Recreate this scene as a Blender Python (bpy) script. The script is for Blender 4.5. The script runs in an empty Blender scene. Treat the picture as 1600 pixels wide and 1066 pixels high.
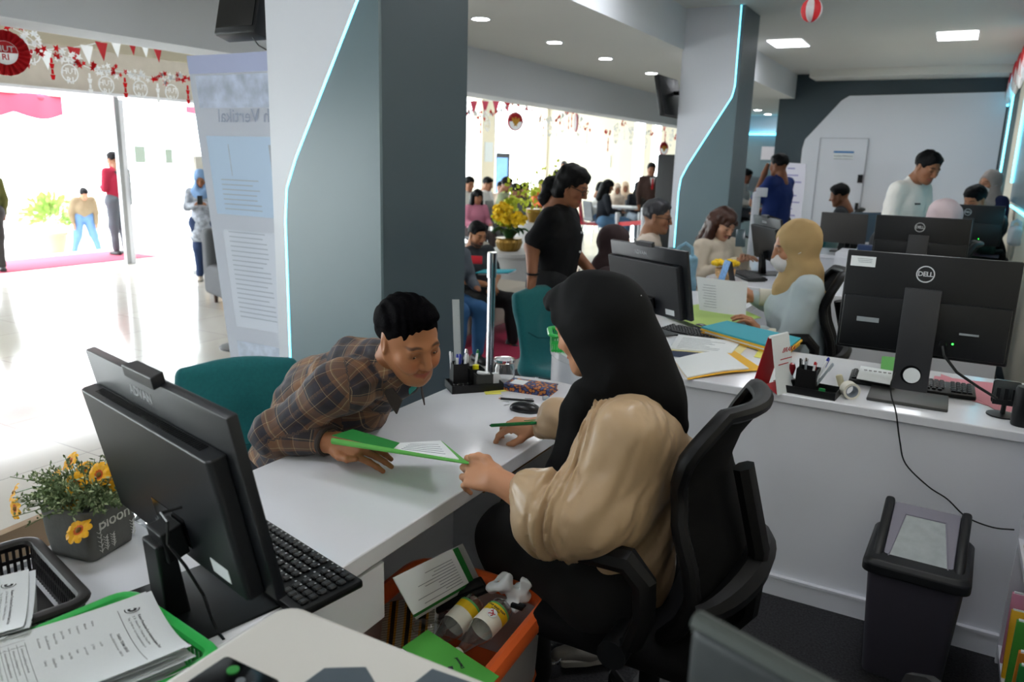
import bpy, bmesh, math, random
import numpy as np
from mathutils import Vector, Matrix, Euler
PI=math.pi
sc=bpy.context.scene; COL=sc.collection
random.seed(7)
# ------------------------------------------------ camera
F_PX=1215.0; HC=1.65
def _n(v): v=np.array(v,float); return v/np.linalg.norm(v)
_Y=_n([700/F_PX,265/F_PX,-1]); _mx=_n([-2200/F_PX,348/F_PX,-1])
_X=-_n(_mx-(_mx@_Y)*_Y); _Z=np.cross(_X,_Y)
RW=np.array([_X,_Y,_Z])                       # camera axes -> world
cd=bpy.data.cameras.new('camera'); cam=bpy.data.objects.new('camera',cd); COL.objects.link(cam)
m4=Matrix.Identity(4)
for i in range(3):
    for j in range(3): m4[i][j]=float(RW[i][j])
m4.translation=Vector((0,0,HC)); cam.matrix_world=m4
cd.sensor_width=36; cd.lens=F_PX/1600*36; cd.clip_start=.03; cd.clip_end=200
cd.dof.use_dof=True; cd.dof.focus_distance=2.1; cd.dof.aperture_fstop=4.5
sc.camera=cam
def ray(px,py): return RW@_n([(px-800)/F_PX,(533-py)/F_PX,-1])
def at(px,py,x=None,y=None,z=None):
    d=ray(px,py)
    t=x/d[0] if x is not None else y/d[1] if y is not None else (z-HC)/d[2]
    p=d*t; return Vector((p[0],p[1],HC+p[2]))
# ------------------------------------------------ world, light, exposure
sc.view_settings.view_transform='Standard'; sc.view_settings.look='None'
sc.view_settings.gamma=1; sc.view_settings.use_curve_mapping=False
sc.view_settings.exposure=0.82
W=bpy.data.worlds.new('sky'); sc.world=W; W.use_nodes=True
bg=W.node_tree.nodes['Background']; bg.inputs[0].default_value=(.90,.95,1,1); bg.inputs[1].default_value=6.0
def area(name,loc,rot,sx,sy,power,col=(1,1,1),portal=False):
    l=bpy.data.lights.new(name,'AREA'); l.shape='RECTANGLE'; l.size=sx; l.size_y=sy; l.energy=power; l.color=col
    if portal: l.cycles.is_portal=True
    o=bpy.data.objects.new(name,l); o.location=loc; o.rotation_euler=rot; COL.objects.link(o); return o
# daylight openings of the hall: portals guide the sky light in
area('window_portal',(-10.3,5.7,1.5),(0,-PI/2,0),3.1,29.4,1,portal=True)
# ------------------------------------------------ materials
def lin(c):
    if isinstance(c,str): c=tuple(int(c[i:i+2],16)/255 for i in (0,2,4))
    return tuple(((v+.055)/1.055)**2.4 if v>.04045 else v/12.92 for v in c[:3])+(1,)
MATS={}
def mat(name,col='808080',rough=.6,metal=0,spec=.5,var=0,vscale=8,bump=0,bscale=60,trans=0,emit=None,estr=0,coat=0,sheen=0,alpha=1,ior=1.45,attr=None,sss=0,stretch=None):
    if name in MATS: return MATS[name]
    m=bpy.data.materials.new(name); m.use_nodes=True; nt=m.node_tree; b=nt.nodes['Principled BSDF']
    b.inputs['Base Color'].default_value=lin(col); b.inputs['Roughness'].default_value=rough; b.inputs['Metallic'].default_value=metal
    b.inputs['Specular IOR Level'].default_value=spec; b.inputs['Transmission Weight'].default_value=trans; b.inputs['IOR'].default_value=ior
    b.inputs['Coat Weight'].default_value=coat; b.inputs['Sheen Weight'].default_value=sheen; b.inputs['Alpha'].default_value=alpha
    if sheen: b.inputs['Sheen Roughness'].default_value=.4
    if emit: b.inputs['Emission Color'].default_value=lin(emit); b.inputs['Emission Strength'].default_value=estr
    tc=nt.nodes.new('ShaderNodeTexCoord'); src=tc.outputs['Object']
    if stretch:
        mp=nt.nodes.new('ShaderNodeMapping'); mp.inputs['Scale'].default_value=stretch; nt.links.new(src,mp.inputs[0]); src=mp.outputs[0]
    base=None
    if attr:
        a=nt.nodes.new('ShaderNodeAttribute'); a.attribute_name=attr; base=a.outputs['Color']; nt.links.new(base,b.inputs['Base Color'])
    if var:
        n=nt.nodes.new('ShaderNodeTexNoise'); n.inputs['Scale'].default_value=vscale; n.inputs['Detail'].default_value=5; nt.links.new(src,n.inputs['Vector'])
        mr=nt.nodes.new('ShaderNodeMapRange'); mr.inputs[1].default_value=.3; mr.inputs[2].default_value=.7; mr.inputs[3].default_value=1-var; mr.inputs[4].default_value=1+var
        nt.links.new(n.outputs[0],mr.inputs[0])
        mx=nt.nodes.new('ShaderNodeVectorMath'); mx.operation='SCALE'; mx.inputs[0].default_value=lin(col)[:3]
        if base: nt.links.new(base,mx.inputs[0])
        nt.links.new(mr.outputs[0],mx.inputs['Scale']); nt.links.new(mx.outputs[0],b.inputs['Base Color'])
    if bump:
        n=nt.nodes.new('ShaderNodeTexNoise'); n.inputs['Scale'].default_value=bscale; n.inputs['Detail'].default_value=4; nt.links.new(src,n.inputs['Vector'])
        bp=nt.nodes.new('ShaderNodeBump'); bp.inputs['Strength'].default_value=bump; bp.inputs['Distance'].default_value=.01
        nt.links.new(n.outputs[0],bp.inputs['Height']); nt.links.new(bp.outputs[0],b.inputs['Normal'])
    MATS[name]=m; return m
def N(m): return m.node_tree.nodes
def L(m): return m.node_tree.links
# ------------------------------------------------ mesh builder
def link(o,parent=None):
    COL.objects.link(o)
    if parent is not None: o.parent=parent
    return o
def tag(o,label=None,cat=None,group=None,kind=None):
    if label: o['label']=label
    if cat: o['category']=cat
    if group: o['group']=group
    if kind: o['kind']=kind
    return o
def thing(name,label,cat,loc=(0,0,0),rz=0,group=None,rot=None):
    o=bpy.data.objects.new(name,None); o.empty_display_size=.05; COL.objects.link(o)
    o.location=loc; o.rotation_euler=rot if rot else (0,0,rz); return tag(o,label,cat,group)
def kids(o): return [c for c in bpy.data.objects if c.parent==o]
def dup(o,loc=None,rz=None,label=None,parent=None,rot=None,group=None,sc_=None):
    c=o.copy(); COL.objects.link(c)
    if parent is not None: c.parent=parent
    if loc is not None: c.location=loc
    if rz is not None: c.rotation_euler=(0,0,rz)
    if rot is not None: c.rotation_euler=rot
    if label: c['label']=label
    if group: c['group']=group
    if sc_: c.scale=(sc_,)*3 if not isinstance(sc_,tuple) else sc_
    for k in kids(o): dup(k,parent=c)
    return c
def RX(a): return Matrix.Rotation(a,4,'X')
def RY(a): return Matrix.Rotation(a,4,'Y')
def RZ(a): return Matrix.Rotation(a,4,'Z')
def T(*p): return Matrix.Translation(Vector(p))
def align(a,b):
    a=Vector(a); b=Vector(b); return T(*a)@(b-a).to_track_quat('Z','Y').to_matrix().to_4x4()
class MB:
    def __init__(s): s.v=[]; s.f=[]; s.m=[]; s.cur=0
    def add(s,vs,fs,M=None):
        o=len(s.v)
        for p in vs: s.v.append(tuple(M@Vector(p)) if M else tuple(p))
        for f in fs: s.f.append(tuple(i+o for i in f)); s.m.append(s.cur)
        return s
    def mi(s,i): s.cur=i; return s
    def box(s,c,d,M=None):
        x,y,z=(q/2 for q in d); cx,cy,cz=c
        vs=[(cx+a*x,cy+b*y,cz+e*z) for e in(-1,1) for b in(-1,1) for a in(-1,1)]
        return s.add(vs,[(0,2,3,1),(4,5,7,6),(0,1,5,4),(2,6,7,3),(0,4,6,2),(1,3,7,5)],M)
    def bx(s,x0,x1,y0,y1,z0,z1,M=None): return s.box(((x0+x1)/2,(y0+y1)/2,(z0+z1)/2),(abs(x1-x0),abs(y1-y0),abs(z1-z0)),M)
    def rbox(s,c,d,r=.005,seg=2,M=None):
        bm=bmesh.new(); bmesh.ops.create_cube(bm,size=1)
        for v in bm.verts: v.co=Vector((c[0]+v.co.x*d[0],c[1]+v.co.y*d[1],c[2]+v.co.z*d[2]))
        bmesh.ops.bevel(bm,geom=bm.edges[:],offset=r,segments=seg,affect='EDGES',profile=.5)
        vs=[tuple(v.co) for v in bm.verts]; fs=[tuple(v.index for v in f.verts) for f in bm.faces]; bm.free()
        return s.add(vs,fs,M)
    def prism(s,pts,z0,z1,M=None):     # polygon in xy extruded along z
        n=len(pts); vs=[(p[0],p[1],z0) for p in pts]+[(p[0],p[1],z1) for p in pts]
        fs=[tuple(range(n))[::-1],tuple(range(n,2*n))]+[(i,(i+1)%n,(i+1)%n+n,i+n) for i in range(n)]
        return s.add(vs,fs,M)
    def lathe(s,prof,n=24,M=None,cap=True):
        vs=[];fs=[]
        for r,z in prof:
            for i in range(n): a=2*PI*i/n; vs.append((r*math.cos(a),r*math.sin(a),z))
        for k in range(len(prof)-1):
            for i in range(n): j=(i+1)%n; fs.append((k*n+i,k*n+j,(k+1)*n+j,(k+1)*n+i))
        if cap: fs.append(tuple(range(n))[::-1]); fs.append(tuple(range((len(prof)-1)*n,len(prof)*n)))
        return s.add(vs,fs,M)
    def cyl(s,a,b,r,r2=None,n=16):
        a=Vector(a);b=Vector(b); return s.lathe([(r,0),(r if r2 is None else r2,(b-a).length)],n,align(a,b))
    def sph(s,c,r,n=12,M=None):
        r=(r,r,r) if not isinstance(r,(tuple,list)) else r; k=max(6,n//2+1)
        prof=[(math.sin(PI*i/k),-math.cos(PI*i/k)) for i in range(k+1)]; prof[0]=(.001,-1);prof[-1]=(.001,1)
        MM=T(*c)@Matrix.Diagonal((r[0],r[1],r[2],1)); return s.lathe(prof,n,(M@MM) if M else MM)
    def tube(s,pts,r,n=8,closed=False,M=None,flat=None):
        P=[Vector(p) for p in pts]; N_=len(P); vs=[];fs=[]; up=None
        for i,p in enumerate(P):
            t=(P[(i+1)%N_]-P[i-1]) if closed else (P[min(i+1,N_-1)]-P[max(i-1,0)])
            t.normalize()
            if up is None:
                up=Vector((0,0,1)) if abs(t.z)<.9 else Vector((1,0,0))
            u=(up-t*up.dot(t)).normalized(); up=u; w=t.cross(u)
            rr=r[i] if isinstance(r,(list,tuple)) else r
            for k in range(n):
                a=2*PI*k/n+(PI/n if n==4 else 0); q=math.cos(a)*rr; e=math.sin(a)*rr*(flat or 1); vs.append(p+u*q+w*e)
        m=N_ if closed else N_-1
        for i in range(m):
            for k in range(n):
                a=i*n+k; b=i*n+(k+1)%n; c=((i+1)%N_)*n+(k+1)%n; d=((i+1)%N_)*n+k; fs.append((a,b,c,d))
        if not closed: fs.append(tuple(range(n))[::-1]); fs.append(tuple(range((N_-1)*n,N_*n)))
        return s.add(vs,fs,M)
    def grid(s,fn,nu,nv,M=None,closed_u=False):
        vs=[fn(i/(nu-1 if not closed_u else nu),j/(nv-1)) for j in range(nv) for i in range(nu)]
        fs=[(j*nu+i,j*nu+(i+1)%nu,(j+1)*nu+(i+1)%nu,(j+1)*nu+i) for j in range(nv-1) for i in range(nu if closed_u else nu-1)]
        return s.add(vs,fs,M)
    def sheet(s,fn,nu,nv,t=.001,M=None):  # solid sheet: surface plus its underside
        a=[Vector(fn(i/(nu-1),j/(nv-1))) for j in range(nv) for i in range(nu)]
        b=[p-Vector((0,0,t)) if not callable(t) else t(p) for p in a]
        n=nu*nv; fs=[]
        for j in range(nv-1):
            for i in range(nu-1):
                q=(j*nu+i,j*nu+i+1,(j+1)*nu+i+1,(j+1)*nu+i); fs.append(q); fs.append(tuple(k+n for k in q[::-1]))
        ring=[i for i in range(nu)]+[(j)*nu+nu-1 for j in range(1,nv)]+[(nv-1)*nu+i for i in range(nu-2,-1,-1)]+[j*nu for j in range(nv-2,0,-1)]
        for i in range(len(ring)): p,q=ring[i],ring[(i+1)%len(ring)]; fs.append((q,p,p+n,q+n))
        return s.add(a+b,fs,M)
    def text(s,txt,size,M,ext=.0004,align_='CENTER',bold=False,space=1,res=2):
        c=bpy.data.curves.new('t','FONT'); c.body=txt; c.size=size; c.extrude=ext; c.align_x=align_; c.align_y='CENTER'; c.resolution_u=res
        c.space_character=space
        if bold: c.offset=size*.02
        o=bpy.data.objects.new('t',c); COL.objects.link(o); dg=bpy.context.evaluated_depsgraph_get()
        me=o.evaluated_get(dg).to_mesh(); vs=[tuple(v.co) for v in me.vertices]; fs=[tuple(p.vertices) for p in me.polygons]
        s.add(vs,fs,M); bpy.data.objects.remove(o); bpy.data.curves.remove(c); return s
    def out(s,name,ms,parent=None,smooth=None,M=None,bevel=0,sub=0,recalc=True):
        me=bpy.data.meshes.new(name); vs=s.v
        if M: vs=[tuple(M@Vector(p)) for p in vs]
        me.from_pydata(vs,[],s.f)
        if not isinstance(ms,(list,tuple)): ms=[ms]
        for q in ms: me.materials.append(q)
        me.polygons.foreach_set('material_index',[min(i,len(ms)-1) for i in s.m])
        if recalc:
            bm=bmesh.new(); bm.from_mesh(me); bmesh.ops.recalc_face_normals(bm,faces=bm.faces); bm.to_mesh(me); bm.free()
        if smooth is None or smooth:
            me.polygons.foreach_set('use_smooth',[True]*len(me.polygons))
            if smooth is None: smooth=35
            if smooth is not True: me.set_sharp_from_angle(angle=math.radians(smooth))
        o=bpy.data.objects.new(name,me); link(o,parent)
        if bevel:
            b=o.modifiers.new('bevel','BEVEL'); b.width=bevel; b.segments=2; b.limit_method='ANGLE'; b.angle_limit=.6
        if sub:
            b=o.modifiers.new('sub','SUBSURF'); b.levels=sub; b.render_levels=sub
        return o
def struct(o): o['kind']='structure'; return o
# ------------------------------------------------ distance-field sculpting (continuous bodies and cloth)
_rng=np.random.RandomState(3); _tab=_rng.rand(32,32,32).astype(np.float32)*2-1
def vnoise(P,s):
    q=P*s; i=np.floor(q).astype(np.int32); f=(q-i).astype(np.float32); f=f*f*(3-2*f); i&=31; j=(i+1)&31
    x0,y0,z0=i[...,0],i[...,1],i[...,2]; x1,y1,z1=j[...,0],j[...,1],j[...,2]; fx,fy,fz=f[...,0],f[...,1],f[...,2]
    a=_tab[x0,y0,z0]*(1-fx)+_tab[x1,y0,z0]*fx; b=_tab[x0,y1,z0]*(1-fx)+_tab[x1,y1,z0]*fx
    c=_tab[x0,y0,z1]*(1-fx)+_tab[x1,y0,z1]*fx; d=_tab[x0,y1,z1]*(1-fx)+_tab[x1,y1,z1]*fx
    a=a*(1-fy)+b*fy; c=c*(1-fy)+d*fy; return a*(1-fz)+c*fz
I3=np.eye(3)
class SDF:
    def __init__(s,M=None):
        s.p=[]; s.setM(M)
    def setM(s,M):
        M=M or Matrix.Identity(4); A=np.array(M.to_3x3()); s.sc=float(np.cbrt(abs(np.linalg.det(A)))); s.A=A; s.R=A/s.sc; s.t=np.array(M.translation); return s
    def w(s,p): return s.A@np.array(p,float)+s.t
    def cap(s,a,b,ra,rb=None,k=.02,op='u',sq=None):
        rb=ra if rb is None else rb; a=s.w(a); b=s.w(b); ra*=s.sc; rb*=s.sc; k*=s.sc
        if sq is not None: sq=(_n(s.R@np.array(sq[0],float)),sq[1])
        r=max(ra,rb)*(max(1,sq[1]) if sq else 1)
        s.p.append(('c',(a,b,ra,rb,sq),k,op,np.minimum(a,b)-r,np.maximum(a,b)+r)); return s
    def chain(s,pts,rs,k=.02,op='u',sq=None):
        for i in range(len(pts)-1): s.cap(pts[i],pts[i+1],rs[i],rs[i+1],k,op,sq)
        return s
    def ell(s,c,r,k=.02,op='u',rot=None):
        r=(r,r,r) if not isinstance(r,(tuple,list)) else r; c=s.w(c); r=np.array(r)*s.sc
        R=s.R@(np.array(rot.to_3x3()) if rot is not None else I3); e=np.sqrt((R**2)@(r**2))
        s.p.append(('e',(c,r,R),k*s.sc,op,c-e,c+e)); return s
    def box(s,c,h,r=.005,k=.01,op='u',rot=None):
        c=s.w(c); h=np.array(h)*s.sc; R=s.R@(np.array(rot.to_3x3()) if rot is not None else I3); e=np.abs(R)@h
        s.p.append(('b',(c,h,R,r*s.sc),k*s.sc,op,c-e,c+e)); return s
    def dist(s,pr,P):
        t,a=pr[0],pr[1]
        if t=='c':
            A,B,ra,rb,sq=a; d=(B-A).astype(np.float32); q=P-A.astype(np.float32); L2=float(d@d)+1e-9; h=np.clip((q@d)/L2,0,1)
            v=q-h[...,None]*d
            if sq is not None:
                ax=sq[0].astype(np.float32); v=v+(v@ax)[...,None]*ax*(1/sq[1]-1); dd=np.sqrt((v*v).sum(-1))-(ra+(rb-ra)*h); return dd*min(1,sq[1])
            return np.sqrt((v*v).sum(-1))-(ra+(rb-ra)*h)
        if t=='e':
            c,r,R=a; q=(P-c.astype(np.float32))@R.astype(np.float32); q0=q/r.astype(np.float32); k0=np.sqrt((q0*q0).sum(-1)); q1=q0/r.astype(np.float32); k1=np.sqrt((q1*q1).sum(-1))+1e-9
            return k0*(k0-1)/k1
        c,h,R,rr=a; q=np.abs((P-c.astype(np.float32))@R.astype(np.float32))-(h-rr).astype(np.float32)
        return np.sqrt((np.maximum(q,0)**2).sum(-1))+np.minimum(q.max(-1),0)-rr
    def field(s,res,disp=None,lo=None,hi=None):
        us=[p for p in s.p if p[3]=='u']
        if lo is None: lo=np.min([p[4] for p in us],0)
        if hi is None: hi=np.max([p[5] for p in us],0)
        ext=res*3+(disp[1] if disp else 0); lo=np.array(lo,float)-ext; hi=np.array(hi,float)+ext
        n=np.ceil((hi-lo)/res).astype(int)+1
        D=np.full(n,.2,np.float32)
        for p in s.p:
            mg=p[2]+res*3+(disp[1] if disp else 0)
            i0=np.clip(np.floor((p[4]-mg-lo)/res).astype(int),0,n); i1=np.clip(np.ceil((p[5]+mg-lo)/res).astype(int)+1,0,n)
            if (i1<=i0).any(): continue
            ax=[(lo[q]+np.arange(i0[q],i1[q])*res).astype(np.float32) for q in range(3)]
            P=np.stack(np.meshgrid(*ax,indexing='ij'),-1); d=s.dist(p,P); sl=tuple(slice(i0[q],i1[q]) for q in range(3)); e=D[sl]; k=max(p[2],1e-6)
            if p[3]=='u': h=np.maximum(k-np.abs(e-d),0)/k; D[sl]=np.minimum(e,d)-h*h*k*.25
            elif p[3]=='s': d=-d; h=np.maximum(k-np.abs(e-d),0)/k; D[sl]=np.maximum(e,d)+h*h*k*.25
            elif p[3]=='i': pass
        if disp:
            idx=np.argwhere(np.abs(D)<disp[1]*1.2+res*2); P=(lo+idx*res).astype(np.float32)
            D[tuple(idx.T)]+=disp[0](P)
        return D,lo
    def mesh(s,res,disp=None,cuts=(),smooth=1,lo=None,hi=None):
        D,lo=s.field(res,disp,lo,hi)
        for (pt,nn) in cuts:      # keep the side the normal points away from
            pt=s.w(pt); nn=_n(s.R@np.array(nn,float)); ax=[(lo[q]+np.arange(D.shape[q])*res) for q in range(3)]
            pl=(ax[0][:,None,None]-pt[0])*nn[0]+(ax[1][None,:,None]-pt[1])*nn[1]+(ax[2][None,None,:]-pt[2])*nn[2]
            D=np.maximum(D,pl.astype(np.float32))
        return snet(D,lo,res,smooth)
    def nearest(s,P,sel=None):
        best=None;bi=None
        for i,p in enumerate(s.p):
            if p[3]!='u' or (sel and p[0]!=sel): continue
            d=s.dist(p,P)
            if best is None: best=d.copy(); bi=np.full(len(P),i)
            else: m=d<best; best[m]=d[m]; bi[m]=i
        return bi
def snet(D,lo,res,smooth=1):
    S=D<0; n=D.shape; c=np.zeros((n[0]-1,n[1]-1,n[2]-1),np.int8)
    for a in(0,1):
        for b in(0,1):
            for e in(0,1): c+=S[a:n[0]-1+a,b:n[1]-1+b,e:n[2]-1+e]
    act=np.argwhere((c>0)&(c<8)); m=len(act)
    if m==0: return np.zeros((0,3)),np.zeros((0,4),int)
    ids=np.full(c.shape,-1,np.int64); ids[tuple(act.T)]=np.arange(m)
    acc=np.zeros((m,3)); cnt=np.zeros(m)
    co=[(a,b,e) for a in(0,1) for b in(0,1) for e in(0,1)]
    for A in co:
        for ax in range(3):
            if A[ax]==1: continue
            B=list(A); B[ax]=1; p=act+np.array(A); q=act+np.array(B)
            da=D[tuple(p.T)]; db=D[tuple(q.T)]; x=(da<0)!=(db<0)
            t=da[x]/(da[x]-db[x]); pos=np.array(A)+np.zeros((x.sum(),3)); pos[:,ax]+=t; acc[x]+=pos; cnt[x]+=1
    V=(act+acc/cnt[:,None])*res+lo
    F=[]
    for ax in range(3):
        u,v=(ax+1)%3,(ax+2)%3; sl0=[slice(None)]*3; sl1=[slice(None)]*3; sl0[ax]=slice(0,-1); sl1[ax]=slice(1,None)
        s0=S[tuple(sl0)]; s1=S[tuple(sl1)]; E=np.argwhere(s0!=s1)
        E=E[(E[:,u]>0)&(E[:,v]>0)&(E[:,u]<c.shape[u])&(E[:,v]<c.shape[v])]
        du=np.zeros(3,int);du[u]=1;dv=np.zeros(3,int);dv[v]=1
        q=np.stack([ids[tuple((E-du-dv).T)],ids[tuple((E-dv).T)],ids[tuple(E.T)],ids[tuple((E-du).T)]],1)
        fl=~s0[tuple(E.T)]; q[fl]=q[fl][:,::-1]; F.append(q)
    F=np.concatenate(F); F=F[(F>=0).all(1)]
    for _ in range(smooth):
        ac=np.zeros_like(V); k=np.zeros(len(V))
        for a,b in((0,1),(1,2),(2,3),(3,0)):
            np.add.at(ac,F[:,a],V[F[:,b]]); np.add.at(k,F[:,a],1); np.add.at(ac,F[:,b],V[F[:,a]]); np.add.at(k,F[:,b],1)
        V=V*.5+.5*ac/np.maximum(k,1)[:,None]
    return V,F
def vmesh(name,parts,ms,parent=None,attrs=None,smooth=180,cols=None,M=None):
    """parts: list of (V,F[,matindex]); one mesh object"""
    vs=[];fs=[];mi=[];o=0
    for p in parts:
        V,F=p[0],p[1]; vs.append(V); fs.append(F+o); mi+= [p[2] if len(p)>2 else 0]*len(F); o+=len(V)
    V=np.concatenate(vs); F=np.concatenate(fs)
    me=bpy.data.meshes.new(name); me.vertices.add(len(V)); me.vertices.foreach_set('co',V.astype(np.float32).ravel())
    me.loops.add(F.size); me.loops.foreach_set('vertex_index',F.ravel().astype(np.int32)); me.polygons.add(len(F))
    me.polygons.foreach_set('loop_start',np.arange(0,F.size,4,dtype=np.int32)); me.polygons.foreach_set('loop_total',np.full(len(F),4,np.int32))
    if not isinstance(ms,(list,tuple)): ms=[ms]
    for q in ms: me.materials.append(q)
    me.polygons.foreach_set('material_index',np.array(mi,np.int32)); me.polygons.foreach_set('use_smooth',[True]*len(F))
    me.update(calc_edges=True); me.validate()
    if attrs is not None:
        for an,val in attrs.items():
            a=me.attributes.new(an,'FLOAT_COLOR' if val.shape[1]==4 else 'FLOAT_VECTOR','POINT')
            a.data.foreach_set('color' if val.shape[1]==4 else 'vector',val.astype(np.float32).ravel())
    ob=bpy.data.objects.new(name,me); link(ob,parent); return ob
# ================================================ THE SETTING
m_white=mat('white laminate','dfe1e8',.28,spec=.5,var=.03,vscale=2)
m_top=mat('glossy worktop','e0e2e8',.13,spec=.5,var=.03,vscale=3)
m_wallw=mat('glossy white panel','dcdfe7',.3,spec=.5)
m_slate=mat('slate paint','66797f',.27,spec=.6,var=.03,vscale=1.5); m_slate_shade=mat('shaded slate paint','45545c',.4)  # pillar-side slate is the same paint, shade put into its colour
m_dark=mat('dark slate','34434b',.4)
m_ceil=mat('ceiling paint','e0dfda',.9,var=.02,vscale=.6)
m_bulk=mat('bulkhead paint','d3d6da',.85)
m_cream=mat('cream wall','d8d0bd',.8)
m_led=mat('led strip','a8f2ff',.4,emit='62dcff',estr=2.6)
m_lamp=mat('lamp diffuser','ffffff',.5,emit='f6f9ff',estr=12)
m_down=mat('downlight diffuser','ffffff',.5,emit='fbfcff',estr=24)
m_chrome=mat('chrome','d8dade',.12,metal=1)
m_steel=mat('brushed steel','a9abad',.35,metal=1)
m_alu=mat('aluminium fascia','c2bab0',.35,metal=.3,var=.05)
m_black=mat('black plastic','101214',.42,spec=.35)
m_blackg=mat('glossy black','0b0c0e',.15)
m_carpet=mat('carpet','3a3a3d',1,spec=.1,var=.35,vscale=120,bump=.6,bscale=300)
m_teal=mat('teal upholstery','12666a',.85,sheen=.3,var=.08,vscale=90,bump=.15,bscale=500)
m_red=mat('red paper','c01822',.6); m_paper=mat('white paper','e3e8ea',.75); m_ink=mat('ink','2c3036',.7); m_greyink=mat('grey ink','77808a',.7)
# tiled glossy floor of the hall
m_tile=mat('glossy floor tile','c9c5be',.12,spec=.5); nt=m_tile.node_tree
tc=nt.nodes.new('ShaderNodeTexCoord'); br=nt.nodes.new('ShaderNodeTexBrick'); br.offset=0; br.inputs['Scale'].default_value=1
br.inputs['Brick Width'].default_value=.8; br.inputs['Row Height'].default_value=.8; br.inputs['Mortar Size'].default_value=.003
br.inputs['Color1'].default_value=lin('cfcbc3'); br.inputs['Color2'].default_value=lin('c6c2bb'); br.inputs['Mortar'].default_value=lin('8f8b86')
nz=nt.nodes.new('ShaderNodeTexNoise'); nz.inputs['Scale'].default_value=40
mxx=nt.nodes.new('ShaderNodeMix'); mxx.data_type='RGBA'; mxx.blend_type='MULTIPLY'; mxx.inputs[0].default_value=.12
nt.links.new(tc.outputs['Object'],br.inputs[0]); nt.links.new(br.outputs[0],mxx.inputs[6]); nt.links.new(nz.outputs[0],mxx.inputs[7]); nt.links.new(mxx.outputs[2],nt.nodes['Principled BSDF'].inputs[0])
m_ground=mat('outdoor concrete','e6e4df',.8)
# glass: thin pane, mostly clear
m_pane=bpy.data.materials.new('window glass'); m_pane.use_nodes=True; nt=m_pane.node_tree; nt.nodes.clear()
o_=nt.nodes.new('ShaderNodeOutputMaterial'); tr=nt.nodes.new('ShaderNodeBsdfTransparent'); gl=nt.nodes.new('ShaderNodeBsdfGlossy'); gl.inputs['Roughness'].default_value=.02
lw=nt.nodes.new('ShaderNodeLayerWeight'); lw.inputs[0].default_value=.5; pw=nt.nodes.new('ShaderNodeMath'); pw.operation='POWER'; pw.inputs[1].default_value=4; ml=nt.nodes.new('ShaderNodeMath'); ml.operation='MULTIPLY_ADD'; ml.inputs[1].default_value=.45; ml.inputs[2].default_value=.03
mi_=nt.nodes.new('ShaderNodeMixShader'); tr.inputs[0].default_value=(.96,.985,.975,1)
nt.links.new(lw.outputs['Facing'],pw.inputs[0]); nt.links.new(pw.outputs[0],ml.inputs[0]); nt.links.new(ml.outputs[0],mi_.inputs[0]); nt.links.new(tr.outputs[0],mi_.inputs[1]); nt.links.new(gl.outputs[0],mi_.inputs[2]); nt.links.new(mi_.outputs[0],o_.inputs[0])

ZL,ZU=2.757,3.142; XR=.55; XE=-10.38; YB=14.15; XB=-2.57
def S(name,ms,*boxes,kind='structure',**k):
    b=MB()
    for q in boxes: b.bx(*q)
    o=b.out(name,ms,smooth=False,**k); o['kind']=kind; return o
S('floor',m_tile,(XE,-2.9,-10,21,-.1,0),(-2.9,XR,9.6,19,-.1,0))
S('floor',m_carpet,(-2.9,XR+.4,-10,9.6,-.1,0))
S('ground_outside',m_ground,(-40,XE,-15,40,-.5,-.22))
S('ceiling',m_ceil,(-4.7,XB,-10,19,ZL,ZL+.1))
S('ceiling',m_ceil,(XB-.1,XR+.1,-10,YB,ZU,ZU+.1))
S('ceiling',m_ceil,(XE-.3,-4.85,-10,21,3.15,3.25))
S('trim_bulkhead',m_bulk,(XB-.08,XB,-10,YB,ZL+.1,ZU),(XB-.001,XB+.001,-10,YB,ZL,ZU))
S('trim_beam',m_bulk,(-4.9,-4.54,-10,20.5,2.31,3.2))
S('trim_soffit',m_ceil,(-2.27,XR,13.5,YB,3.03,ZU))
S('wall_right',m_cream,(XR,XR+.15,-10,YB+.2,-.1,ZU+.1))
S('wall_near',m_wallw,(XE,XR+.2,-10.15,-10,-.1,3.3))
b=MB(); b.bx(-2.82,XR,YB,YB+.2,-.1,ZU+.1); struct(b.out('wall_back',m_dark,smooth=False))
b=MB(); b.prism([(-2.36,0),(-2.36,1.95),(-2.33,2.1),(-1.83,2.72),(-1.72,2.79),(.47,2.82),(.47,0)],0,.04,T(0,YB,0)@RX(PI/2)); struct(b.out('wall_back_panel',m_wallw,smooth=False))
S('wall_back_passage',m_slate,(-4.9,-2.6,18.8,19,-.1,2.38)); S('trim_passage_band',m_white,(-4.9,-2.6,18.75,19,2.38,2.8))
b=MB().bx(-4.6,-2.75,18.68,18.74,2.33,2.37); struct(b.out('trim_led_passage',m_led,smooth=False))
S('wall_side_passage',m_dark,(-2.82,-2.6,YB+.2,19,-.1,2.8))
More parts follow.
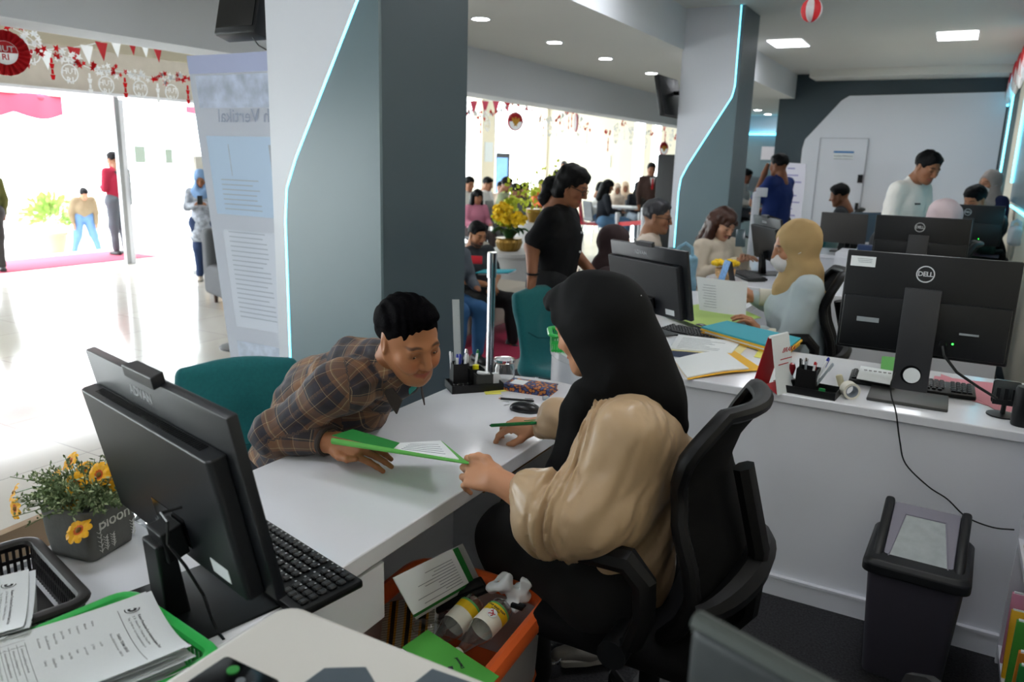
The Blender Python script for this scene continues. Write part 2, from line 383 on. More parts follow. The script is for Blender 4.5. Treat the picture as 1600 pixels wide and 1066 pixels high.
# entrance wall: header, posts, columns, panes
S('wall_left',m_cream,(XE-.3,XE,-10,13.6,2.86,3.3),(XE-.3,XE,13.6,21,3.05,3.3),(XE-.3,XE,16.9,17.55,-.1,3.3),(XE-.3,XE,1.2,1.4,-.1,3.3),(XE-.3,XE,-10,-9,-.1,3.3),(XE-.3,XE,20.4,21,-.1,3.3))
S('trim_fascia',m_alu,(XE-.05,XE+.12,-10,13.6,2.36,2.9))
S('trim_header',m_white,(XE-.02,XE+.16,-10,13.6,2.33,2.37))
S('wall_far',m_cream,(-10.6,-8.1,20.5,20.7,-.1,3.3),(-8.1,-7.72,20.3,20.5,-.1,3.3),(-7.45,-7.25,20.4,20.6,-.1,3.3),(-7.0,-4.5,20.4,20.6,-.1,3.3),(-8.1,-4.5,20.4,20.6,2.9,3.3))
S('window_1',m_pane,(-7.75,-7.4,20.5,20.506,0,2.9)); S('window_2',m_pane,(-7.27,-6.98,20.5,20.506,0,2.9))
for i,(y0,y1) in enumerate(((-9,1.2),(7.2,10.4),(10.45,13.6),(13.65,16.85),(17.6,20.3))): 
    S('window_%d'%(i+3),m_pane,(XE-.06,XE-.052,y0,y1,0,2.33 if y0<13.6 else 3.05))
for i,yy in enumerate((10.42,13.62)): S('trim_mullion_%d'%i,m_white,(XE-.1,XE-.03,yy-.03,yy+.03,0,2.34))
g=thing('door_1','',None,(XE,7.12,0)); g['kind']='structure'
MB().bx(-.03,.03,-.035,.035,0,2.34).out('post',m_steel,g,smooth=False)
MB().bx(-.012,.012,.03,.12,0,2.3).out('leaf_edge',m_white,g,smooth=False)
MB().cyl((.05,.1,.85),(.05,.1,1.35),.015).out('handle',m_steel,g)
g=thing('door_2','',None,(XE,3.1,0)); g['kind']='structure'
MB().bx(-.03,.03,-.035,.035,0,2.34).out('post',m_steel,g,smooth=False); MB().bx(-.006,.006,.03,1.2,.05,2.3).out('pane',m_pane,g,smooth=False)
# ---- square pillars with a white and a slate face and a light strip
def pillar(n,Y0,D):
    g=thing('pillar_%d'%n,'',None,(XB,Y0,0)); g['kind']='structure'; w=.575
    MB().bx(0,w,.02,D,0,ZU).out('core',m_slate_shade,g,smooth=False)
    P=[(w-.04,ZU),(w-.035,2.40),(w-.055,2.30),(.13,1.63),(.07,1.50),(.055,1.36),(.05,0)]
    MB().prism([(0,0),(0,ZU)]+P,0,.03,T(0,.03,0)@RX(PI/2)).out('white_panel',m_wallw,g,smooth=False)
    MB().prism([(w,0),(w,ZU)]+P,0,.018,T(0,.021,0)@RX(PI/2)).out('slate_panel',m_slate,g,smooth=False)
    MB().tube([(x,.006,z) for x,z in P],.0075,6).out('light_strip',m_led,g)
    MB().bx(-.012,.002,0,D,0,ZL-.01).out('side_panel',m_wallw,g,smooth=False)
pillar(1,2.48,.63); pillar(2,8.0,.63)
# ---- right wall: slate panels outlined by light strips
b=MB().bx(XR-.06,XR,12.6,YB-.02,1.2,3.03); struct(b.out('trim_panel_far',m_slate,smooth=False))
b=MB().tube([(XR-.07,14.05,2.62),(XR-.07,12.62,2.98),(XR-.07,12.62,1.2)],.016,6); struct(b.out('trim_led_far',m_led))
b=MB().bx(XR-.05,XR,6.2,9.85,1.36,3.1); struct(b.out('trim_panel_near',m_slate,smooth=False))
b=MB().tube([(XR-.06,9.86,3.14),(XR-.06,9.86,1.55)],.014,6); b.tube([(XR-.06,9.3,1.33),(XR-.06,6.2,1.33)],.014,6); struct(b.out('trim_led_near',m_led))
# ---- lamps
def clamp_panel(cs):
    c=sum(cs,Vector())/4; g=thing('ceiling_panel_lamp','',None,(c.x,c.y,ZU)); return g
pl=[at(1203.6,56.4,z=ZU),at(1236.4,54.6,z=ZU),at(1257.4,76,z=ZU),at(1230,78.7,z=ZU)]; c0=sum(pl,Vector())/4
proto=None
LP=[(c0.x,c0.y,'square ceiling panel lamp nearest the second pillar'),(-.23,10.55,'square ceiling panel lamp near the right wall'),(-2.0,5.6,None),(-.2,5.6,None),(-.25,2.3,None),(-1.9,.6,None),(-.3,-1.6,None)]
for i,(x,y,lb) in enumerate(LP):
    if proto is None:
        proto=thing('ceiling_panel_lamp',lb,'ceiling lamp',(x,y,ZU-.012),0,'square panel lamps in the office ceiling')
        MB().bx(-.21,.21,-.31,-.3,0,.01).bx(-.21,.21,.3,.31,0,.01).bx(-.21,-.2,-.31,.31,0,.01).bx(.2,.21,-.31,.31,0,.01).out('frame',m_white,proto,smooth=False)
        MB().bx(-.2,.2,-.3,.3,.003,.01).out('diffuser',m_lamp,proto,smooth=False)
    else: dup(proto,(x,y,ZU-.012),label=lb or 'square panel lamp in the office ceiling above and behind the camera')
proto=None
for i,y in enumerate((5.77,7.13,8.4,9.9,4.4,3.0,1.6)):
    lb=['round recessed downlight closest to the near pillar','second round downlight of the visible row','third round downlight of the visible row','farthest round downlight of the row, beside the ceiling television'][i] if i<4 else 'round recessed downlight in the row hidden behind the near pillar'
    if proto is None:
        proto=thing('downlight',lb,'ceiling lamp',(-3.58,y,ZL-.008),0,'round downlights in the lowered ceiling')
        MB().lathe([(.085,0),(.085,.008),(.07,.009),(.07,.002),(.085,0)],28,cap=False).out('ring',m_white,proto); MB().lathe([(.07,.002),(.07,.006)],28).out('diffuser',m_down,proto)
    else: dup(proto,(-3.58,y,ZL-.008),label=lb)
for i,(px,py) in enumerate(((1184,172),(1202,179),(1191,196))):
    p=at(px,py,z=ZL); dup(proto,(p.x,min(p.y,18.2),ZL-.008),label='small downlight over the far passage, '+['left','right','farthest'][i]+' of three',group='downlights of the far passage')
# ---- doors, signs on the back wall
g=thing('door_3','',None,(-1.72,YB-.04,0)); g['kind']='structure'
MB().bx(-.36,.36,-.012,0,0,2.12).out('leaf',m_wallw,g,smooth=False)
MB().bx(-.372,-.362,-.02,0,0,2.13).bx(.362,.372,-.02,0,0,2.13).bx(-.37,.37,-.02,0,2.12,2.13).out('frame',mat('door frame grey','a8acb5',.4),g,smooth=False)
MB().bx(.29,.34,-.05,-.012,.98,1.1).out('handle',m_black,g,smooth=False)
# ================================================ COUNTERS AND DESKS
ZC=.82; ZD=.80; YC=2.94; MOD=2.6
def counter(k):
    y=YC+MOD*k
    g=thing('service_counter',['white curved service counter directly behind the seated woman in black headscarf','white counter behind the woman in beige headscarf, with flowers on its far side','white counter farthest back, below the standing man in white'][k],'counter',(0,y,0),0,'white counters between the work bays')
    x0=-1.22; r=.36; dp=.74
    out=[(.36,0),(.36,dp),(x0,dp)]+[(x0-r*math.sin(a),dp/2+dp/2*math.cos(a)) for a in [PI*i/14 for i in range(1,14)]]+[(x0,0)]
    MB().prism(out,ZC-.035,ZC).out('worktop',m_top,g,bevel=.004)
    ins=[(.36,.012),(.36,.6),(x0,.6)]+[(x0-(r-.03)*math.sin(a),.3+.29*math.cos(a)) for a in [PI*i/14 for i in range(1,14)]]+[(x0,.012)]
    MB().prism(ins,0,ZC-.035).out('front_panel',m_white,g)
    MB().bx(x0+.5,.36,-.004,.012,0,.075).bx(x0+.5,.36,-.008,.012,.075,.085).out('kick_board',m_white,g,smooth=False)
for k in range(3): counter(k)
def desk(k):
    y=MOD*k; L0=-1.2 if k==0 else 1.086
    g=thing('desk',['long glossy white desk between the plaid shirt man and the woman in black headscarf','white desk of the second bay, under the flat monitor and lime green folder','white desk of the third bay with a flower pot and an upright calendar'][k],'desk',(0,y,0),0,'long white desks')
    xl,xr=-1.577,-1.022; ye=2.36
    curve=[(xr,ye+.16)]+[((xl+xr)/2+(xr-xl)/2*math.cos(a),ye+.16+.15*math.sin(a)) for a in [PI*i/12 for i in range(1,12)]]+[(xl,ye+.16)]
    pts=[(xr,L0)]+curve+[(xl,L0)]
    MB().prism(pts,ZD-.045,ZD).out('desktop',m_top,g,bevel=.003)
    MB().bx(xl+.02,xl+.04,L0,ye,0,ZD-.045).bx(xl+.02,xr-.03,ye-.02,ye,0,ZD-.045).out('panel',m_white,g,smooth=False)
    if k==0:
        d=MB().bx(-1.10,xr-.006,.45,1.28,.60,.742).out('drawer',m_white,g,smooth=False,bevel=.002)
        MB().bx(-1.12,xr-.02,.45,1.2,.08,.59).out('pedestal',m_white,g,smooth=False)
        MB().bx(xl-.02,xl+.006,L0,1.22,ZD-.01,ZD+.012).out('edge_rail',m_steel,g,smooth=False)
for k in range(3): desk(k)
# ================================================ OFFICE EQUIPMENT
m_mon=mat('monitor shell','16191e',.38,spec=.45,bump=.04,bscale=900); m_mon2=mat('monitor back','101215',.4,spec=.4)
m_grey=mat('dark grey plastic','2a2c2f',.4); m_logo=mat('logo silver','c9ccd0',.4); m_scr=mat('dark screen','050608',.08)
m_green_led=mat('green indicator','30ff50',.4,emit='30ff40',estr=4); m_blue_led=mat('blue indicator','40b0ff',.4,emit='2090ff',estr=4)
TX=RX(PI/2)      # text seen from -Y
def aio(label,loc,yaw,tilt=.205,base=None,full=True,grp='flat desktop computers with silver lettering'):
    g=thing('desktop_computer',label,'computer',(loc[0],loc[1],base if base else ZD),yaw,grp)
    z=loc[2]-(base or ZD); M=T(0,0,z)@RX(tilt)
    MB().rbox((0,0,0),(.553,.02,.335),.004,2,M).out('screen_shell',m_mon,g)
    MB().bx(-.27,.27,.0101,.011,-.155,.16,M).out('screen',m_scr,g,smooth=False)
    b=MB(); b.prism([(-.272,-.01),(.245,-.01),(.245,-.036),(.238,-.042),(-.265,-.042),(-.272,-.036)],-.162,.098,M); h=b.out('rear_housing',m_mon,g,smooth=False,bevel=.003)
    b=MB()
    for i in range(58): b.bx(-.225+i*.0073,-.225+i*.0073+.0045,-.03,-.014,.0981,.0986,M)
    b.out('vent_slots',m_blackg,h,smooth=False)
    MB().prism([(-.06,-.022),(.06,-.022),(.05,.004),(-.05,.004)],.165,.187,M).out('camera_housing',m_mon,g,smooth=False,bevel=.002)
    MB().text('ADVAN',.026,M@T(-.045,-.0104,.128)@TX,bold=True,space=1.02).out('lettering',m_logo,g,smooth=False)
    if full:
        MB().bx(.14,.20,-.0432,-.0422,-.145,-.118,M).out('rating_label',m_paper,h,smooth=False)
        b=MB(); b.bx(-.06,.07,-.0432,-.0422,-.13,-.07,M)
        b.out('port_recess',m_blackg,h,smooth=False)
        b=MB()
        for i,w in enumerate((.012,.012,.018,.014,.01)): b.bx(-.05+i*.023,-.05+i*.023+w,-.050,-.0435,-.118,-.106,M)
        b.out('plug',m_chrome,h,smooth=False)
    MB().prism([(.005,-.085),(.065,-.085),(.06,-.044),(.01,-.044)],-.14,-.08,M).out('hinge_bracket',m_black,g,smooth=False,bevel=.003)
    p0=M@Vector((0,-.085,-.10)); b=MB(); 
    b.add([(.004,p0.y-.012,p0.z),(.064,p0.y-.012,p0.z),(.064,p0.y+.02,p0.z),(.004,p0.y+.02,p0.z),(-.075,-.035,.004),(-.01,-.035,.004),(-.01,.01,.004),(-.075,.01,.004)],[(0,1,2,3),(4,7,6,5),(0,4,5,1),(1,5,6,2),(2,6,7,3),(3,7,4,0)]).out('stand_neck',m_black,g,smooth=False,bevel=.004)
    MB().rbox((-.035,.03,.003),(.25,.22,.006),.0028).out('base_plate',m_black,g)
    return g
c=aio('large black flat desktop computer in the foreground beside the yellow flowers, seen from behind',(-1.139,.844,1.109),-.235)
aio('black flat desktop computer with silver lettering beside the woman in beige headscarf',(-1.245,3.62,1.10),-.52,base=ZC+.001)
aio('small dark desktop computer between the phone-holding woman and the white kiosk',(-1.22,6.28,1.10),-1.0,full=False,base=ZC+.001)
cb=MB(); a=at(293,790,y=.80)
cb.tube([a,a+Vector((-.03,-.03,-.01)),at(262,815,y=.74),at(262,850,y=.76),at(290,885,y=.78),at(318,930,y=.8),at(330,965,y=.84),Vector((-1.06,.84,.803)),Vector((-1.03,.83,.80))],.0028,6)
tag(cb.out('power_cable',m_black),'thin black cable hanging from the back of the foreground computer','cable')
def logo(M,r):
    b=MB(); b.lathe([(r,0),(r,.0006),(r*.87,.0006),(r*.87,0),(r,0)],40,M,cap=False)
    b.text('DELL',r*.78,M,ext=.0003,bold=True,space=.92); return b
def dell(label,loc,s=1,sticker=None,yaw=0,detail=True):
    g=thing('monitor',label,'monitor',(loc[0],loc[1],ZC),yaw,'black monitors seen from behind'); w,h=.555,.365; zc=.355; M=T(0,0,zc)@RX(-.03)
    MB().rbox((0,.012,0),(w,.022,h),.006,2,M).out('screen_shell',m_mon2,g); MB().bx(-w/2+.01,w/2-.01,.0231,.024,-h/2+.012,h/2-.012,M).out('screen',m_scr,g,smooth=False)
    MB().rbox((0,-.006,-.075),(w-.02,.02,.19),.006,2,M).out('rear_housing',m_mon2,g)
    logo(M@T(-.012,.0009,.115)@TX,.030).out('emblem',m_logo,g,smooth=False)
    MB().rbox((-.01,-.03,-.12),(.118,.026,.37),.004,2,M).out('stand_column',mat('stand grey','303134',.4),g)
    MB().cyl(M@Vector((-.01,-.0425,-.245)),M@Vector((-.01,-.0436,-.245)),.034,n=28).out('cable_hole',m_blackg,g)
    MB().cyl(M@Vector((-.007,-.0437,-.247)),M@Vector((-.007,-.0442,-.247)),.028,n=28).out('cable_hole_light',m_paper,g)
    MB().rbox((-.01,.02,.006),(.265,.20,.012),.004).out('base_plate',mat('base grey','4b4b49',.45,metal=.4),g)
    MB().sph((.105,-.019,.235),.0035,8).out('power_light',m_green_led,g)
    if sticker:
        st=MB().bx(-.262,-.178,-.0012,.0008,.125,.162,M).out('sticker',m_paper,g,smooth=False)
        b=MB()
        for i in range(3): b.bx(-.24+i*.002,-.19,-.0016,-.0012,.152-i*.006,.1535-i*.006,M)
        b.out('print',m_greyink,st,smooth=False)
    if detail:
        MB().cyl((.075,-.017,.235),(.075,-.05,.23),.012,n=12).tube([(.075,-.045,.23),(.085,-.07,.20),(.13,-.08,.15),(.2,-.085,.11),(.26,-.09,.08)],.005,8).out('power_plug',m_black,g)
        b=MB(); b.bx(-.215,-.140,-.0175,-.016,-.075,-.058,M); b.out('rating_label',mat('label grey','8f969b',.5),g,smooth=False); MB().bx(.12,.18,-.0175,-.016,-.085,-.078,M).out('rear_print',mat('label grey','8f969b',.5),g,smooth=False)
    return g
dell('large black monitor with round emblem and white sticker, nearest on the right counter',(-.045,3.12),sticker=True)
dell('middle one of the black monitors with round emblems, green light at its right',(-.165,5.72),detail=False)
dell('farthest black monitor with round emblem, pale label on its corner',(.125,8.32),detail=False)
def keyboard(label,loc,rz,z0,word=None):
    g=thing('keyboard',label,'keyboard',(loc[0],loc[1],z0),rz,'black keyboards'); M=RX(.06)@T(0,0,.004)
    MB().rbox((0,0,.008),(.44,.15,.018),.005,2,M).out('case',m_black,g)
    b=MB()
    for r in range(6):
        y=.058-r*.0215
        if r==5:
            xs=[(-.213,.022),(-.19,.02),(-.168,.022),(-.144,.11),(-.03,.022),(-.006,.02),(.016,.022)]+[(.05+.02*k,.018) for k in range(3)]
            for x,w in xs: b.rbox((x+w/2,y,.02),(w-.003,.0165,.008),.0025,1,M)
        else:
            n=15; 
            for k in range(n):
                if r==0 and k in(1,): continue
                b.rbox((-.204+k*.0178,y,.02),(.0152,.0165,.008),.0025,1,M)
            for k in range(3): b.rbox((.06+.0185*k+.009,y,.02),(.0152,.0165,.008),.0025,1,M)
        for k in range(4): b.rbox((.135+.0185*k+.009,y,.02),(.0152,.0165,.008),.0025,1,M)
    b.out('keys',mat('key plastic','1b1c1f',.35),g)
    b=MB()
    for r in range(5):
        for k in range(22): 
            x=-.206+k*.0178
            b.bx(x,x+.004,.06-r*.0215,.064-r*.0215,.0241,.0243,M)
    b.out('key_legends',mat('key legend','a8abae',.6),g,smooth=False)
    if word: MB().text(word,.012,M@T(-.165,.069,.0172),bold=True).out('lettering',m_logo,g,smooth=False)
    return g
keyboard('black keyboard on the near desk, half hidden by the foreground computer',(-1.155,1.065),-.24,ZD+.001,'ADVAN')
keyboard('black keyboard under the nearest black monitor on the right counter',(-.055,3.33),0.03,ZC+.001)
keyboard('black keyboard edge beside the computer on the second desk',(-1.02,3.78),-.3,ZD+.001)
keyboard('small dark keyboard on the far desk beside the third computer',(-1.3,6.0),-1.0,ZC+.001)
def mouse(label,loc,rz,z0):
    s=SDF(); s.ell((0,0,.008),(.055,.031,.026),.01).box((0,0,-.02),(.08,.05,.02),0,.001,'s'); V,F=s.mesh(.003)
    g=vmesh('mouse',[(V,F)],mat('mouse plastic','17181b',.3)); g.location=(loc[0],loc[1],z0); g.rotation_euler=(0,0,rz); tag(g,label,'mouse',group='computer mice'); return g
mouse('black computer mouse beside the right sleeve of the woman in black headscarf',(-1.2,2.27),.2,ZD)
mouse('black computer mouse on the second desk behind the keyboard',(-1.07,3.98),-.4,ZD)
# ================================================ CHAIRS
def teal_chair(label,loc,ang,grp='teal upholstered visitor chairs'):     # faces +X locally
    g=thing('visitor_chair',label,'chair',(loc[0],loc[1],0),ang,grp)
    s=SDF(); s.box((.0,0,.45),(.22,.225,.028),.028,.06,rot=RY(-.06)); s.box((-.235,0,.66),(.026,.215,.235),.026,.10,rot=RY(-.22)); s.ell((-.27,0,.80),(.03,.2,.11),.05,rot=RY(-.22))
    s.ell((.12,0,.70),(.34,.17,.23),.03,'s')
    V,F=s.mesh(.008,smooth=2); u=vmesh('upholstered_shell',[(V,F)],m_teal,g)
    MB().tube([(-.20,-.17,.66),(-.185,-.1,.62),(-.18,0,.605),(-.185,.1,.62),(-.20,.17,.66)],.0025,6).out('seam',mat('teal seam','0c4a4e',.9),u)
    for sx in(-1,1):
        for sy in(-1,1): MB().cyl((.13*sx,.15*sy,.42),(.22*sx-.02,.21*sy,0),.010,.008,n=10).out('leg',m_chrome,g)
    return g
teal_chair('teal upholstered chair behind the leaning man in plaid shirt',(-1.98,1.78),-.55)
bp_=at(846,452,y=4.12); teal_chair('teal chair with the hand of the standing woman in black on its back',(bp_.x+.25,bp_.y-.06),-.22)
teal_chair('pale teal chair behind the far white kiosk',(-1.75,9.1),2.6)
teal_chair('pale teal chair right of the man in navy shirt',(-1.45,9.6),2.9)
teal_chair('teal chair back showing behind the light blue bag',(-1.9,6.75),-.2)
teal_chair('teal chair that the woman in brown headscarf sits on',(-1.9,4.78),0)
teal_chair('teal chair under the man in glasses and beige shirt',(-2.15,6.02),0)
m_mesh=mat('black mesh fabric','09090b',.85,spec=.2,bump=.3,bscale=900); m_frame=mat('chair frame black','0b0b0d',.5,spec=.3)
def office_chair(label,loc,ang,z=0):       # faces +X
    g=thing('office_chair',label,'office chair',(loc[0],loc[1],z),ang,'black office chairs')
    s=SDF(); s.box((.02,0,.505),(.235,.24,.035),.03,.03); s.ell((.2,0,.51),(.06,.2,.04),.05); V,F=s.mesh(.010,smooth=2); vmesh('seat_cushion',[(V,F)],m_mesh,g)
    def P(v): # side profile of backrest: v 0..1 -> x,z
        return float(np.interp(v,[0,.12,.25,.4,.55,.7,.85,1],[-.08,-.13,-.155,-.14,-.105,-.09,-.115,-.17])),.55+v*.56
    def Wd(v): return .225*(1-.35*max(0,(v-.80)/.20)**2)*(.8+.2*min(1,v*5))*(1-.16*math.exp(-((v-.66)/.12)**2))
    b=MB()
    def fn(u,v):
        x,zz=P(v); y=(u*2-1)*Wd(v); return (x-.0+.05*(2*u-1)**2*0+.045*(1-(2*u-1)**2)*-1,y,zz)
    b.sheet(fn,15,20,lambda p:p+Vector((-.012,0,0))); b.out('backrest_mesh',m_mesh,g)
    rim=[fn(0,v/18) for v in range(19)]+[fn(u/10,1) for u in range(1,10)]+[fn(1,1-v/18) for v in range(19)]+[fn(1-u/10,0) for u in range(1,10)]
    MB().tube(rim,.024,10,closed=True,flat=.8).out('back_frame',m_frame,g)
    lum=[(-.17-.07*math.cos(a),.245*math.sin(a),.68+.02*math.cos(a)) for a in [PI*(i/14-.5) for i in range(15)]]
    MB().tube(lum,[.018+.022*math.sin(PI*i/14) for i in range(15)],8,flat=1).out('lumbar_support',m_frame,g)
    MB().tube([(-.19,0,.95),(-.245,0,.75),(-.235,0,.58),(-.16,0,.47),(-.05,0,.45)],.026,8,flat=1.5).out('spine',m_frame,g)
    for sy in(-1,1):
        a=thing('armrest',None,None,(0,0,0)); a.parent=g
        MB().tube([(.0,.25*sy,.55),(-.04,.285*sy,.58),(-.065,.29*sy,.66),(-.06,.29*sy,.74),(-.02,.29*sy,.785),(.10,.29*sy,.78),(.135,.29*sy,.765)],[.02,.022,.022,.024,.024,.022,.018],8,flat=1.3).out('armrest_loop',m_frame,a)
        MB().cyl((0,.2*sy,.55),(0,.31*sy,.55),.035,n=18).out('armrest_knob',m_black,a)
        me=kids(a)
        for q in me: q.parent=g
        bpy.data.objects.remove(a)
    MB().rbox((0,0,.445),(.22,.2,.05),.01).cyl((0,0,.1),(0,0,.43),.028,n=14).cyl((0,0,.1),(0,0,.28),.042,n=14).out('gas_column',m_black,g)
    for i in range(5):
        a=2*PI*i/5+.35; d=Vector((math.cos(a),math.sin(a),0))
        lg=MB().tube([d*.03+Vector((0,0,.13)),d*.17+Vector((0,0,.115)),d*.30+Vector((0,0,.085))],[.032,.026,.019],8,flat=.8).out('base_leg',m_frame,g)
        n=d.cross(Vector((0,0,1))); c=d*.305+Vector((0,0,.028))
        MB().cyl(c-n*.028,c-n*.006,.027,n=14).cyl(c+n*.006,c+n*.028,.027,n=14).bx(c.x-.012,c.x+.012,c.y-.012,c.y+.012,.03,.09).out('caster',m_black,lg)
    return g
office_chair('black office chair with curved back under the woman in black headscarf',(-.545,1.80),PI)
office_chair('black office chair under the woman in beige headscarf',(-.66,4.44),PI+.25)
office_chair('black office chair corner at the lower right edge beside the shelf',(.34,1.52),2.4)
office_chair('office chair beneath the woman in pink headscarf behind the middle monitor',(.0,7.0),PI)
# chair whose top edge is blurred at the bottom edge of the photo
g=thing('lounge_chair','dark grey chair top, blurred, at the bottom edge in front of the office chair','chair',(-.03,.517,0),-.35)
MB().rbox((0,0,1.165),(.22,.022,.27),.01,3).out('backrest',mat('dark grey plastic shell','1c2427',.5),g); MB().tube([(-.11,0,1.298),(.11,0,1.298)],.009,8).out('top_rim',mat('grey rim','3f4643',.5),g)
MB().rbox((0,-.2,.80),(.3,.36,.05),.02).rbox((0,-.02,.95),(.05,.02,.32),.008).out('seat',m_mesh,g); MB().cyl((0,-.2,.05),(0,-.2,.78),.03).lathe([(.2,0),(.2,.02),(.03,.05)],24,T(0,-.2,0)).out('pedestal_base',m_black,g)
# ================================================ THINGS ON THE NEAR DESK
m_green=mat('green plastic','37c45a',.35,trans=.0,spec=.5); m_gfold=mat('green card','49a03a',.6); m_gdark=mat('dark green card','1f7a33',.6)
m_wood=mat('warm wood','b58a5f',.5,var=.15,vscale=12); m_leaf=mat('sage leaves','7f9a78',.7,var=.2,vscale=60); m_leafd=mat('green leaves','2f6b34',.6,var=.25,vscale=30)
m_petal=mat('yellow petals','f2b211',.6,var=.08,vscale=50); m_petalo=mat('orange petal base','d9601a',.6); m_yel=mat('yellow card','e9b21d',.6)
def basket(name,label,cat_,cx,cy,z0,w,d,h,rz,m,grp=None):
    g=thing(name,label,cat_,(cx,cy,z0),rz,grp); t=.003
    b=MB(); b.bx(-w/2+.01,w/2-.01,-d/2+.01,d/2-.01,0,t)
    for (x0,x1,y0,y1,ax) in ((-w/2,w/2,-d/2,-d/2,0),(-w/2,w/2,d/2,d/2,0),(-w/2,-w/2,-d/2,d/2,1),(w/2,w/2,-d/2,d/2,1)):
        Ln=w if ax==0 else d; n=int(Ln/.012)
        for i in range(n):
            q=-Ln/2+.006+i*.012
            if ax==0: b.bx(q-.0028,q+.0028,y0-t/2,y0+t/2,0,h)
            else: b.bx(x0-t/2,x0+t/2,q-.0028,q+.0028,0,h)
        for zz in(.004,h*.5,h*.85):
            if ax==0: b.bx(-w/2,w/2,y0-t/2,y0+t/2,zz,zz+.008)
            else: b.bx(x0-t/2,x0+t/2,-d/2,d/2,zz,zz+.008)
    b.out('slatted_body',m,g,smooth=False)
    r=.03; o=w/2+.006; e=d/2+.006; pts=[]
    for (sx,sy,a0) in ((1,1,0),(-1,1,PI/2),(-1,-1,PI),(1,-1,1.5*PI)):
        for k in range(6): a=a0+k*PI/10; pts.append((sx*(o-r)+r*math.cos(a),sy*(e-r)+r*math.sin(a),h))
    MB().tube(pts,.008,8,closed=True,flat=1.5).out('rim',m,g); return g
def P2(px,py,z): v=at(px,py,z=z); return Vector((v.x,v.y,z))
basket('document_tray','dark lattice plastic tray under the left stack of printed letters','tray',-1.42,.60,ZD,.30,.30,.075,-.24,mat('dark brown plastic','211f20',.4),'plastic trays of letters')
basket('document_tray','bright green plastic basket under the right stack of printed letters','basket',-1.085,.575,ZD,.27,.34,.07,-.14,m_green,'plastic trays of letters')
def letter(name,label,o,ang,zc,n,seed,w=.21,h=.297,bend=.02):   # o = paper's top-left corner, ang = direction of its lines of text
    g=thing(name,label,'papers',(o[0],o[1],zc),ang,'stacks of printed letters'); rnd=random.Random(seed)
    for k in range(n):
        dx,dy,da=(rnd.uniform(-.012,.012),rnd.uniform(-.012,.012),rnd.uniform(-.05,.05)) if k<n-1 else (0,0,0); zz=-(n-1-k)*.0035
        def fn(u,v): 
            return (u*w,-v*h,bend*(1.2*(u-.45)**2*3+.4*(v-.5)**2*3)+zz)
        M=T(dx,dy,0)@RZ(da)
        pp=MB().sheet(fn,12,12,.0004,M).out('sheet',m_paper,g)
    b=MB(); fz=lambda u,v:bend*(1.2*(u-.45)**2*3+.4*(v-.5)**2*3)
    def line(x0,x1,y,t=.0012):
        N_=8
        for i in range(N_):
            a=x0+(x1-x0)*i/N_; c=x0+(x1-x0)*(i+1)/N_; za=fz(a/w,-y/h)+.0003; zc_=fz(c/w,-y/h)+.0003
            b.add([(a,y,za),(c,y,zc_),(c,y-t,zc_),(a,y-t,za)],[(0,3,2,1)])
    def txt(s,x,y,size,al='LEFT',bold=False):
        q=MB().text(s,size,Matrix.Identity(4),ext=0,align_=al,bold=bold,res=1); o_=len(b.v)
        b.add([(p[0]+x,p[1]+y,fz((p[0]+x)/w,-(p[1]+y)/h)+.0004) for p in q.v],q.f)
    txt('Kantor Pertanahan Kota Administrasi Jakarta Timur',.045,-.024,.0058,bold=True); txt('Jl. Dr. Sumarno No. 1, Pulogebang, Cakung, Jakarta',.045,-.032,.0046); txt('Telp. 021 4800160   Surel: kot-jakartatimur@atrbpn.go.id',.045,-.040,.0042)
    line(.02,.195,-.050,.0008); txt('TANDA TERIMA BERKAS',.105,-.064,.0058,'CENTER',True); txt('Nomor Berkas Permohonan : 5428/2024',.105,-.073,.0046,'CENTER')
    for c_ in range(2): b.lathe([(.012-c_*.005,0),(.0105-c_*.005,0)],24,T(.028,-.03,fz(.13,.1)+.0005),cap=False)
    for i in range(9):
        a=i*2*PI/9; b.bx(.028+.004*math.cos(a)-.001,.028+.004*math.cos(a)+.001,-.03+.005*math.sin(a)-.002,-.03+.005*math.sin(a)+.002,fz(.13,.1)+.0004,fz(.13,.1)+.0006)
    y=-.09; rows=['Nama','Alamat','Pemohon','Status','Jenis Hak','Nomor Hak','Desa/Kelurahan','Kecamatan']
    for i,s_ in enumerate(rows): txt(s_,.022,y-i*.011,.005); txt(': '+['sendiri','Jl. Raya','perorangan','baru','Hak Milik','00821','Cakung Barat','Cakung'][i],.075,y-i*.011,.005)
    y-=.094
    for i in range(7): line(.022,.188,y-i*.011,.0005); txt('%d   dokumen pendukung permohonan'%(i+1),.026,y-i*.011-.006,.0045); txt('Rp. 50.000',.158,y-i*.011-.006,.0042)
    for x in(.022,.034,.15,.188): b.bx(x,x+.0004,y-.066,y,.004+fz(x/w,.75)*1,.0041+fz(x/w,.75))
    b.out('printed_text',m_ink,g,smooth=False,recalc=False); return g
letter('letter_stack','stack of printed letters with round seal in the dark tray at left',(-1.365,.690),-.55,.885,9,1)
letter('letter_stack','stack of printed letters with round seal overflowing the green basket',(-1.125,.752),-.365,.885,10,2)
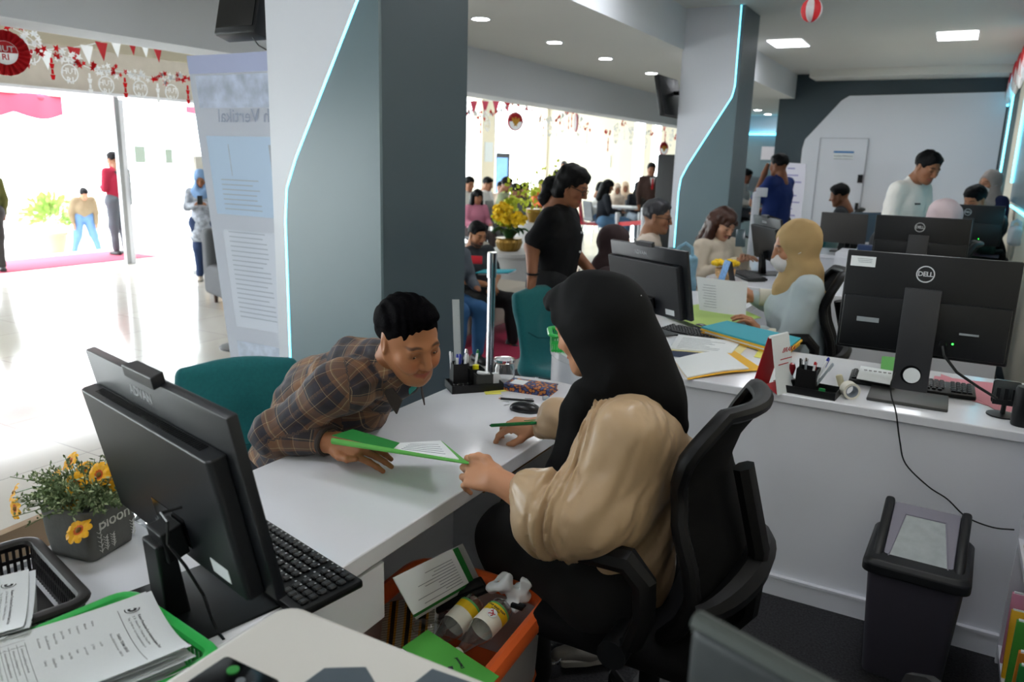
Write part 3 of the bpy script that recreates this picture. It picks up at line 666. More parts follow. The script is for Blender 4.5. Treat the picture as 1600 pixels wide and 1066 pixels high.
# ---- flower pot
g=thing('potted_flowers','square grey pot lettered Bloom with yellow daisies left of the foreground computer','flower pot',(-1.535,.912,ZD),.2)
m_pot=mat('grey cement pot','5e5f5c',.75,var=.12,vscale=25,bump=.15,bscale=120)
s=[]; b=MB()
def sq(r,z,k=10,rr=.25):
    p=[]
    for (sx,sy,a0) in((1,1,0),(-1,1,PI/2),(-1,-1,PI),(1,-1,1.5*PI)):
        for i in range(5): a=a0+i*PI/8; p.append((sx*r*(1-rr)+r*rr*math.cos(a),sy*r*(1-rr)+r*rr*math.sin(a),z))
    return p
lv=[(.052,0),(.058,.004),(.064,.05),(.068,.118),(.064,.118),(.060,.10)]
for r,z in lv: b.v+=sq(r,z)
for k in range(len(lv)-1):
    for i in range(20): b.f.append((k*20+i,k*20+(i+1)%20,(k+1)*20+(i+1)%20,(k+1)*20+i)); b.m.append(0)
b.f.append(tuple(range(20))[::-1]); b.m.append(0); b.f.append(tuple(range(100,120))); b.m.append(0)
pot=b.out('pot',m_pot,g,smooth=50)
M=T(.0668,0,.066)@RZ(PI/2)@RX(PI/2-.09)
b=MB().text('Bloom',.038,M@T(.006,.016,0),ext=.0012,space=.95)
for x0,hh in((-.042,.05),(-.028,.03),(-.01,.028),(.045,.035)):
    b.tube([M@Vector((x0,-.045,0)),M@Vector((x0+.004,-.045+hh,0))],.0006,4)
    for i in range(5):
        for sg in(-1,1): y=-.042+hh*i/5; b.tube([M@Vector((x0,y,0)),M@Vector((x0+sg*.006,y+.006,0))],.0007,4)
b.out('lettering',mat('pot lettering','c9cac4',.7),pot,smooth=False)
rnd=random.Random(5); b=MB(); b2=MB()
for i in range(240):
    a=rnd.uniform(0,2*PI); r0=rnd.uniform(0,.05); L_=rnd.uniform(.05,.12); el=rnd.uniform(.15,1.3); d=Vector((math.cos(a)*math.cos(el),math.sin(a)*math.cos(el),math.sin(el)*.8))
    if i<12: d=Vector((-.8+rnd.uniform(-.2,.2),-.35+rnd.uniform(-.35,.2),.35)); L_=rnd.uniform(.1,.15)
    p=Vector((r0*math.cos(a),r0*math.sin(a),.105)); q=p+d*L_; mid=(p+q)/2+Vector((0,0,.01)); b.tube([p,mid,q],.0009,4)
    for k in range(16):
        t=.25+.75*k/16; c=p.lerp(q,t)+Vector((0,0,.01*math.sin(PI*t))); e=Vector((rnd.gauss(0,1),rnd.gauss(0,1),rnd.gauss(.3,1))).normalized(); w=e.orthogonal().normalized()*.0022; l=rnd.uniform(.007,.014)
        (b2 if rnd.random()<.25 else b).add([c-w*.3,c+e*l*.5-w,c+e*l,c+e*l*.5+w],[(0,1,2,3)])
b.out('foliage',mat('grey green foliage','64774f',.75,var=.35,vscale=40),g,smooth=False,recalc=False); b2.out('foliage_tips',mat('pale foliage','a9b58c',.75),g,smooth=False,recalc=False)
def daisy(par,c,n,r=.021,mp=m_petal,cnt=9,seed=0,mo=m_petalo,mc=None):
    n=Vector(n).normalized(); M=T(*c)@n.to_track_quat('Z','Y').to_matrix().to_4x4()@RZ(seed)
    b=MB()
    for k in range(cnt):
        A=RZ(2*PI*k/cnt)
        prof=[(.002,.0012,0),(.35,.0045,.002),(.7,.0062,.003),(.92,.005,.001),(1.0,.002,-.001)]
        vs=[];fs=[]
        for t,w_,z_ in prof: w=w_*r/.021; vs+= [(t*r,-w,z_),(t*r,0,z_-.0012),(t*r,w,z_)]
        for i in range(4):
            b.mi(1 if i==0 else 0)
            o=i*3
            b.add([vs[o],vs[o+1],vs[o+4],vs[o+3]],[(0,1,2,3)],M@A); b.add([vs[o+1],vs[o+2],vs[o+5],vs[o+4]],[(0,1,2,3)],M@A)
    f=b.out('flower',[mp,mo],par,recalc=False)
    MB().sph((0,0,.001),(r*.22,r*.22,r*.16),8,M).out('flower_center',mc or mat('flower center','8a6a2c',.8,bump=.5,bscale=800),f)
# flowers, placed round the pot
W2=g.matrix_basis.inverted()
for i,(px,py,r,dy,nn) in enumerate(((110,782,.021,-.05,(.1,-1,.25)),(118,757,.020,-.02,(.3,-1,.6)),(24,795,.019,-.02,(-.1,-1,.15)),(22,770,.017,0,(-.5,-.8,.5)),(123,829,.021,-.08,(.1,-.8,.9)),(155,742,.020,.0,(.2,-1,.5)),(180,735,.019,.03,(.4,-1,.4)),(187,755,.018,.02,(.6,-.9,.2)),(110,722,.018,.03,(-.2,-.9,.7)),(86,747,.018,.0,(-.3,-.8,.6)),(130,735,.018,.05,(.1,-.7,.9)),(60,760,.0,0,(0,-1,0)))):
    if r==0: continue
    p=at(px,py,y=.925+dy); daisy(g,W2@p,W2.to_3x3()@Vector(nn),r*1.4,seed=i)
    q=W2@p; MB().tube([Vector((q.x*.3,q.y*.3,.11)),(Vector((q.x*.3,q.y*.3,.11))+q)/2+Vector((0,0,.012)),q-Vector(W2.to_3x3()@Vector(nn)).normalized()*.003],.0012,5).out('stem',m_leaf,g)
# crumpled clear bag behind the pot
s=SDF(); s.ell((0,0,.03),(.05,.06,.035),.02).ell((.05,.03,.03),(.05,.04,.03),.02).ell((.03,-.04,.02),(.04,.03,.02),.02)
V,F=s.mesh(.006,disp=(lambda P:vnoise(P,38)*.016+vnoise(P,80)*.006,.02))
m_clear=bpy.data.materials.new('clear plastic film'); m_clear.use_nodes=True; nt=m_clear.node_tree; nt.nodes.clear(); o_=nt.nodes.new('ShaderNodeOutputMaterial'); tr=nt.nodes.new('ShaderNodeBsdfTransparent'); gl=nt.nodes.new('ShaderNodeBsdfGlossy'); gl.inputs['Roughness'].default_value=.08; mi_=nt.nodes.new('ShaderNodeMixShader'); lw=nt.nodes.new('ShaderNodeLayerWeight'); lw.inputs[0].default_value=.35; nt.links.new(lw.outputs['Facing'],mi_.inputs[0]); nt.links.new(tr.outputs[0],mi_.inputs[1]); nt.links.new(gl.outputs[0],mi_.inputs[2]); nt.links.new(mi_.outputs[0],o_.inputs[0]); tr.inputs[0].default_value=(.93,.95,.96,1)
o=vmesh('plastic_bag',[(V,F)],m_clear,smooth=False); o.location=(-1.50,1.06,ZD+.012); tag(o,'crumpled clear plastic bag between the flower pot and the foreground computer','plastic bag')
# ---- sign board seen past the desk edge
g=thing('sign_board','tan board with a blue letter A beyond the desk edge behind the flower pot','sign',(-1.78,.98,0),.1)
MB().bx(-.012,.012,-.5,.16,.05,.80).out('board',mat('tan board','a58d72',.6),g,smooth=False); MB().text('A',.11,T(.0125,.02,.715)@RZ(PI/2)@RX(PI/2),ext=.0006,bold=True).out('lettering',mat('blue lettering','2f5fa8',.6),g,smooth=False)
MB().bx(-.1,.1,-.45,-.4,0,.05).bx(-.1,.1,.05,.1,0,.05).out('foot',m_steel,g,smooth=False)
# ---- folder held by both
m_gl=mat('light green card','57a845',.6)
g=thing('green_folder','open green folder with white pages held between the man and the woman','folder',(0,0,0))
A=at(519,692,y=1.49); B=at(733,724,y=1.51); C=at(690,689,y=1.70); D=at(607,698,y=1.62)
def quad(a,b,c,d,u,v): return a*(1-u)*(1-v)+b*u*(1-v)+c*u*v+d*(1-u)*v
nF=(B-A).cross(D-A).normalized(); nF=nF if nF.z>0 else -nF
MB().sheet(lambda u,v:quad(A,B,C,D,u,v),6,6,lambda p:p-nF*.0015).out('back_cover',m_gl,g)
MB().sheet(lambda u,v:quad(A,B,C,D,.28+.66*u,.06+.84*v)+nF*(.004+.003*v),6,6,lambda p:p-nF*.003).out('pages',m_paper,g)
MB().sheet(lambda u,v:quad(A,B,B,A,u,0)+Vector((0,-.0015-.004*math.sin(PI*v),-.003))+Vector((0,0,1))*v*(.007+.010*(1-u)),14,6,lambda p:p+Vector((0,.0014,0))).out('spine_flap',m_gl,g)
MB().sheet(lambda u,v:quad(A,A.lerp(B,.46),A.lerp(B,.46)+Vector((-.01,.045,.002)),A+Vector((.02,.06,.004)),u,v)+Vector((0,0,.015*(1-u)+.006)),8,5,lambda p:p-nF*.0014).out('front_cover',m_gdark,g)
b=MB()
for i in range(5):
    p=quad(A,B,C,D,.5,.2+i*.12); q=quad(A,B,C,D,.86,.2+i*.12); b.tube([p+nF*(.0045+.003*(.2+i*.12)),q+nF*(.0045+.003*(.2+i*.12))],.0006,4)
b.out('printed_lines',m_greyink,g)
# ---- pen organiser
g=thing('desk_organizer','black mesh desk organizer with pens and a tall clear ruler on the near desk','desk organizer',(-1.49,2.40,ZD),.85)
m_mesh2=mat('black wire mesh','141517',.5,metal=.3)
MB().bx(-.10,.10,-.055,.055,0,.004).bx(-.10,.10,-.055,-.052,0,.03).bx(-.10,.10,.052,.055,0,.03).bx(-.10,-.097,-.055,.055,0,.03).bx(.097,.10,-.055,.055,0,.03).out('base_tray',m_mesh2,g,smooth=False)
for (x,y,h) in((-.055,.02,.10),(.012,.022,.075)):
    b=MB(); w=.028; t=.0016
    b.bx(x-w,x+w,y-w,y-w+t,.004,h).bx(x-w,x+w,y+w-t,y+w,.004,h).bx(x-w,x-w+t,y-w,y+w,.004,h).bx(x+w-t,x+w,y-w,y+w,.004,h).out('mesh_cup',m_mesh2,g,smooth=False)
MB().bx(-.005,.06,-.05,-.0485,.004,.065).bx(-.005,.06,-.012,-.0105,.004,.065).bx(-.005,-.0035,-.05,-.0105,.004,.065).bx(.0585,.06,-.05,-.0105,.004,.065).out('card_holder',mat('grey wire mesh','3d3f3e',.5,metal=.5),g,smooth=False)
b=MB(); rnd=random.Random(2)
for i in range(40): x=rnd.uniform(-.09,-.02); y=rnd.uniform(-.045,-.015); a=rnd.uniform(0,PI); b.tube([(x,y,.022+rnd.random()*.006),(x+.012*math.cos(a),y+.012*math.sin(a),.024+rnd.random()*.006)],.0007,4)
tag(b.out('paper_clips',m_chrome,None,M=T(-1.49,2.40,ZD)@RZ(.85)),'heap of silver paper clips in the front tray of the near organizer','paper clips',kind='stuff')
OM=g.matrix_basis.copy()
def pen(label,p,q,m,mcap=None,r=.0045,name='pen',grp='pens in the near organizer',tip=m_black):
    p=Vector(p);q=Vector(q); d=(q-p); n=d.normalized(); g=thing(name,label,'pen',p,0,grp)
    MB().cyl((0,0,0),d*.93,r,n=8).out('barrel',m,g); MB().cyl(d*.9,d,r*1.15,r*.8,n=8).cyl(d*.72+n.orthogonal()*r*1.3,d*.97+n.orthogonal()*r*1.3,.0012,n=5).out('cap',mcap or m,g); MB().cyl(-n*.008,(0,0,0),.0008,r,n=8).out('tip',tip,g); return g
m_penw=mat('white pen','e4e6ea',.3); m_penb=mat('blue pen','2030a0',.3); m_peng=mat('green pen','0f7a3c',.3); m_penc=mat('clear pen','b9c4cc',.15,trans=.3)
for i,(lb,x,y,dx,dy,h,m,mc) in enumerate((('white pen leftmost in the near organizer',-.073,.035,-.012,0,.14,m_penw,m_penw),('blue pen in the near organizer left of the ruler',-.06,.01,-.004,0,.135,m_penw,m_penb),('second blue pen in the near organizer, beside the first',-.05,.02,.002,.01,.13,m_penb,m_penb),('white capped pen in front of the ruler foot',-.042,.005,.01,-.01,.14,m_penw,m_penw),('silver clip pen right of the ruler',-.035,.03,.015,.01,.145,m_penc,m_chrome),('green capped pen rightmost in the near organizer',.005,.03,.02,.01,.14,m_penw,m_peng))):
    p=OM@Vector((x,y,.008)); q=OM@Vector((x+dx,y+dy,h)); pen(lb,p,q,m,mc)
g=thing('ruler','clear plastic ruler standing tall in the near organizer','ruler',(0,0,0)); p=OM@Vector((-.05,.035,.006)); q=at(712,468,y=p.y+.02)
u=(q-p).normalized(); w=Vector((.8,.6,0)).normalized()*.0135; t=u.cross(w).normalized()*.0012
m_rul=mat('clear ruler','c9d0d2',.2,trans=.25,alpha=.75)
MB().add([p-w-t,p+w-t,p+w+t,p-w+t,q-w-t,q+w-t,q+w+t,q-w+t],[(0,3,2,1),(4,5,6,7),(0,1,5,4),(1,2,6,5),(2,3,7,6),(3,0,4,7)]).out('strip',m_rul,g,smooth=False)
b=MB()
for i in range(60):
    c=p.lerp(q,.03+.94*i/60)+w*.95; l=w*(-.5 if i%5==0 else -.28); b.add([c-t*1.3,c+l-t*1.3,c+l+u*.0006-t*1.3,c+u*.0006-t*1.3],[(0,1,2,3)])
b.out('markings',m_ink,g,smooth=False,recalc=False)
tag(MB().cyl((0,0,0),(0,0,.055),.012,n=16).out('highlighter',mat('yellow marker','e6df10',.4),M=OM@T(.012,.02,.006)@T(0,0,.025)),'yellow marker in the small cup of the near organizer','marker')
tag(MB().rbox((0,0,0),(.05,.02,.012),.004).out('eraser',m_penw,M=OM@T(.028,-.03,.066)@RY(.2)),'white eraser on top of the grey mesh card holder','eraser')
tag(MB().cyl((0,-.008,0),(0,.008,0),.022,n=24).out('tape_roll',m_penw,M=OM@T(.083,.0,.034)),'white tape roll at the right end of the near organizer','tape')
# ---- jar
m_glass=mat('clear glass','ffffff',.02,trans=1,ior=1.45)
g=thing('glass_jar','clear glass jar with lid beside the black organizer','jar',(-1.425,2.515,ZD)); g.scale=(1,1,1)
MB().lathe([(.036,.001),(.040,.006),(.041,.07),(.036,.082),(.036,.088),(.034,.088),(.034,.08),(.038,.068),(.037,.010),(.0,.008)],28,cap=False).out('glass_body',m_glass,g)
MB().lathe([(0,.104),(.030,.104),(.041,.102),(.042,.092),(.040,.089),(.036,.089)],28,cap=False).out('lid',m_glass,g); MB().tube([(.0365*math.cos(a),.0365*math.sin(a),.0895) for a in [2*PI*i/24 for i in range(24)]],.0015,6,closed=True).out('seal',mat('orange seal','b5765a',.5),g)
# ---- batik notebook
m_bat=mat('batik print','2f2c4a',.6); nt=m_bat.node_tree; tc=nt.nodes.new('ShaderNodeTexCoord'); v1=nt.nodes.new('ShaderNodeTexVoronoi'); v1.inputs['Scale'].default_value=70; cr=nt.nodes.new('ShaderNodeValToRGB')
cr.color_ramp.interpolation='CONSTANT'; e=cr.color_ramp.elements; e[0].position=0; e[0].color=lin('c9803f'); e[1].position=.42; e[1].color=lin('7a3b2e'); x=e.new(.5); x.color=lin('262c55'); x=e.new(.68); x.color=lin('4a5a8a')
nt.links.new(tc.outputs['Object'],v1.inputs[0]); nt.links.new(v1.outputs[0],cr.inputs[0]); nt.links.new(cr.outputs[0],nt.nodes['Principled BSDF'].inputs[0])
g=thing('notebook','thick notebook with orange and navy batik cover near the glass jar','notebook',(-1.30,2.50,ZD),.12)
MB().rbox((0,0,.024),(.185,.10,.004),.001).rbox((0,0,.002),(.185,.10,.004),.001).rbox((-.09,0,.013),(.005,.10,.022),.002).out('cover',m_bat,g); MB().bx(-.086,.089,-.047,.047,.004,.022).out('pages',m_bat,g,smooth=False); MB().bx(-.075,-.02,-.03,.03,.026,.0264).out('cover_label',m_paper,g,smooth=False)
tag(MB().rbox((0,0,.001),(.06,.05,.002),.0008).rbox((.025,.015,.0025),(.06,.05,.001),.0004,1,RZ(.3)).out('sticky_notes',mat('yellow note','e4e06a',.7),M=T(-1.405,2.395,ZD)@RZ(.7)),'pale yellow sticky notes in front of the glass jar','sticky notes')
g=pen('black pencil with white band lying on the near desk',(-1.335,2.335,ZD+.005),(-1.22,2.375,ZD+.005),m_black,m_black,.0042,'pencil',None,mat('pencil tip','d8a890',.6))
tag(MB().cyl((0,0,0),(.035,.0,0),.006,n=10).out('lip_balm',m_red,M=T(-1.165,2.43,ZD+.006)@RZ(.2)),'small red capped tube near the batik notebook','tube')
tag(MB().cyl((0,0,0),(.02,.0,0),.008,n=10).out('bottle_cap',m_penc,M=T(-1.205,2.415,ZD+.008)@RZ(.8)),'small clear cap between the pencil and the red tube','cap')
pen('silver pen lying behind the red tube',(-1.13,2.45,ZD+.005),(-1.04,2.49,ZD+.005),m_penc,m_chrome,.004,'pen',None)
for i,(px,py) in enumerate(((790,628),(792,633),(785,620))):
    p=at(px,py,z=ZD+.001); b=MB().tube([(-.012,0,0),(.01,0,0),(.012,.003,0),(.01,.006,0),(-.006,.006,0)],.0006,4)
    tag(b.out('paper_clip',m_steel,M=T(p.x,p.y,p.z)@RZ(i)),'loose paper clip on the desk beside the pencil','paper clip',group='loose paper clips')
# ================================================ ORANGE-RIMMED BIN AND ITS CONTENTS
m_org=mat('orange plastic','ee6b35',.35,spec=.5); m_bin=mat('translucent white plastic','b9b4b4',.35)
def rrect(w,d,r,n=5):
    p=[]
    for (sx,sy,a0) in((1,1,0),(-1,1,PI/2),(-1,-1,PI),(1,-1,1.5*PI)):
        for i in range(n): a=a0+i*PI/2/(n-1); p.append((sx*(w/2-r)+r*math.cos(a),sy*(d/2-r)+r*math.sin(a)))
    return p
ZO=.52
g=thing('storage_box','pale plastic storage box with thick orange rim beside the black trousers','storage box',(-.985,1.42,0),.06)
W_,D_=.40,.52; b=MB(); t=[(.86,0.0),(.9,.02),(1,ZO-.03),(.985,ZO-.03),(.88,.03)]
R0=rrect(W_,D_,.07)
for s_,z in t: b.v+=[(x*s_,y*s_,z) for x,y in R0]
n=len(R0)
for k in range(4):
    for i in range(n): b.f.append((k*n+i,k*n+(i+1)%n,(k+1)*n+(i+1)%n,(k+1)*n+i)); b.m.append(0)
b.f.append(tuple(range(n))[::-1]); b.m.append(0); b.f.append(tuple(range(4*n,5*n))); b.m.append(0); b.out('box_body',m_bin,g)
MB().tube([(x*1.03,y*1.03,ZO-.018) for x,y in R0],.026,10,closed=True,flat=.9).out('orange_rim',m_org,g)
MB().prism([(x*.98,y*.98) for x,y in R0],.30,.305).out('inner_floor',m_org,g)
OB=g.matrix_basis.copy()
def bottle(label,p,q,flip):
    p=Vector(p);q=Vector(q); M=align(p,q); cl=M.inverted()@Vector((0,0,HC)); M=M@RZ(math.atan2(cl.y,cl.x)+PI/2+flip); g=thing('lotion_bottle',label,'bottle',(0,0,0)); g.matrix_world=M
    g['group']='clear bottles in the orange rimmed box'
    MB().lathe([(.0,0),(.027,.001),(.031,.006),(.0325,.02),(.0325,.095),(.031,.105),(.0225,.128),(.015,.155),(.012,.17),(.012,.18),(.0,.18)],28,cap=False).out('bottle_body',m_clear,g)
    MB().lathe([(.0331,.028),(.0331,.092)],28,cap=False).out('label',mat('bottle label white','e8e6d8',.5),g)
    MB().lathe([(.0334,.028),(.0334,.052)],28,cap=False).out('label_band',mat('bottle label yellow','e8c018',.5),g); MB().lathe([(.0336,.023),(.0336,.029)],28,cap=False).out('label_edge',mat('bottle label green','5fa862',.5),g)
    MB().cyl((0,0,.178),(0,0,.198),.0135,n=14).out('cap',mat('bottle cap','cfd4c8',.4),g)
    c=MB(); F_=T(0,-.0342,.060)@RX(PI/2)
    if flip<1: c.lathe([(.013,0),(.013,.0006)],24,F_); o=c.out('label_disc',m_paper,g,smooth=False)
    c=MB()
    if flip<1:
        G=T(0,-.0352,.060)@RX(PI/2)@RZ(PI)
        c.tube([(-.007,.003,0),(-.003,.006,0),(.001,.002,0),(.004,-.001,0),(.008,.002,0)],.0014,5,M=G).tube([(.001,.002,0),(-.001,-.003,0),(-.005,-.004,0),(-.007,-.008,0)],.0013,5,M=G).tube([(.001,.001,0),(.004,-.005,0),(.001,-.009,0)],.0013,5,M=G).tube([(-.003,.006,0),(-.004,.009,0)],.0014,5,M=G)
        c.out('label_emblem',m_red,g)
        MB().text('CAP KAKI TIGA',.0075,T(0,-.0343,.040)@RX(PI/2)@RZ(PI),bold=True).text('LARUTAN',.0055,T(0,-.0343,.047)@RX(PI/2)@RZ(PI),bold=True).out('label_text',m_ink,g,smooth=False)
    return g
def O(x,y,z): return OB@Vector((x,y,z))
bt1=at(775,945,z=.50); bt2=at(725,930,z=.50)
bottle('clear bottle with red figure on its label, right of the two lying in the orange rimmed box',at(787,948,z=.525),at(712,1025,z=.485),.25)
bottle('clear bottle with yellow label, left of the two lying in the orange rimmed box',at(744,940,z=.52),at(680,1008,z=.47),2.4)
g=thing('tissue','crumpled white tissue at the far corner of the orange rimmed box','tissue',at(795,925,z=.53))
s=SDF(); s.box((0,0,0),(.05,.035,.004),.004,.02,rot=RY(.5)@RX(.4)).box((-.02,.01,.0),(.04,.04,.004),.004,.02,rot=RY(-.5)@RX(-.5)).box((.02,0,.02),(.035,.006,.03),.004,.02,rot=RZ(.6)@RY(.4))
V,F=s.mesh(.004,disp=(lambda P:vnoise(P,45)*.009,.012)); vmesh('crumpled_sheet',[(V,F)],m_paper,g)
g=thing('phone_case','black flat case lying along the orange rimmed box behind the bottles','case',at(705,935,z=.515)); g.rotation_euler=(.25,-.2,.95)
MB().rbox((0,0,0),(.20,.055,.016),.006,2).rbox((.03,.0,.012),(.12,.03,.012),.005).out('case_body',m_black,g)
g=thing('black_clip','small black clip on the orange rim beside the tissue','clip',at(808,948,z=.54)); MB().rbox((0,0,0),(.035,.012,.012),.003).rbox((.012,0,.006),(.02,.018,.006),.002).out('clip_body',m_black,g)
# batik covered book
m_bat2=mat('gold batik print','b9832a',.55); nt=m_bat2.node_tree; tc=nt.nodes.new('ShaderNodeTexCoord'); wv=nt.nodes.new('ShaderNodeTexWave'); wv.inputs['Scale'].default_value=7; wv.inputs['Distortion'].default_value=.5; w2=nt.nodes.new('ShaderNodeTexWave'); w2.inputs['Scale'].default_value=45; w2.bands_direction='Y'; w2.inputs['Distortion'].default_value=3
cr=nt.nodes.new('ShaderNodeValToRGB'); cr.color_ramp.interpolation='CONSTANT'; e=cr.color_ramp.elements; e[0].color=lin('17130f'); e[1].position=.16; e[1].color=lin('c58a24'); x=e.new(.6); x.color=lin('b9b4a6')
mx_=nt.nodes.new('ShaderNodeMix'); mx_.data_type='RGBA'; mx_.blend_type='MULTIPLY'; mx_.inputs[0].default_value=.55
nt.links.new(tc.outputs['Object'],wv.inputs[0]); nt.links.new(tc.outputs['Object'],w2.inputs[0]); nt.links.new(wv.outputs[0],cr.inputs[0]); nt.links.new(cr.outputs[0],mx_.inputs[6]); nt.links.new(w2.outputs[0],mx_.inputs[7]); nt.links.new(mx_.outputs[2],nt.nodes['Principled BSDF'].inputs[0])
g=thing('batik_book','hardback book with gold and grey batik cover leaning in the orange rimmed box','book',at(640,985,z=.46)); g.rotation_euler=(.55,-.35,.35)
MB().rbox((0,0,.012),(.15,.17,.003),.001).rbox((0,0,-.012),(.15,.17,.003),.001).rbox((-.074,0,0),(.004,.17,.026),.0015).out('cover',m_bat2,g); MB().bx(-.07,.073,-.082,.082,-.0105,.0105).out('pages',m_paper,g,smooth=False)
g=thing('paper_packet','crumpled clear wrapped packet beside the batik book in the box','packet',at(680,975,z=.485)); s=SDF(); s.box((0,0,0),(.035,.05,.014),.01,.01); V,F=s.mesh(.005,disp=(lambda P:vnoise(P,50)*.01,.012)); vmesh('wrapper',[(V,F)],m_clear,g,smooth=False)
# folders
def fsheet(name,label,c4,m,par=None,t=.0015,lift=0,cat='folder',group=None,lines=0,logo_=False):
    g=thing(name,label,cat,(0,0,0),0,group); c=[Vector(p) for p in c4]; nn=(c[1]-c[0]).cross(c[3]-c[0]).normalized(); nn=nn if nn.z>0 else -nn
    MB().sheet(lambda u,v:quad(*c,u,v),4,4,lambda p:p-nn*t).out('cover',m,g)
    return g,c,nn
c4=[at(648,925,z=.50),at(725,858,y=1.50),at(640,846,y=1.45),at(585,905,z=.5)]
def docpile(name,label,cat,rect,z,m_cover,papers,group=None,dz=.0,ang=0,lines=8,thick=.004):   # rect: four pixels of the photo's outline on plane z
    c=[P2(x,y,z) for x,y in rect]; g=thing(name,label,cat,(c[0].x,c[0].y,z),0,group); o=Vector((c[0].x,c[0].y,z)); c=[p-o for p in c]
    MB().sheet(lambda u,v:quad(*c,u,v)+Vector((0,0,.0015+dz*math.sin(PI*u)*.3)),6,6,.0013).out('cover',m_cover,g)
    for i,(a,bb,e,f,m) in enumerate(papers):
        MB().sheet(lambda u,v:quad(*c,a+(bb-a)*u,e+(f-e)*v)+Vector((0,0,.0015+(i+1)*thick+dz*math.sin(PI*(a+(bb-a)*u))*.3)),6,6,thick*.9).out('page_block',m,g)
        if lines and m is m_paper:
            b=MB(); rnd=random.Random(i)
            for k in range(lines):
                v=e+(f-e)*(.1+.8*k/lines); u0=a+(bb-a)*.1; u1=a+(bb-a)*rnd.uniform(.4,.9); p=quad(*c,u0,v)+Vector((0,0,.002+(i+1)*thick)); q=quad(*c,u1,v)+Vector((0,0,.002+(i+1)*thick)); b.tube([p,q],.0008,4)
            b.out('printed_lines',m_greyink,g)
    return g
docpile('green_folder','bright green folder lying across the front of the orange rimmed box','folder',[(628,1013),(668,985),(780,1058),(740,1100)],.55,m_gfold,[],'green folders',thick=.002)
g=thing('folder_print','',None); bpy.data.objects.remove(g)
b=MB().text('Diamond',.011,T(*at(718,1036,z=.5525))@RZ(2.55),ext=.0002,bold=True); p=at(704,1044,z=.5525); b.add([(p.x-.008,p.y,p.z),(p.x,p.y-.008,p.z),(p.x+.008,p.y,p.z),(p.x,p.y+.008,p.z)],[(0,1,2,3)])
fo=[o for o in COL.objects if o.get('label','').startswith('bright green folder lying')][0]
b.out('printed_mark',m_ink,fo,M=T(*(-fo.location)),smooth=False,recalc=False)
docpile('white_document','white document lying under the bright green folder near the printer','paper',[(615,1020),(640,1010),(740,1066),(700,1100)],.54,m_paper,[])
gg=thing('green_folder','dark green folder with typed pages standing in the orange rimmed box under the desk edge','folder',(0,0,0),0,'green folders')
q4=[at(742,910,y=1.62),at(648,965,y=1.35),at(615,905,y=1.30),at(690,845,y=1.66)]
q4[3]=q4[0]+q4[2]-q4[1]
nn=(q4[1]-q4[0]).cross(q4[3]-q4[0]).normalized(); nn=nn if nn.dot(Vector((0,0,HC))-q4[0])>0 else -nn
MB().sheet(lambda u,v:quad(*q4,u,v),2,2,lambda p:p-nn*.002).out('cover',m_gdark,gg)
MB().sheet(lambda u,v:quad(*q4,.12+.9*u,.1+.95*v)+nn*.007,2,2,lambda p:p-nn*.003).out('pages',m_paper,gg)
b=MB()
for k in range(10): b.tube([quad(*q4,.2,.2+.07*k)+nn*.0075,quad(*q4,random.Random(k).uniform(.4,.9),.2+.07*k)+nn*.0075],.0007,4)
b.out('printed_lines',m_greyink,gg)
gg=thing('plastic_sleeve','clear plastic sleeve behind the dark green folder in the box','plastic sleeve',(0,0,0))
MB().sheet(lambda u,v:quad(*q4,-.13+1.1*u,-.1+1.1*v)-nn*.008,4,4,lambda p:p-nn*.001).out('sleeve',mat('milky sleeve','c8ccce',.3,trans=.3),gg)
g=thing('brown_paper','torn brown kraft paper stuck under the desk edge','paper',(0,0,0))
pts=[(700,842),(745,812),(770,800),(800,782),(830,765)]; e=[at(px,py+8,x=-1.02) for px,py in pts]; b=MB()
b.sheet(lambda u,v:Vector((-1.03-.05*v,1.72+.42*u,ZD-.050-.012*v*abs(math.sin(u*9))-.004)),24,4,.0015); b.out('torn_sheet',mat('kraft paper','8d6a45',.8),g)
# ---- steel cup on the floor
g=thing('steel_cup','small shiny steel flask cap beside the grey sneaker','cup',at(862,1052,z=.0)+Vector((0,0,0))); MB().lathe([(.03,0),(.034,.01),(.034,.05),(.030,.06),(.027,.06),(.027,.03),(0,.028)],24,cap=False).out('cup_body',m_chrome,g)
# ================================================ PRINTER
g=thing('printer','white laser printer with dark control panel at the bottom edge of the photo','printer',(-.56,.50,.71),0)
m_prn=mat('printer shell','cfcdc8',.45,spec=.4)
b=MB(); P4=rrect(.47,.50,.03,6); b.prism(P4,0,.235); b.out('body',m_prn,g,bevel=.008)
b=MB(); b.prism(rrect(.47,.46,.035,6),.24,.283,T(.0,.03,0)); b.out('lid',m_prn,g,bevel=.012)
MB().bx(-.236,.236,-.24,.255,.234,.241).out('seam',m_grey,g,smooth=False)
mp=mat('printer grey panel','48535c',.45); MB().prism([(-.08,.04),(.01,.04),(.02,.165),(-.03,.195),(-.075,.165)],.283,.287).out('lid_recess',mp,g,smooth=False,bevel=.002)
MB().prism([(.03,.08),(.232,.08),(.232,.250),(.045,.238)],.283,.286).out('lid_stripe',mp,g,smooth=False,bevel=.001)
b=MB().rbox((-.15,-.02,.285),(.10,.10,.012),.006); cp=b.out('control_panel',m_blackg,g,M=T(0,.085,0))
MB().cyl((-.165,.095,.290),(-.165,.095,.293),.008,n=16).out('start_button',mat('green button','2f8a3c',.5),cp)
for i in range(4): MB().cyl((-.14+.02*(i%2),.085-.02*(i//2),.290),(-.14+.02*(i%2),.085-.02*(i//2),.293),.006,n=12).out('button',mat('grey button','6d7378',.5),cp)
g=thing('printer_cabinet','white low cabinet carrying the laser printer','cabinet',(-.56,.50,0)); MB().rbox((0,0,.355),(.5,.5,.709),.004).out('body',m_white,g); MB().rbox((0,.252,.36),(.48,.012,.66),.003).out('door',m_white,g)
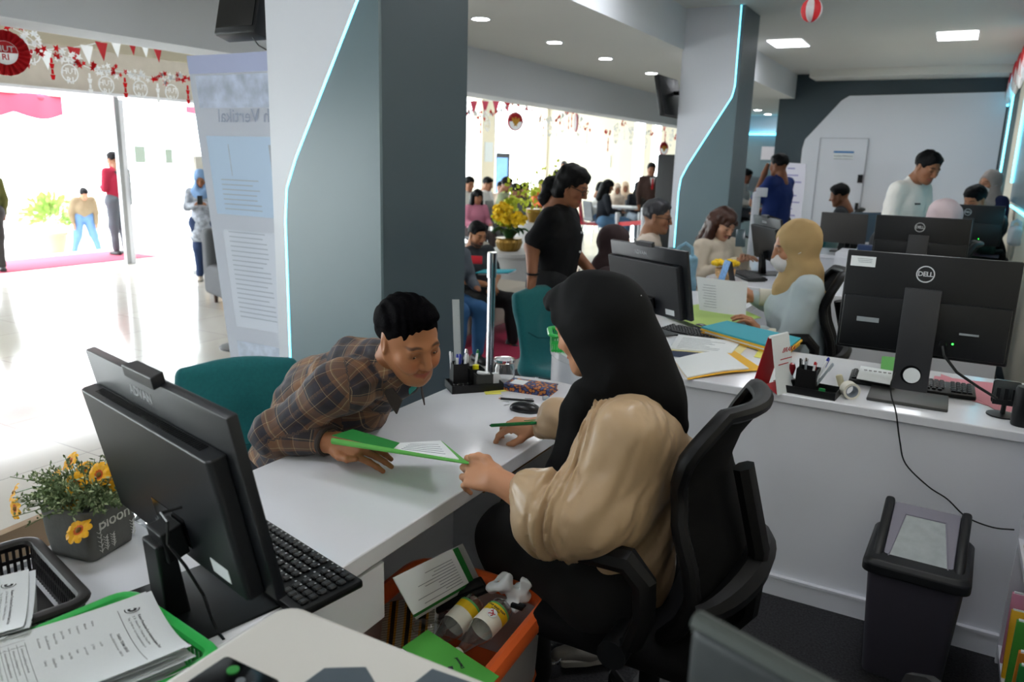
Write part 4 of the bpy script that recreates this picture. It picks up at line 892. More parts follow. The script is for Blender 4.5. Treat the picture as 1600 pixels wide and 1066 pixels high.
# ================================================ WASTE BIN
g=thing('waste_bin','tall grey waste bin with black rim and sloped grey flap against the white counter','waste bin',(.055,2.685,0),-.04)
m_b1=mat('bin body plastic','4b4853',.5); m_b2=mat('bin rim plastic','17191c',.45); m_b3=mat('bin flap plastic','85828f',.4); m_b4=mat('bin flap inset','a3aaab',.45,var=.1,vscale=30)
def loftbox(b,ls,r=.03):
    n=20
    for (w,d,z,oy) in ls: b.v+=[(x,y+oy,z) for x,y in rrect(w,d,r)]
    for k in range(len(ls)-1):
        for i in range(n): b.f.append((k*n+i,k*n+(i+1)%n,(k+1)*n+(i+1)%n,(k+1)*n+i)); b.m.append(0)
    b.f.append(tuple(range(n))[::-1]); b.m.append(0); b.f.append(tuple(range((len(ls)-1)*n,len(ls)*n))); b.m.append(0)
b=MB(); loftbox(b,[(.23,.20,0,.02),(.235,.21,.01,.02),(.275,.31,.43,0)]); b.out('body',m_b1,g)
MB().bx(.02,.022,-.15,-.12,.02,.4).out('rib',m_b1,g) if 0 else None
b=MB(); loftbox(b,[(.285,.32,.40,0),(.305,.345,.405,0),(.305,.345,.435,0),(.28,.32,.45,0)]); b.out('rim',m_b2,g,bevel=.004)
M=T(0,0,.475)@RX(.42)
MB().rbox((-.115,0,0),(.03,.31,.05),.012,3,M).rbox((.115,0,0),(.03,.31,.05),.012,3,M).rbox((0,-.145,-.005),(.25,.03,.045),.012,3,M).out('lid_frame',m_b2,g)
fl=MB().rbox((0,.005,.0),(.20,.27,.035),.008,2,M).out('flap',m_b3,g)
b=MB(); b.prism([(-.085,-.115),(.085,-.115),(.06,.085),(-.06,.085)],.0175,.0185,M); b.out('flap_inset',m_b4,fl,smooth=False)
MB().tube([M@Vector(p) for p in((-.085,-.115,.019),(.085,-.115,.019),(.06,.085,.019),(-.06,.085,.019))],.0035,6,closed=True).out('inset_edge',m_b3,fl)
# ================================================ SHELF at the right edge
g=thing('bookshelf','white open shelf unit at the right edge beside the waste bin','shelf',(.335,2.35,0))
MB().bx(0,.21,.55,.57,0,.90).out('side_panel',m_white,g,smooth=False); MB().bx(0,.21,-.6,-.58,0,.90).out('side_panel',m_white,g,smooth=False); MB().bx(.2,.21,-.6,.57,0,.9).out('back_panel',m_white,g,smooth=False)
for z,m in((.05,m_white),(.45,m_white),(.88,m_white)): MB().bx(0,.2,-.58,.55,z,z+.02).out('shelf_board',m,g,smooth=False)
tag(MB().bx(0,.16,0,.22,0,.06).out('wooden_box',m_wood,M=T(.345,2.62,.471),smooth=False),'flat tan wooden box on the upper board of the white shelf','box')
for i,(lb,m,y,h,tl) in enumerate((('yellow folder standing on the lower board of the white shelf, leaning out',m_yel,2.70,.22,-.25),('bright green folder standing on the lower board of the white shelf',m_gfold,2.60,.26,0),('pink folder standing on the lower board of the white shelf',mat('pink card','d98fa8',.6),2.79,.25,-.05),('orange folder on the lower board nearest the office chair corner',mat('orange card','d9872a',.6),2.48,.24,.1),('dark green folder beside the orange one on the lower board',m_gdark,2.40,.23,0))):
    g=thing('folder',lb,'folder',(.42,y,.0715),0,'folders on the lower shelf',rot=(tl,0,0)); MB().rbox((0,0,h/2),(.17,.018,h),.002).out('cover',m,g); MB().bx(-.08,.08,-.006,.006,.004,h+.004).out('pages',m_paper,g,smooth=False)
# ================================================ ON THE FIRST COUNTER
g=thing('desk_calendar','white and red tent calendar standing on the counter beside the second organizer','calendar',(-.51,2.985,ZC),-.35)
for sx in(-1,1):
    MB().add([(sx*.055-.001*sx,-.06,0),(sx*.055+.001*sx,-.06,0),(sx*.055+.001*sx,.06,0),(sx*.055-.001*sx,.06,0),(sx*.006,-.06,.21),(sx*.008,-.06,.21),(sx*.008,.06,.21),(sx*.006,.06,.21)],[(0,1,2,3),(4,7,6,5),(0,4,5,1),(1,5,6,2),(2,6,7,3),(3,7,4,0)]).out('panel',m_paper if sx>0 else m_red,g,smooth=False)
MB().add([(-.054,-.06,.001),(0,-.06,.03),(.054,-.06,.001),(-.054,.06,.001),(0,.06,.03),(.054,.06,.001)],[(0,1,4,3),(1,2,5,4)]).out('base_fold',m_red,g,smooth=False,recalc=False)
MB().tube([(0,-.06,.212),(0,.06,.212)],.006,8).out('top_fold',m_paper,g)
MT=T(.031,0,.11)@RY(.22)@RZ(PI/2)@RX(PI/2)
b=MB().text('BRAKA',.028,MT@T(0,.06,.0045),ext=.0002,bold=True); b.out('lettering',m_red,g,smooth=False); b=MB()
for k in range(5): b.bx(-.04,.04-.012*(k%3),.02-k*.022,.024-k*.022,.0045,.005,MT)
b.out('printed_lines',m_red,g,smooth=False)
def organizer(label,x,y,rz,z):
    g=thing('desk_organizer',label,'desk organizer',(x,y,z),rz)
    MB().bx(-.105,.105,-.055,.055,0,.004).bx(-.105,.105,-.056,-.053,0,.028).bx(-.105,.105,.053,.056,0,.028).bx(.102,.105,-.055,.055,0,.028).bx(-.105,-.102,-.055,.055,0,.028).out('base_tray',m_mesh2,g,smooth=False)
    w=.036; x0=-.01; t=.0016
    MB().bx(x0-w,x0+w,-w,-w+t,.004,.095).bx(x0-w,x0+w,w-t,w,.004,.095).bx(x0-w,x0-w+t,-w,w,.004,.095).bx(x0+w-t,x0+w,-w,w,.004,.095).out('mesh_cup',m_mesh2,g,smooth=False)
    return g
g=organizer('black mesh desk organizer with pens on the right counter beside the calendar',-.385,3.02,-.08,ZC); OM=g.matrix_basis.copy()
for i,(lb,x,dx,h,m,mc) in enumerate((('white and blue pen leaning right in the counter organizer',.01,.045,.145,m_penw,m_penb),('clear pen leaning farthest right in the counter organizer',.012,.06,.125,m_penc,m_penc),('silver pen standing in the counter organizer',-.02,-.005,.13,m_penc,m_chrome),('dark pen at the left of the counter organizer',-.03,-.015,.125,m_black,m_black),('red capped pen in the counter organizer',0,.01,.12,m_penw,m_red))):
    pen(lb,OM@Vector((x,.01*(i%3)-.01,.01)),OM@Vector((x+dx,.005,h)),m,mc,grp='pens in the counter organizer')
g=thing('rubber_stamp','dark red handled rubber stamp left in the counter organizer','stamp',OM@Vector((-.075,0,.03))); MB().lathe([(0,.075),(.014,.07),(.018,.055),(.014,.035),(.009,.02),(.010,.01)],18,cap=False).out('handle',mat('stamp red','7a1420',.25),g); MB().cyl((0,0,-.026),(0,0,.012),.02,n=18).out('stamp_base',m_black,g)
tag(MB().rbox((0,0,0),(.022,.008,.03),.002).out('glue_tube',m_peng,M=OM@T(.055,-.045,.022)),'small green tab at the front of the counter organizer','tab')
g=thing('tape_roll','wide roll of clear tape standing on the counter beside the organizer','tape',(-.245,3.03,ZC+.031)); g.rotation_euler=(0,0,.5)
MB().lathe([(.031,-.02),(.031,.02),(.022,.02),(.022,-.02),(.031,-.02)],30,RX(PI/2),cap=False).out('tape_ring',mat('tape white','d9d6c8',.3),g); MB().lathe([(.0225,-.021),(.0225,.021),(.020,.021),(.020,-.021),(.0225,-.021)],30,RX(PI/2),cap=False).out('core',m_greyink,g)
g=thing('correction_pen','pale correction tape leaning on the tape roll','correction tape',(-.275,3.09,ZC+.012)); MB().rbox((0,0,.02),(.024,.018,.08),.006,2,RY(-.35)).out('case',mat('beige clear','c9c3a4',.3),g)
docpile('yellow_folder','yellow folder with printed page lying nearest the front edge of the first counter','folder',[(1075,594),(1195,579),(1145,547),(1052,562)],ZC+.001,m_yel,[(.0,.8,.05,.95,m_paper)],'folders spread on the first counter',dz=.03,thick=.006)
docpile('document_folder','pale yellow folder with list pages behind the yellow one','folder',[(1045,548),(1155,556),(1172,538),(1060,525)],ZC+.001,mat('pale yellow card','e9dc9a',.6),[(.0,.88,.05,1,m_paper)],'folders spread on the first counter',thick=.006)
docpile('dark_binder','dark blue and green binder under the pale yellow folder','binder',[(1040,556),(1125,566),(1150,550),(1050,538)],ZC+.0005,mat('navy card','23304e',.6),[],'folders spread on the first counter')
docpile('folder_stack','stack of folders with a light blue one on top beside the woman in beige','folder',[(1225,560),(1250,540),(1135,512),(1095,522)],ZC+.001,mat('deep green card','245c3a',.6),[(0,1,0,1,m_yel),(0,1,.05,.95,m_paper),(-.03,1.02,-.02,1,m_yel),(.0,1,.0,1,mat('light blue card','2ba3b5',.6))],'folders spread on the first counter',thick=.009,lines=0)
docpile('green_folder','lime green folder flat on the desk beneath the held sheets','folder',[(1030,485),(1098,513),(1190,497),(1130,470)],ZD+.024,mat('lime card','a9c566',.6),[],'folders spread on the first counter')
docpile('sticky_pad','small pale yellow pad between the calendar and the yellow folder','note pad',[(1178,558),(1205,563),(1213,552),(1185,548)],ZC+.001,mat('yellow note','e4e06a',.7),[],thick=.01)
docpile('white_document','white printed sheets lying behind the near black monitor','paper',[(1338,592),(1398,603),(1405,582),(1345,572)],ZC+.03,m_paper,[],'sheets behind the near monitor')
docpile('green_folder','green folder peeking out left of the near monitor column','folder',[(1375,583),(1410,590),(1412,560),(1378,557)],ZC+.02,m_gfold,[],'sheets behind the near monitor')
docpile('pink_folder','pink folder lying right of the near monitor column','folder',[(1470,590),(1570,650),(1600,630),(1470,585)],ZC+.001,mat('rose card','cf7f8d',.6),[],'sheets behind the near monitor')
docpile('pink_folder','pink folder sheet right of the near monitor, under the keyboard','folder',[(1455,606),(1560,640),(1560,600),(1460,588)],ZC+.0005,mat('rose card','cf7f8d',.6),[],'sheets behind the near monitor')
g=thing('phone_stand','clear and black phone stand on a round foot right of the near monitor','phone stand',(.245,3.12,ZC))
MB().lathe([(.05,0),(.05,.005),(.02,.009),(0,.009)],28,cap=False).cyl((0,0,.005),(0,-.0,.05),.008).out('round_foot',m_black,g); MB().rbox((0,-.0,.085),(.085,.006,.085),.01,2).out('holder_plate',mat('smoky plastic','4a4f50',.25,trans=.2),g); MB().bx(-.03,-.018,-.012,-.004,.05,.10).bx(-.006,.006,-.012,-.004,.05,.10).bx(.018,.03,-.012,-.004,.05,.10).rbox((0,-.008,.05),(.075,.012,.02),.003).out('clamp',m_black,g)
g=thing('speaker','dark cylinder speaker at the right end of the first counter','speaker',(.295,3.03,ZC)); MB().lathe([(.03,0),(.032,.005),(.032,.125),(.028,.135),(0,.136)],24,cap=False).out('body',m_black,g)
b=MB(); pts=[at(1400,583,y=3.06),at(1392,600,y=2.99),at(1393,620,y=2.95),at(1400,645,y=2.925),at(1406,690,y=2.925),at(1415,725,y=2.925),at(1450,760,y=2.925),at(1480,780,y=2.925),at(1510,808,y=2.925),at(1550,824,y=2.925),at(1585,828,y=2.925)]
def smooth_path(P,n=6):
    out=[]
    for i in range(len(P)-1):
        p0=P[max(i-1,0)];p1=P[i];p2=P[i+1];p3=P[min(i+2,len(P)-1)]
        for k in range(n):
            t=k/n; out.append(.5*((2*p1)+(p2-p0)*t+(2*p0-5*p1+4*p2-p3)*t*t+(3*p1-p0-3*p2+p3)*t**3))
    return out+[P[-1]]
tag(b.tube(smooth_path(pts),.0028,6).out('power_cable',m_black),'black cable running down the white counter front to the shelf','cable')
# ---- on second and third counters / desks
g=thing('desk_calendar','small blue picture calendar standing in front of the yellow flowers on the second counter','calendar',(-1.36,5.62,ZC),.6)
for sx,m in((-1,mat('calendar picture','5f8fc4',.4,var=.4,vscale=60)),(1,mat('calendar back','22262c',.5))): MB().add([(sx*.045,-.06,0),(sx*.047,-.06,0),(sx*.047,.06,0),(sx*.045,.06,0),(sx*.004,-.06,.16),(sx*.006,-.06,.16),(sx*.006,.06,.16),(sx*.004,.06,.16)],[(0,1,2,3),(4,7,6,5),(0,4,5,1),(1,5,6,2),(2,6,7,3),(3,7,4,0)]).out('panel',m,g,smooth=False)
g=thing('flower_bowl','low bowl of small yellow flowers on the second counter behind the blue calendar','flower pot',(-1.42,5.80,ZC)); MB().lathe([(.05,0),(.07,.03),(.075,.08),(.07,.08),(.065,.03),(0,.03)],20,cap=False).out('bowl',mat('floral bowl','c9a070',.6,var=.4,vscale=70),g)
s=SDF()
for i in range(26): a=i*2.4; r=.012*math.sqrt(i)*1.5; s.ell((r*math.cos(a),r*math.sin(a),.12+.01*math.sin(i*3)),.02,.004)
V,F=s.mesh(.006); vmesh('blossoms',[(V,F)],mat('yellow blossoms','e0b80f',.6,var=.25,vscale=60),g)
def tote(name,label,cat,loc,rz,m,w,d,h):
    g=thing(name,label,cat,loc,rz); s=SDF(); s.box((0,0,h/2),(w/2,d/2,h/2),.03,.02); V,F=s.mesh(.012,disp=(lambda P:vnoise(P,14)*.02,.03)); vmesh('bag_body',[(V,F)],m,g)
    MB().tube([(-w*.3,0,h*.9),(-w*.25,0,h*1.2),(0,0,h*1.32),(w*.25,0,h*1.2),(w*.3,0,h*.9)],.012,8,flat=.5).out('strap',m,g); return g
tote('tote_bag','light blue cloth bag hanging at the desk beside the phone-holding woman','bag',(-1.72,5.75,.70),.4,mat('light blue cloth','7fa6bb',.85,var=.1,vscale=30),.20,.12,.28)
g=thing('laptop','brownish grey laptop-like monitor back on the third desk','monitor',(-.95,8.55,ZC)); MB().rbox((0,0,.24),(.44,.03,.30),.006).out('screen_shell',mat('brown grey shell','3b3836',.5),g); MB().rbox((0,.02,.06),(.06,.03,.12),.004).rbox((0,.02,.005),(.2,.15,.01),.003).out('stand',m_black,g)
g=thing('monitor','blue grey slanted monitor in front of the far seated person','monitor',(-.76,8.72,ZC),.9); MB().rbox((0,0,.25),(.42,.03,.30),.006).out('screen_shell',mat('blue grey shell','5c6a78',.4),g); MB().rbox((0,.03,.06),(.05,.03,.12),.004).rbox((0,.03,.005),(.2,.16,.01),.003).out('stand',m_black,g)
g=thing('monitor','low dark monitor right of the standing man in white','monitor',(-.02,8.66,ZC)); MB().rbox((0,0,.24),(.46,.03,.28),.006).out('screen_shell',m_mon2,g); MB().rbox((0,.02,.06),(.06,.03,.12),.004).rbox((0,.02,.005),(.2,.15,.01),.003).out('stand',m_black,g)
docpile('paper_pile','pink and white papers on the far counter beside the brown monitor','papers',[(1290,352),(1325,356),(1332,346),(1295,343)],ZC+.02,mat('pink card','d98fa8',.6),[(0,.8,0,1,m_paper)],'paper piles on the far counter',lines=0,thick=.01)
docpile('paper_pile','red and white papers on the far counter left of the man in white','papers',[(1330,352),(1375,358),(1385,345),(1335,340)],ZC+.02,mat('red card','a83038',.6),[(.1,.9,0,.8,m_paper)],'paper piles on the far counter',lines=0,thick=.012)
docpile('yellow_folder','yellow folder on the far counter against the standing man in white','folder',[(1352,345),(1370,348),(1372,328),(1356,326)],ZC+.09,m_yel,[],'paper piles on the far counter')
g=thing('phone_box','small navy blue box on the cabinet behind the second bay','box',at(1352,388,y=7.3)); MB().rbox((0,0,0),(.12,.09,.06),.008).out('box_body',mat('navy plastic','263a5e',.5),g)
g=thing('low_cabinet','white low cabinet with a small blue box on it behind the second bay','cabinet',(-.50,7.3,0),0); zc=at(1352,393,y=7.3).z; MB().rbox((-.05,0,zc/2),(.55,.45,zc-.01),.004).out('body',m_white,g); MB().rbox((-.19,-.23,zc/2),(.25,.012,zc-.08),.003).out('door',m_white,g); MB().rbox((.09,-.23,zc/2),(.25,.012,zc-.08),.003).out('door',m_white,g)
docpile('dark_tray','dark maroon document tray at the right wall under the resting hand','tray',[(1510,398),(1560,404),(1562,392),(1515,388)],ZC+.05,mat('maroon plastic','3a1a2c',.5),[],thick=.01)

p=at(866,546,z=ZC); basket('small_basket','small bright green plastic basket on the rounded left end of the first counter','basket',p.x+.03,p.y+.05,ZC,.13,.17,.075,.5,m_green)
g=thing('red_clip','small red clip inside the green basket on the first counter','clip',(p.x+.05,p.y+.06,ZC+.012)); MB().rbox((0,0,.04),(.02,.03,.09),.005).out('clip_body',m_red,g)
# ================================================ HALL AND DECORATIONS
m_wpap=mat('white cut paper','eceef0',.7); m_redp=mat('red cut paper','c01822',.7)
def translucent(m,col,f=.5):
    nt=m.node_tree; t=nt.nodes.new('ShaderNodeBsdfTranslucent'); t.inputs[0].default_value=lin(col); x=nt.nodes.new('ShaderNodeMixShader'); x.inputs[0].default_value=f; nt.links.new(nt.nodes['Principled BSDF'].outputs[0],x.inputs[1]); nt.links.new(t.outputs[0],x.inputs[2]); nt.links.new(x.outputs[0],nt.nodes['Material Output'].inputs[0])
translucent(m_wpap,'f4f4f4'); translucent(m_redp,'e0202c')
m_pinkp=mat('pink cloth','e0506a',.8)
def cluster(b,c,r,seed,M,kind):
    rnd=random.Random(seed)
    for i in range(7 if kind else 10):
        x=rnd.uniform(-r*1.3,r*1.3); y=rnd.uniform(-r*.5,r*.6); q=rnd.uniform(.25,.5)*r; a=rnd.uniform(0,PI)
        pts=[(x+q*(1 if k%2 else .42)*math.cos(a+k*PI/5),y+q*(1 if k%2 else .42)*math.sin(a+k*PI/5)) for k in range(10)]
        b.prism(pts,0+i*.0006,.0012+i*.0006,M@T(*c))
def garland(label,pts,size,x,step=.13,pend=True,seed=0,grp='red and white paper garlands'):
    """pts: list of (Y,Z) of the cord on the plane X=x"""
    P=[Vector((x,y,z)) for y,z in pts]; P=smooth_path(P,8); o=P[0].copy()
    g=thing('garland',label,'garland',o,0,grp); M=RZ(PI/2)@RX(PI/2)   # local: x->Y, y->Z
    MB().tube([p-o for p in P],.003,5).out('cord',m_wpap,g)
    acc=0; k=seed; Ls=[(P[i+1]-P[i]).length for i in range(len(P)-1)]; red=MB(); wh=MB(); nxt=0; tot=0; pos=[]
    for i,l in enumerate(Ls):
        while nxt<tot+l: pos.append(P[i].lerp(P[i+1],(nxt-tot)/max(l,1e-6))); nxt+=step
        tot+=l
    rr=[];ww=[];pp=[]
    for i,p in enumerate(pos):
        q=p-o; Mq=T(*q)@M
        if i%2==0:
            b=MB(); cluster(b,(0,0,0),size,i+seed,Mq,1); rr.append(b)
            if pend:
                s=MB(); w=size*.28
                for t in range(4): s.prism([(size*.2-w*(.4+.6*(t%2)),-size*(.6+t*.55)),(size*.2+w*(.4+.6*(t%2)),-size*(.6+t*.55)),(size*.2+w*.5,-size*(1.1+t*.55)),(size*.2-w*.5,-size*(1.1+t*.55))],.001,.002,Mq)
                rr.append(s) if i%4==0 else ww.append(s)
        else:
            b=MB(); cluster(b,(0,0,0),size,i+seed,Mq,0); ww.append(b)
            if pend:
                s=MB(); R=size*.95; c=(0,-size*1.5); 
                s.lathe([(R,0),(R,.0015),(R*.86,.0015),(R*.86,0),(R,0)],20,Mq@T(c[0],c[1],0),cap=False)
                s.text('HUT',size*.85,Mq@T(c[0],c[1]+size*.18,0),bold=True,res=1).text('RI',size*.95,Mq@T(c[0],c[1]-size*.75,0),bold=True,res=1); ww.append(s)
    for b in rr: b.out('red_cutout',m_redp,g,smooth=False,recalc=False)
    for b in ww: b.out('white_cutout',m_wpap,g,smooth=False,recalc=False)
    return g
GX=-4.98
def yz(px,py,x=GX): p=at(px,py,x=x); return (p.y,p.z)
garland('nearest red and white paper garland with HUT RI pendants below the left beam',[yz(-60,20),yz(2,38),yz(35,52),yz(75,80),yz(110,92),yz(145,108),yz(190,112),yz(230,120),yz(270,124),yz(318,126)],.06,GX,.125)
garland('red and white garland left of the round emblem',[yz(700,160),yz(735,178),yz(760,180),yz(785,170),yz(803,160)],.075,GX,.17,seed=3)
garland('red and white garland sagging between the two round emblems',[yz(805,160),yz(825,172),yz(850,187),yz(875,185),yz(893,172)],.085,GX,.2,seed=4)
garland('red and white garland falling right of the edge-on emblem',[yz(893,172),yz(905,188),yz(915,197),yz(925,205)],.09,GX,.3,seed=5)
garland('red and white garland rising toward the second pillar',[yz(950,209),yz(962,200),yz(975,192),yz(990,205),yz(1010,210),yz(1030,208),yz(1040,200),yz(1052,212),yz(1062,220)],.10,GX,.36,seed=6)
# bunting
o=Vector((-5.6,0,0)); g=thing('bunting','string of red and white triangle pennants behind the nearest garland','bunting',(-5.6,3.2,2.3))
pts=[at(px,py,x=-5.6)-g.location for px,py in((40,76),(70,78),(115,74),(135,71),(158,66),(180,61),(205,58),(225,62),(245,70),(262,68))]
MB().tube([Vector((pts[0].x,pts[0].y,3.15-2.3))]+pts+[Vector((pts[-1].x,pts[-1].y,3.15-2.3))],.003,5).out('cord',m_wpap,g)
for i,p in enumerate(pts[:-1]):
    b=MB(); b.add([(0,-.055,0),(0,.055,0),(0,.01,-.13),(.002,-.055,0),(.002,.055,0),(.002,.01,-.13)],[(0,2,1),(3,4,5),(0,1,4,3),(1,2,5,4),(2,0,3,5)],T(*p)@RZ(.15)); b.out('pennant',m_red if i%2==0 else m_wpap,g,smooth=False)
g=thing('bunting','row of small red pennants left of the round emblem in the middle hall','bunting',(-5.6,8,2.4)); pts=[at(px,158,x=-5.6)-g.location for px in(725,740,758,775,793)]
MB().tube([Vector((pts[0].x,pts[0].y,3.15-2.4))]+pts+[Vector((pts[-1].x,pts[-1].y,3.15-2.4))],.003,5).out('cord',m_wpap,g)
for p in pts: MB().add([(0,-.09,0),(0,.09,0),(0,0,-.17),(.002,-.09,0),(.002,.09,0),(.002,0,-.17)],[(0,2,1),(3,4,5),(0,1,4,3),(1,2,5,4),(2,0,3,5)],T(*p)).out('pennant',m_pinkp,g,smooth=False)
# rosette and round emblems
def rosette(label,p,r,rz=0,txt=True):
    g=thing('rosette',label,'rosette',p,rz,'round national decorations'); M=RZ(PI/2)@RX(PI/2); b=MB(); n=44
    vs=[(r*.45*math.cos(2*PI*i/n),r*.45*math.sin(2*PI*i/n),.012 if i%2 else .0) for i in range(n)]+[(r*math.cos(2*PI*i/n),r*math.sin(2*PI*i/n),.03 if i%2 else -.0) for i in range(n)]
    vs+=[(x,y,z-.004) for x,y,z in vs]
    b.add(vs,[(i,(i+1)%n,(i+1)%n+n,i+n) for i in range(n)]+[(i+2*n,i+3*n,(i+1)%n+3*n,(i+1)%n+2*n) for i in range(n)],M); b.out('pleated_fan',m_red,g,smooth=False,recalc=False)
    d=MB().lathe([(r*.52,.02),(r*.52,.026)],32,M).out('center_disc',m_wpap,g,smooth=False)
    MB().prism([(r*.5*math.cos(a),r*.5*math.sin(a)) for a in [PI*i/16 for i in range(17)]],.026,.028,M).out('red_half',m_red,d,smooth=False)
    if txt: MB().text('HUT',r*.36,M@T(0,r*.16,.029),bold=True).out('lettering',m_wpap,d,smooth=False); MB().text('RI',r*.36,M@T(0,-r*.2,.028),bold=True).out('lettering',m_red,d,smooth=False)
    return g
def face_cam(p): return math.atan2(-p.y,-p.x)
p=at(8,83,x=-4.9); rosette('pleated red rosette lettered HUT RI at the upper left edge',p,.125,-.5)
def emblem(label,px,py,r,rz):
    p=at(px,py,x=-4.95); g=thing('round_emblem',label,'emblem',p,rz,'round national decorations'); M=RZ(PI/2)@RX(PI/2)
    MB().lathe([(r,-.01),(r,.01),(r*.9,.014),(r*.9,-.014),(r,-.01)],36,M,cap=False).out('rim',mat('rose rim','d4737c',.5),g)
    MB().lathe([(r*.9,-.008),(r*.9,.008)],36,M).out('white_disc',m_wpap,g,smooth=False)
    MB().prism([(r*.88*math.cos(a),r*.88*math.sin(a)) for a in [PI*i/16 for i in range(17)]],.008,.010,M).out('red_half',m_red,g,smooth=False)
    e=[]; b=MB()
    for sg in(-1,1):
        b.prism([(0,-.1*r),(sg*.25*r,-.25*r),(sg*.5*r,.1*r),(sg*.52*r,.45*r),(sg*.38*r,.3*r),(sg*.3*r,.42*r),(sg*.2*r,.2*r),(0,.3*r)],.011,.014,M)
    b.prism([(-.1*r,.25*r),(.1*r,.25*r),(.05*r,.5*r),(-.12*r,.45*r)],.011,.014,M).prism([(-.14*r,-.1*r),(.14*r,-.1*r),(.2*r,-.5*r),(0,-.42*r),(-.2*r,-.5*r)],.011,.014,M)
    b.out('gold_bird',mat('gold print','d9a032',.5),g,smooth=False); MB().cyl((0,0,r),(0,0,2.31-p.z),.004,n=6).out('hanger',m_red,g); return g
emblem('round red and white emblem with gold bird hanging in the middle of the hall',805,190,.115,-.45)
emblem('round emblem seen nearly edge-on right of the gold bird emblem',900,192,.13,.62)
emblem('small round red emblem hanging over the black display board',1037,232,.12,-.4)
def ball(label,p,r):
    g=thing('paper_lantern',label,'paper lantern',p,0); 
    for i in range(8):
        b=MB(); a0=i*PI/4
        def fn(u,v): t=PI*v; a=a0+(u-.5)*PI/4*.98; rr=r*math.sin(t)+.002; return (rr*math.cos(a),rr*math.sin(a),r*1.15*math.cos(t))
        b.grid(fn,4,10); b.out('paper_gore',m_red if i%2 else m_wpap,g,recalc=False)
    MB().cyl((0,0,r*1.1),(0,0,ZU-p[2]),.0015,n=5).out('string',m_wpap,g); return g
p=at(1268,16,y=6.2); ball('small red and white paper lantern hanging from the ceiling',p,.072)
# curtain of paper loops on the right wall
g=thing('garland','red and white tassel garland along the top of the right wall','garland',(XR-.06,0,0),0,'red and white paper garlands')
MB().tube([(0,8.5,3.12),(0,14,3.08)],.012,6).out('cord',m_red,g)
for i in range(20):
    y=8.6+i*.28
    for k in range(2): MB().sph((-.03,y+.14*k,2.98-.08*(i%3)-.1*k),(.03,.07,.13),8).out('white_tassel' if k else 'red_tassel',m_wpap if k else m_red,g)
# ---- rollup banner behind the near pillar
g=thing('banner','tall pale rollup banner seen from behind left of the near pillar, print showing through','banner',(-3.385,3.05,0),0)
w=.85; b=MB()
def fb(u,v): return (-.13+u*w+(.0-.0)-.27*v*(1) +.0, .012*math.sin(u*5),.03+v*2.12)
m_ban=mat('banner cloth','d3d6df',.8); nt=m_ban.node_tree; nt.nodes['Principled BSDF'].inputs['Transmission Weight'].default_value=0
tlc=nt.nodes.new('ShaderNodeBsdfTranslucent'); tlc.inputs[0].default_value=lin('dfe3ea'); ms_=nt.nodes.new('ShaderNodeMixShader'); ms_.inputs[0].default_value=.45; oo=nt.nodes['Material Output']
nt.links.new(nt.nodes['Principled BSDF'].outputs[0],ms_.inputs[1]); nt.links.new(tlc.outputs[0],ms_.inputs[2]); nt.links.new(ms_.outputs[0],oo.inputs[0])
b.sheet(fb,20,20,lambda p:p+Vector((0,.0015,0))); b.out('cloth',m_ban,g)
def patch(u0,u1,v0,v1,m,name='print_panel',n=6):
    b=MB(); b.sheet(lambda u,v:Vector(fb(u0+(u1-u0)*u,v0+(v1-v0)*v))+Vector((0,-.0012,0)),n,n,lambda p:p+Vector((0,.0004,0))); return b.out(name,m,g)
patch(0,1,.955,1,mat('banner lavender','a9b0cf',.8)); patch(.05,1,.87,.95,mat('banner photo','b4bdd0',.8,var=.25,vscale=14)); patch(.07,1,.60,.80,mat('banner blue','b2c6dd',.8)); 
patch(.17,.42,.70,.78,mat('banner photo dark','a7acb8',.8,var=.2,vscale=18)); patch(.48,.73,.70,.78,mat('banner photo dark','a7acb8',.8)); patch(.1,.95,.30,.56,mat('banner pale','cacfda',.8)); patch(.08,.5,.14,.26,mat('banner photo mid','b9c2d2',.8,var=.2,vscale=20)); patch(.58,.95,.14,.26,mat('banner photo mid','b9c2d2',.8))
b=MB()
for k in range(26):
    v=.69-.0125*k if k<7 else .58-.0125*(k-5)
    p=Vector(fb(.15,v)); q=Vector(fb(.15+.5*random.Random(k).uniform(.5,1),v)); b.box(((p.x+q.x)/2,p.y-.002,p.z),(q.x-p.x,.0006,.006))
b.out('printed_lines',mat('banner ink','a8afba',.8),g,smooth=False)
MB().text('Mudah Vertikal',.10,T(.13,-.003,1.83)@Matrix.Diagonal((-1,1,1,1))@RX(PI/2)).out('lettering',mat('banner lettering','9aa2b5',.8),g,smooth=False,recalc=False)
MB().rbox((.28,.02,.02),(.9,.1,.04),.01).out('base',m_steel,g)
g=thing('floor_sign','round dark sign foot on the shiny floor behind the banner','sign stand',(-5.2,4.55,0)); MB().lathe([(.17,0),(.17,.015),(.03,.03),(0,.03)],28,cap=False).out('round_foot',m_grey,g); MB().cyl((.05,0,.02),(.05,0,1.2),.015).out('pole',m_steel,g)
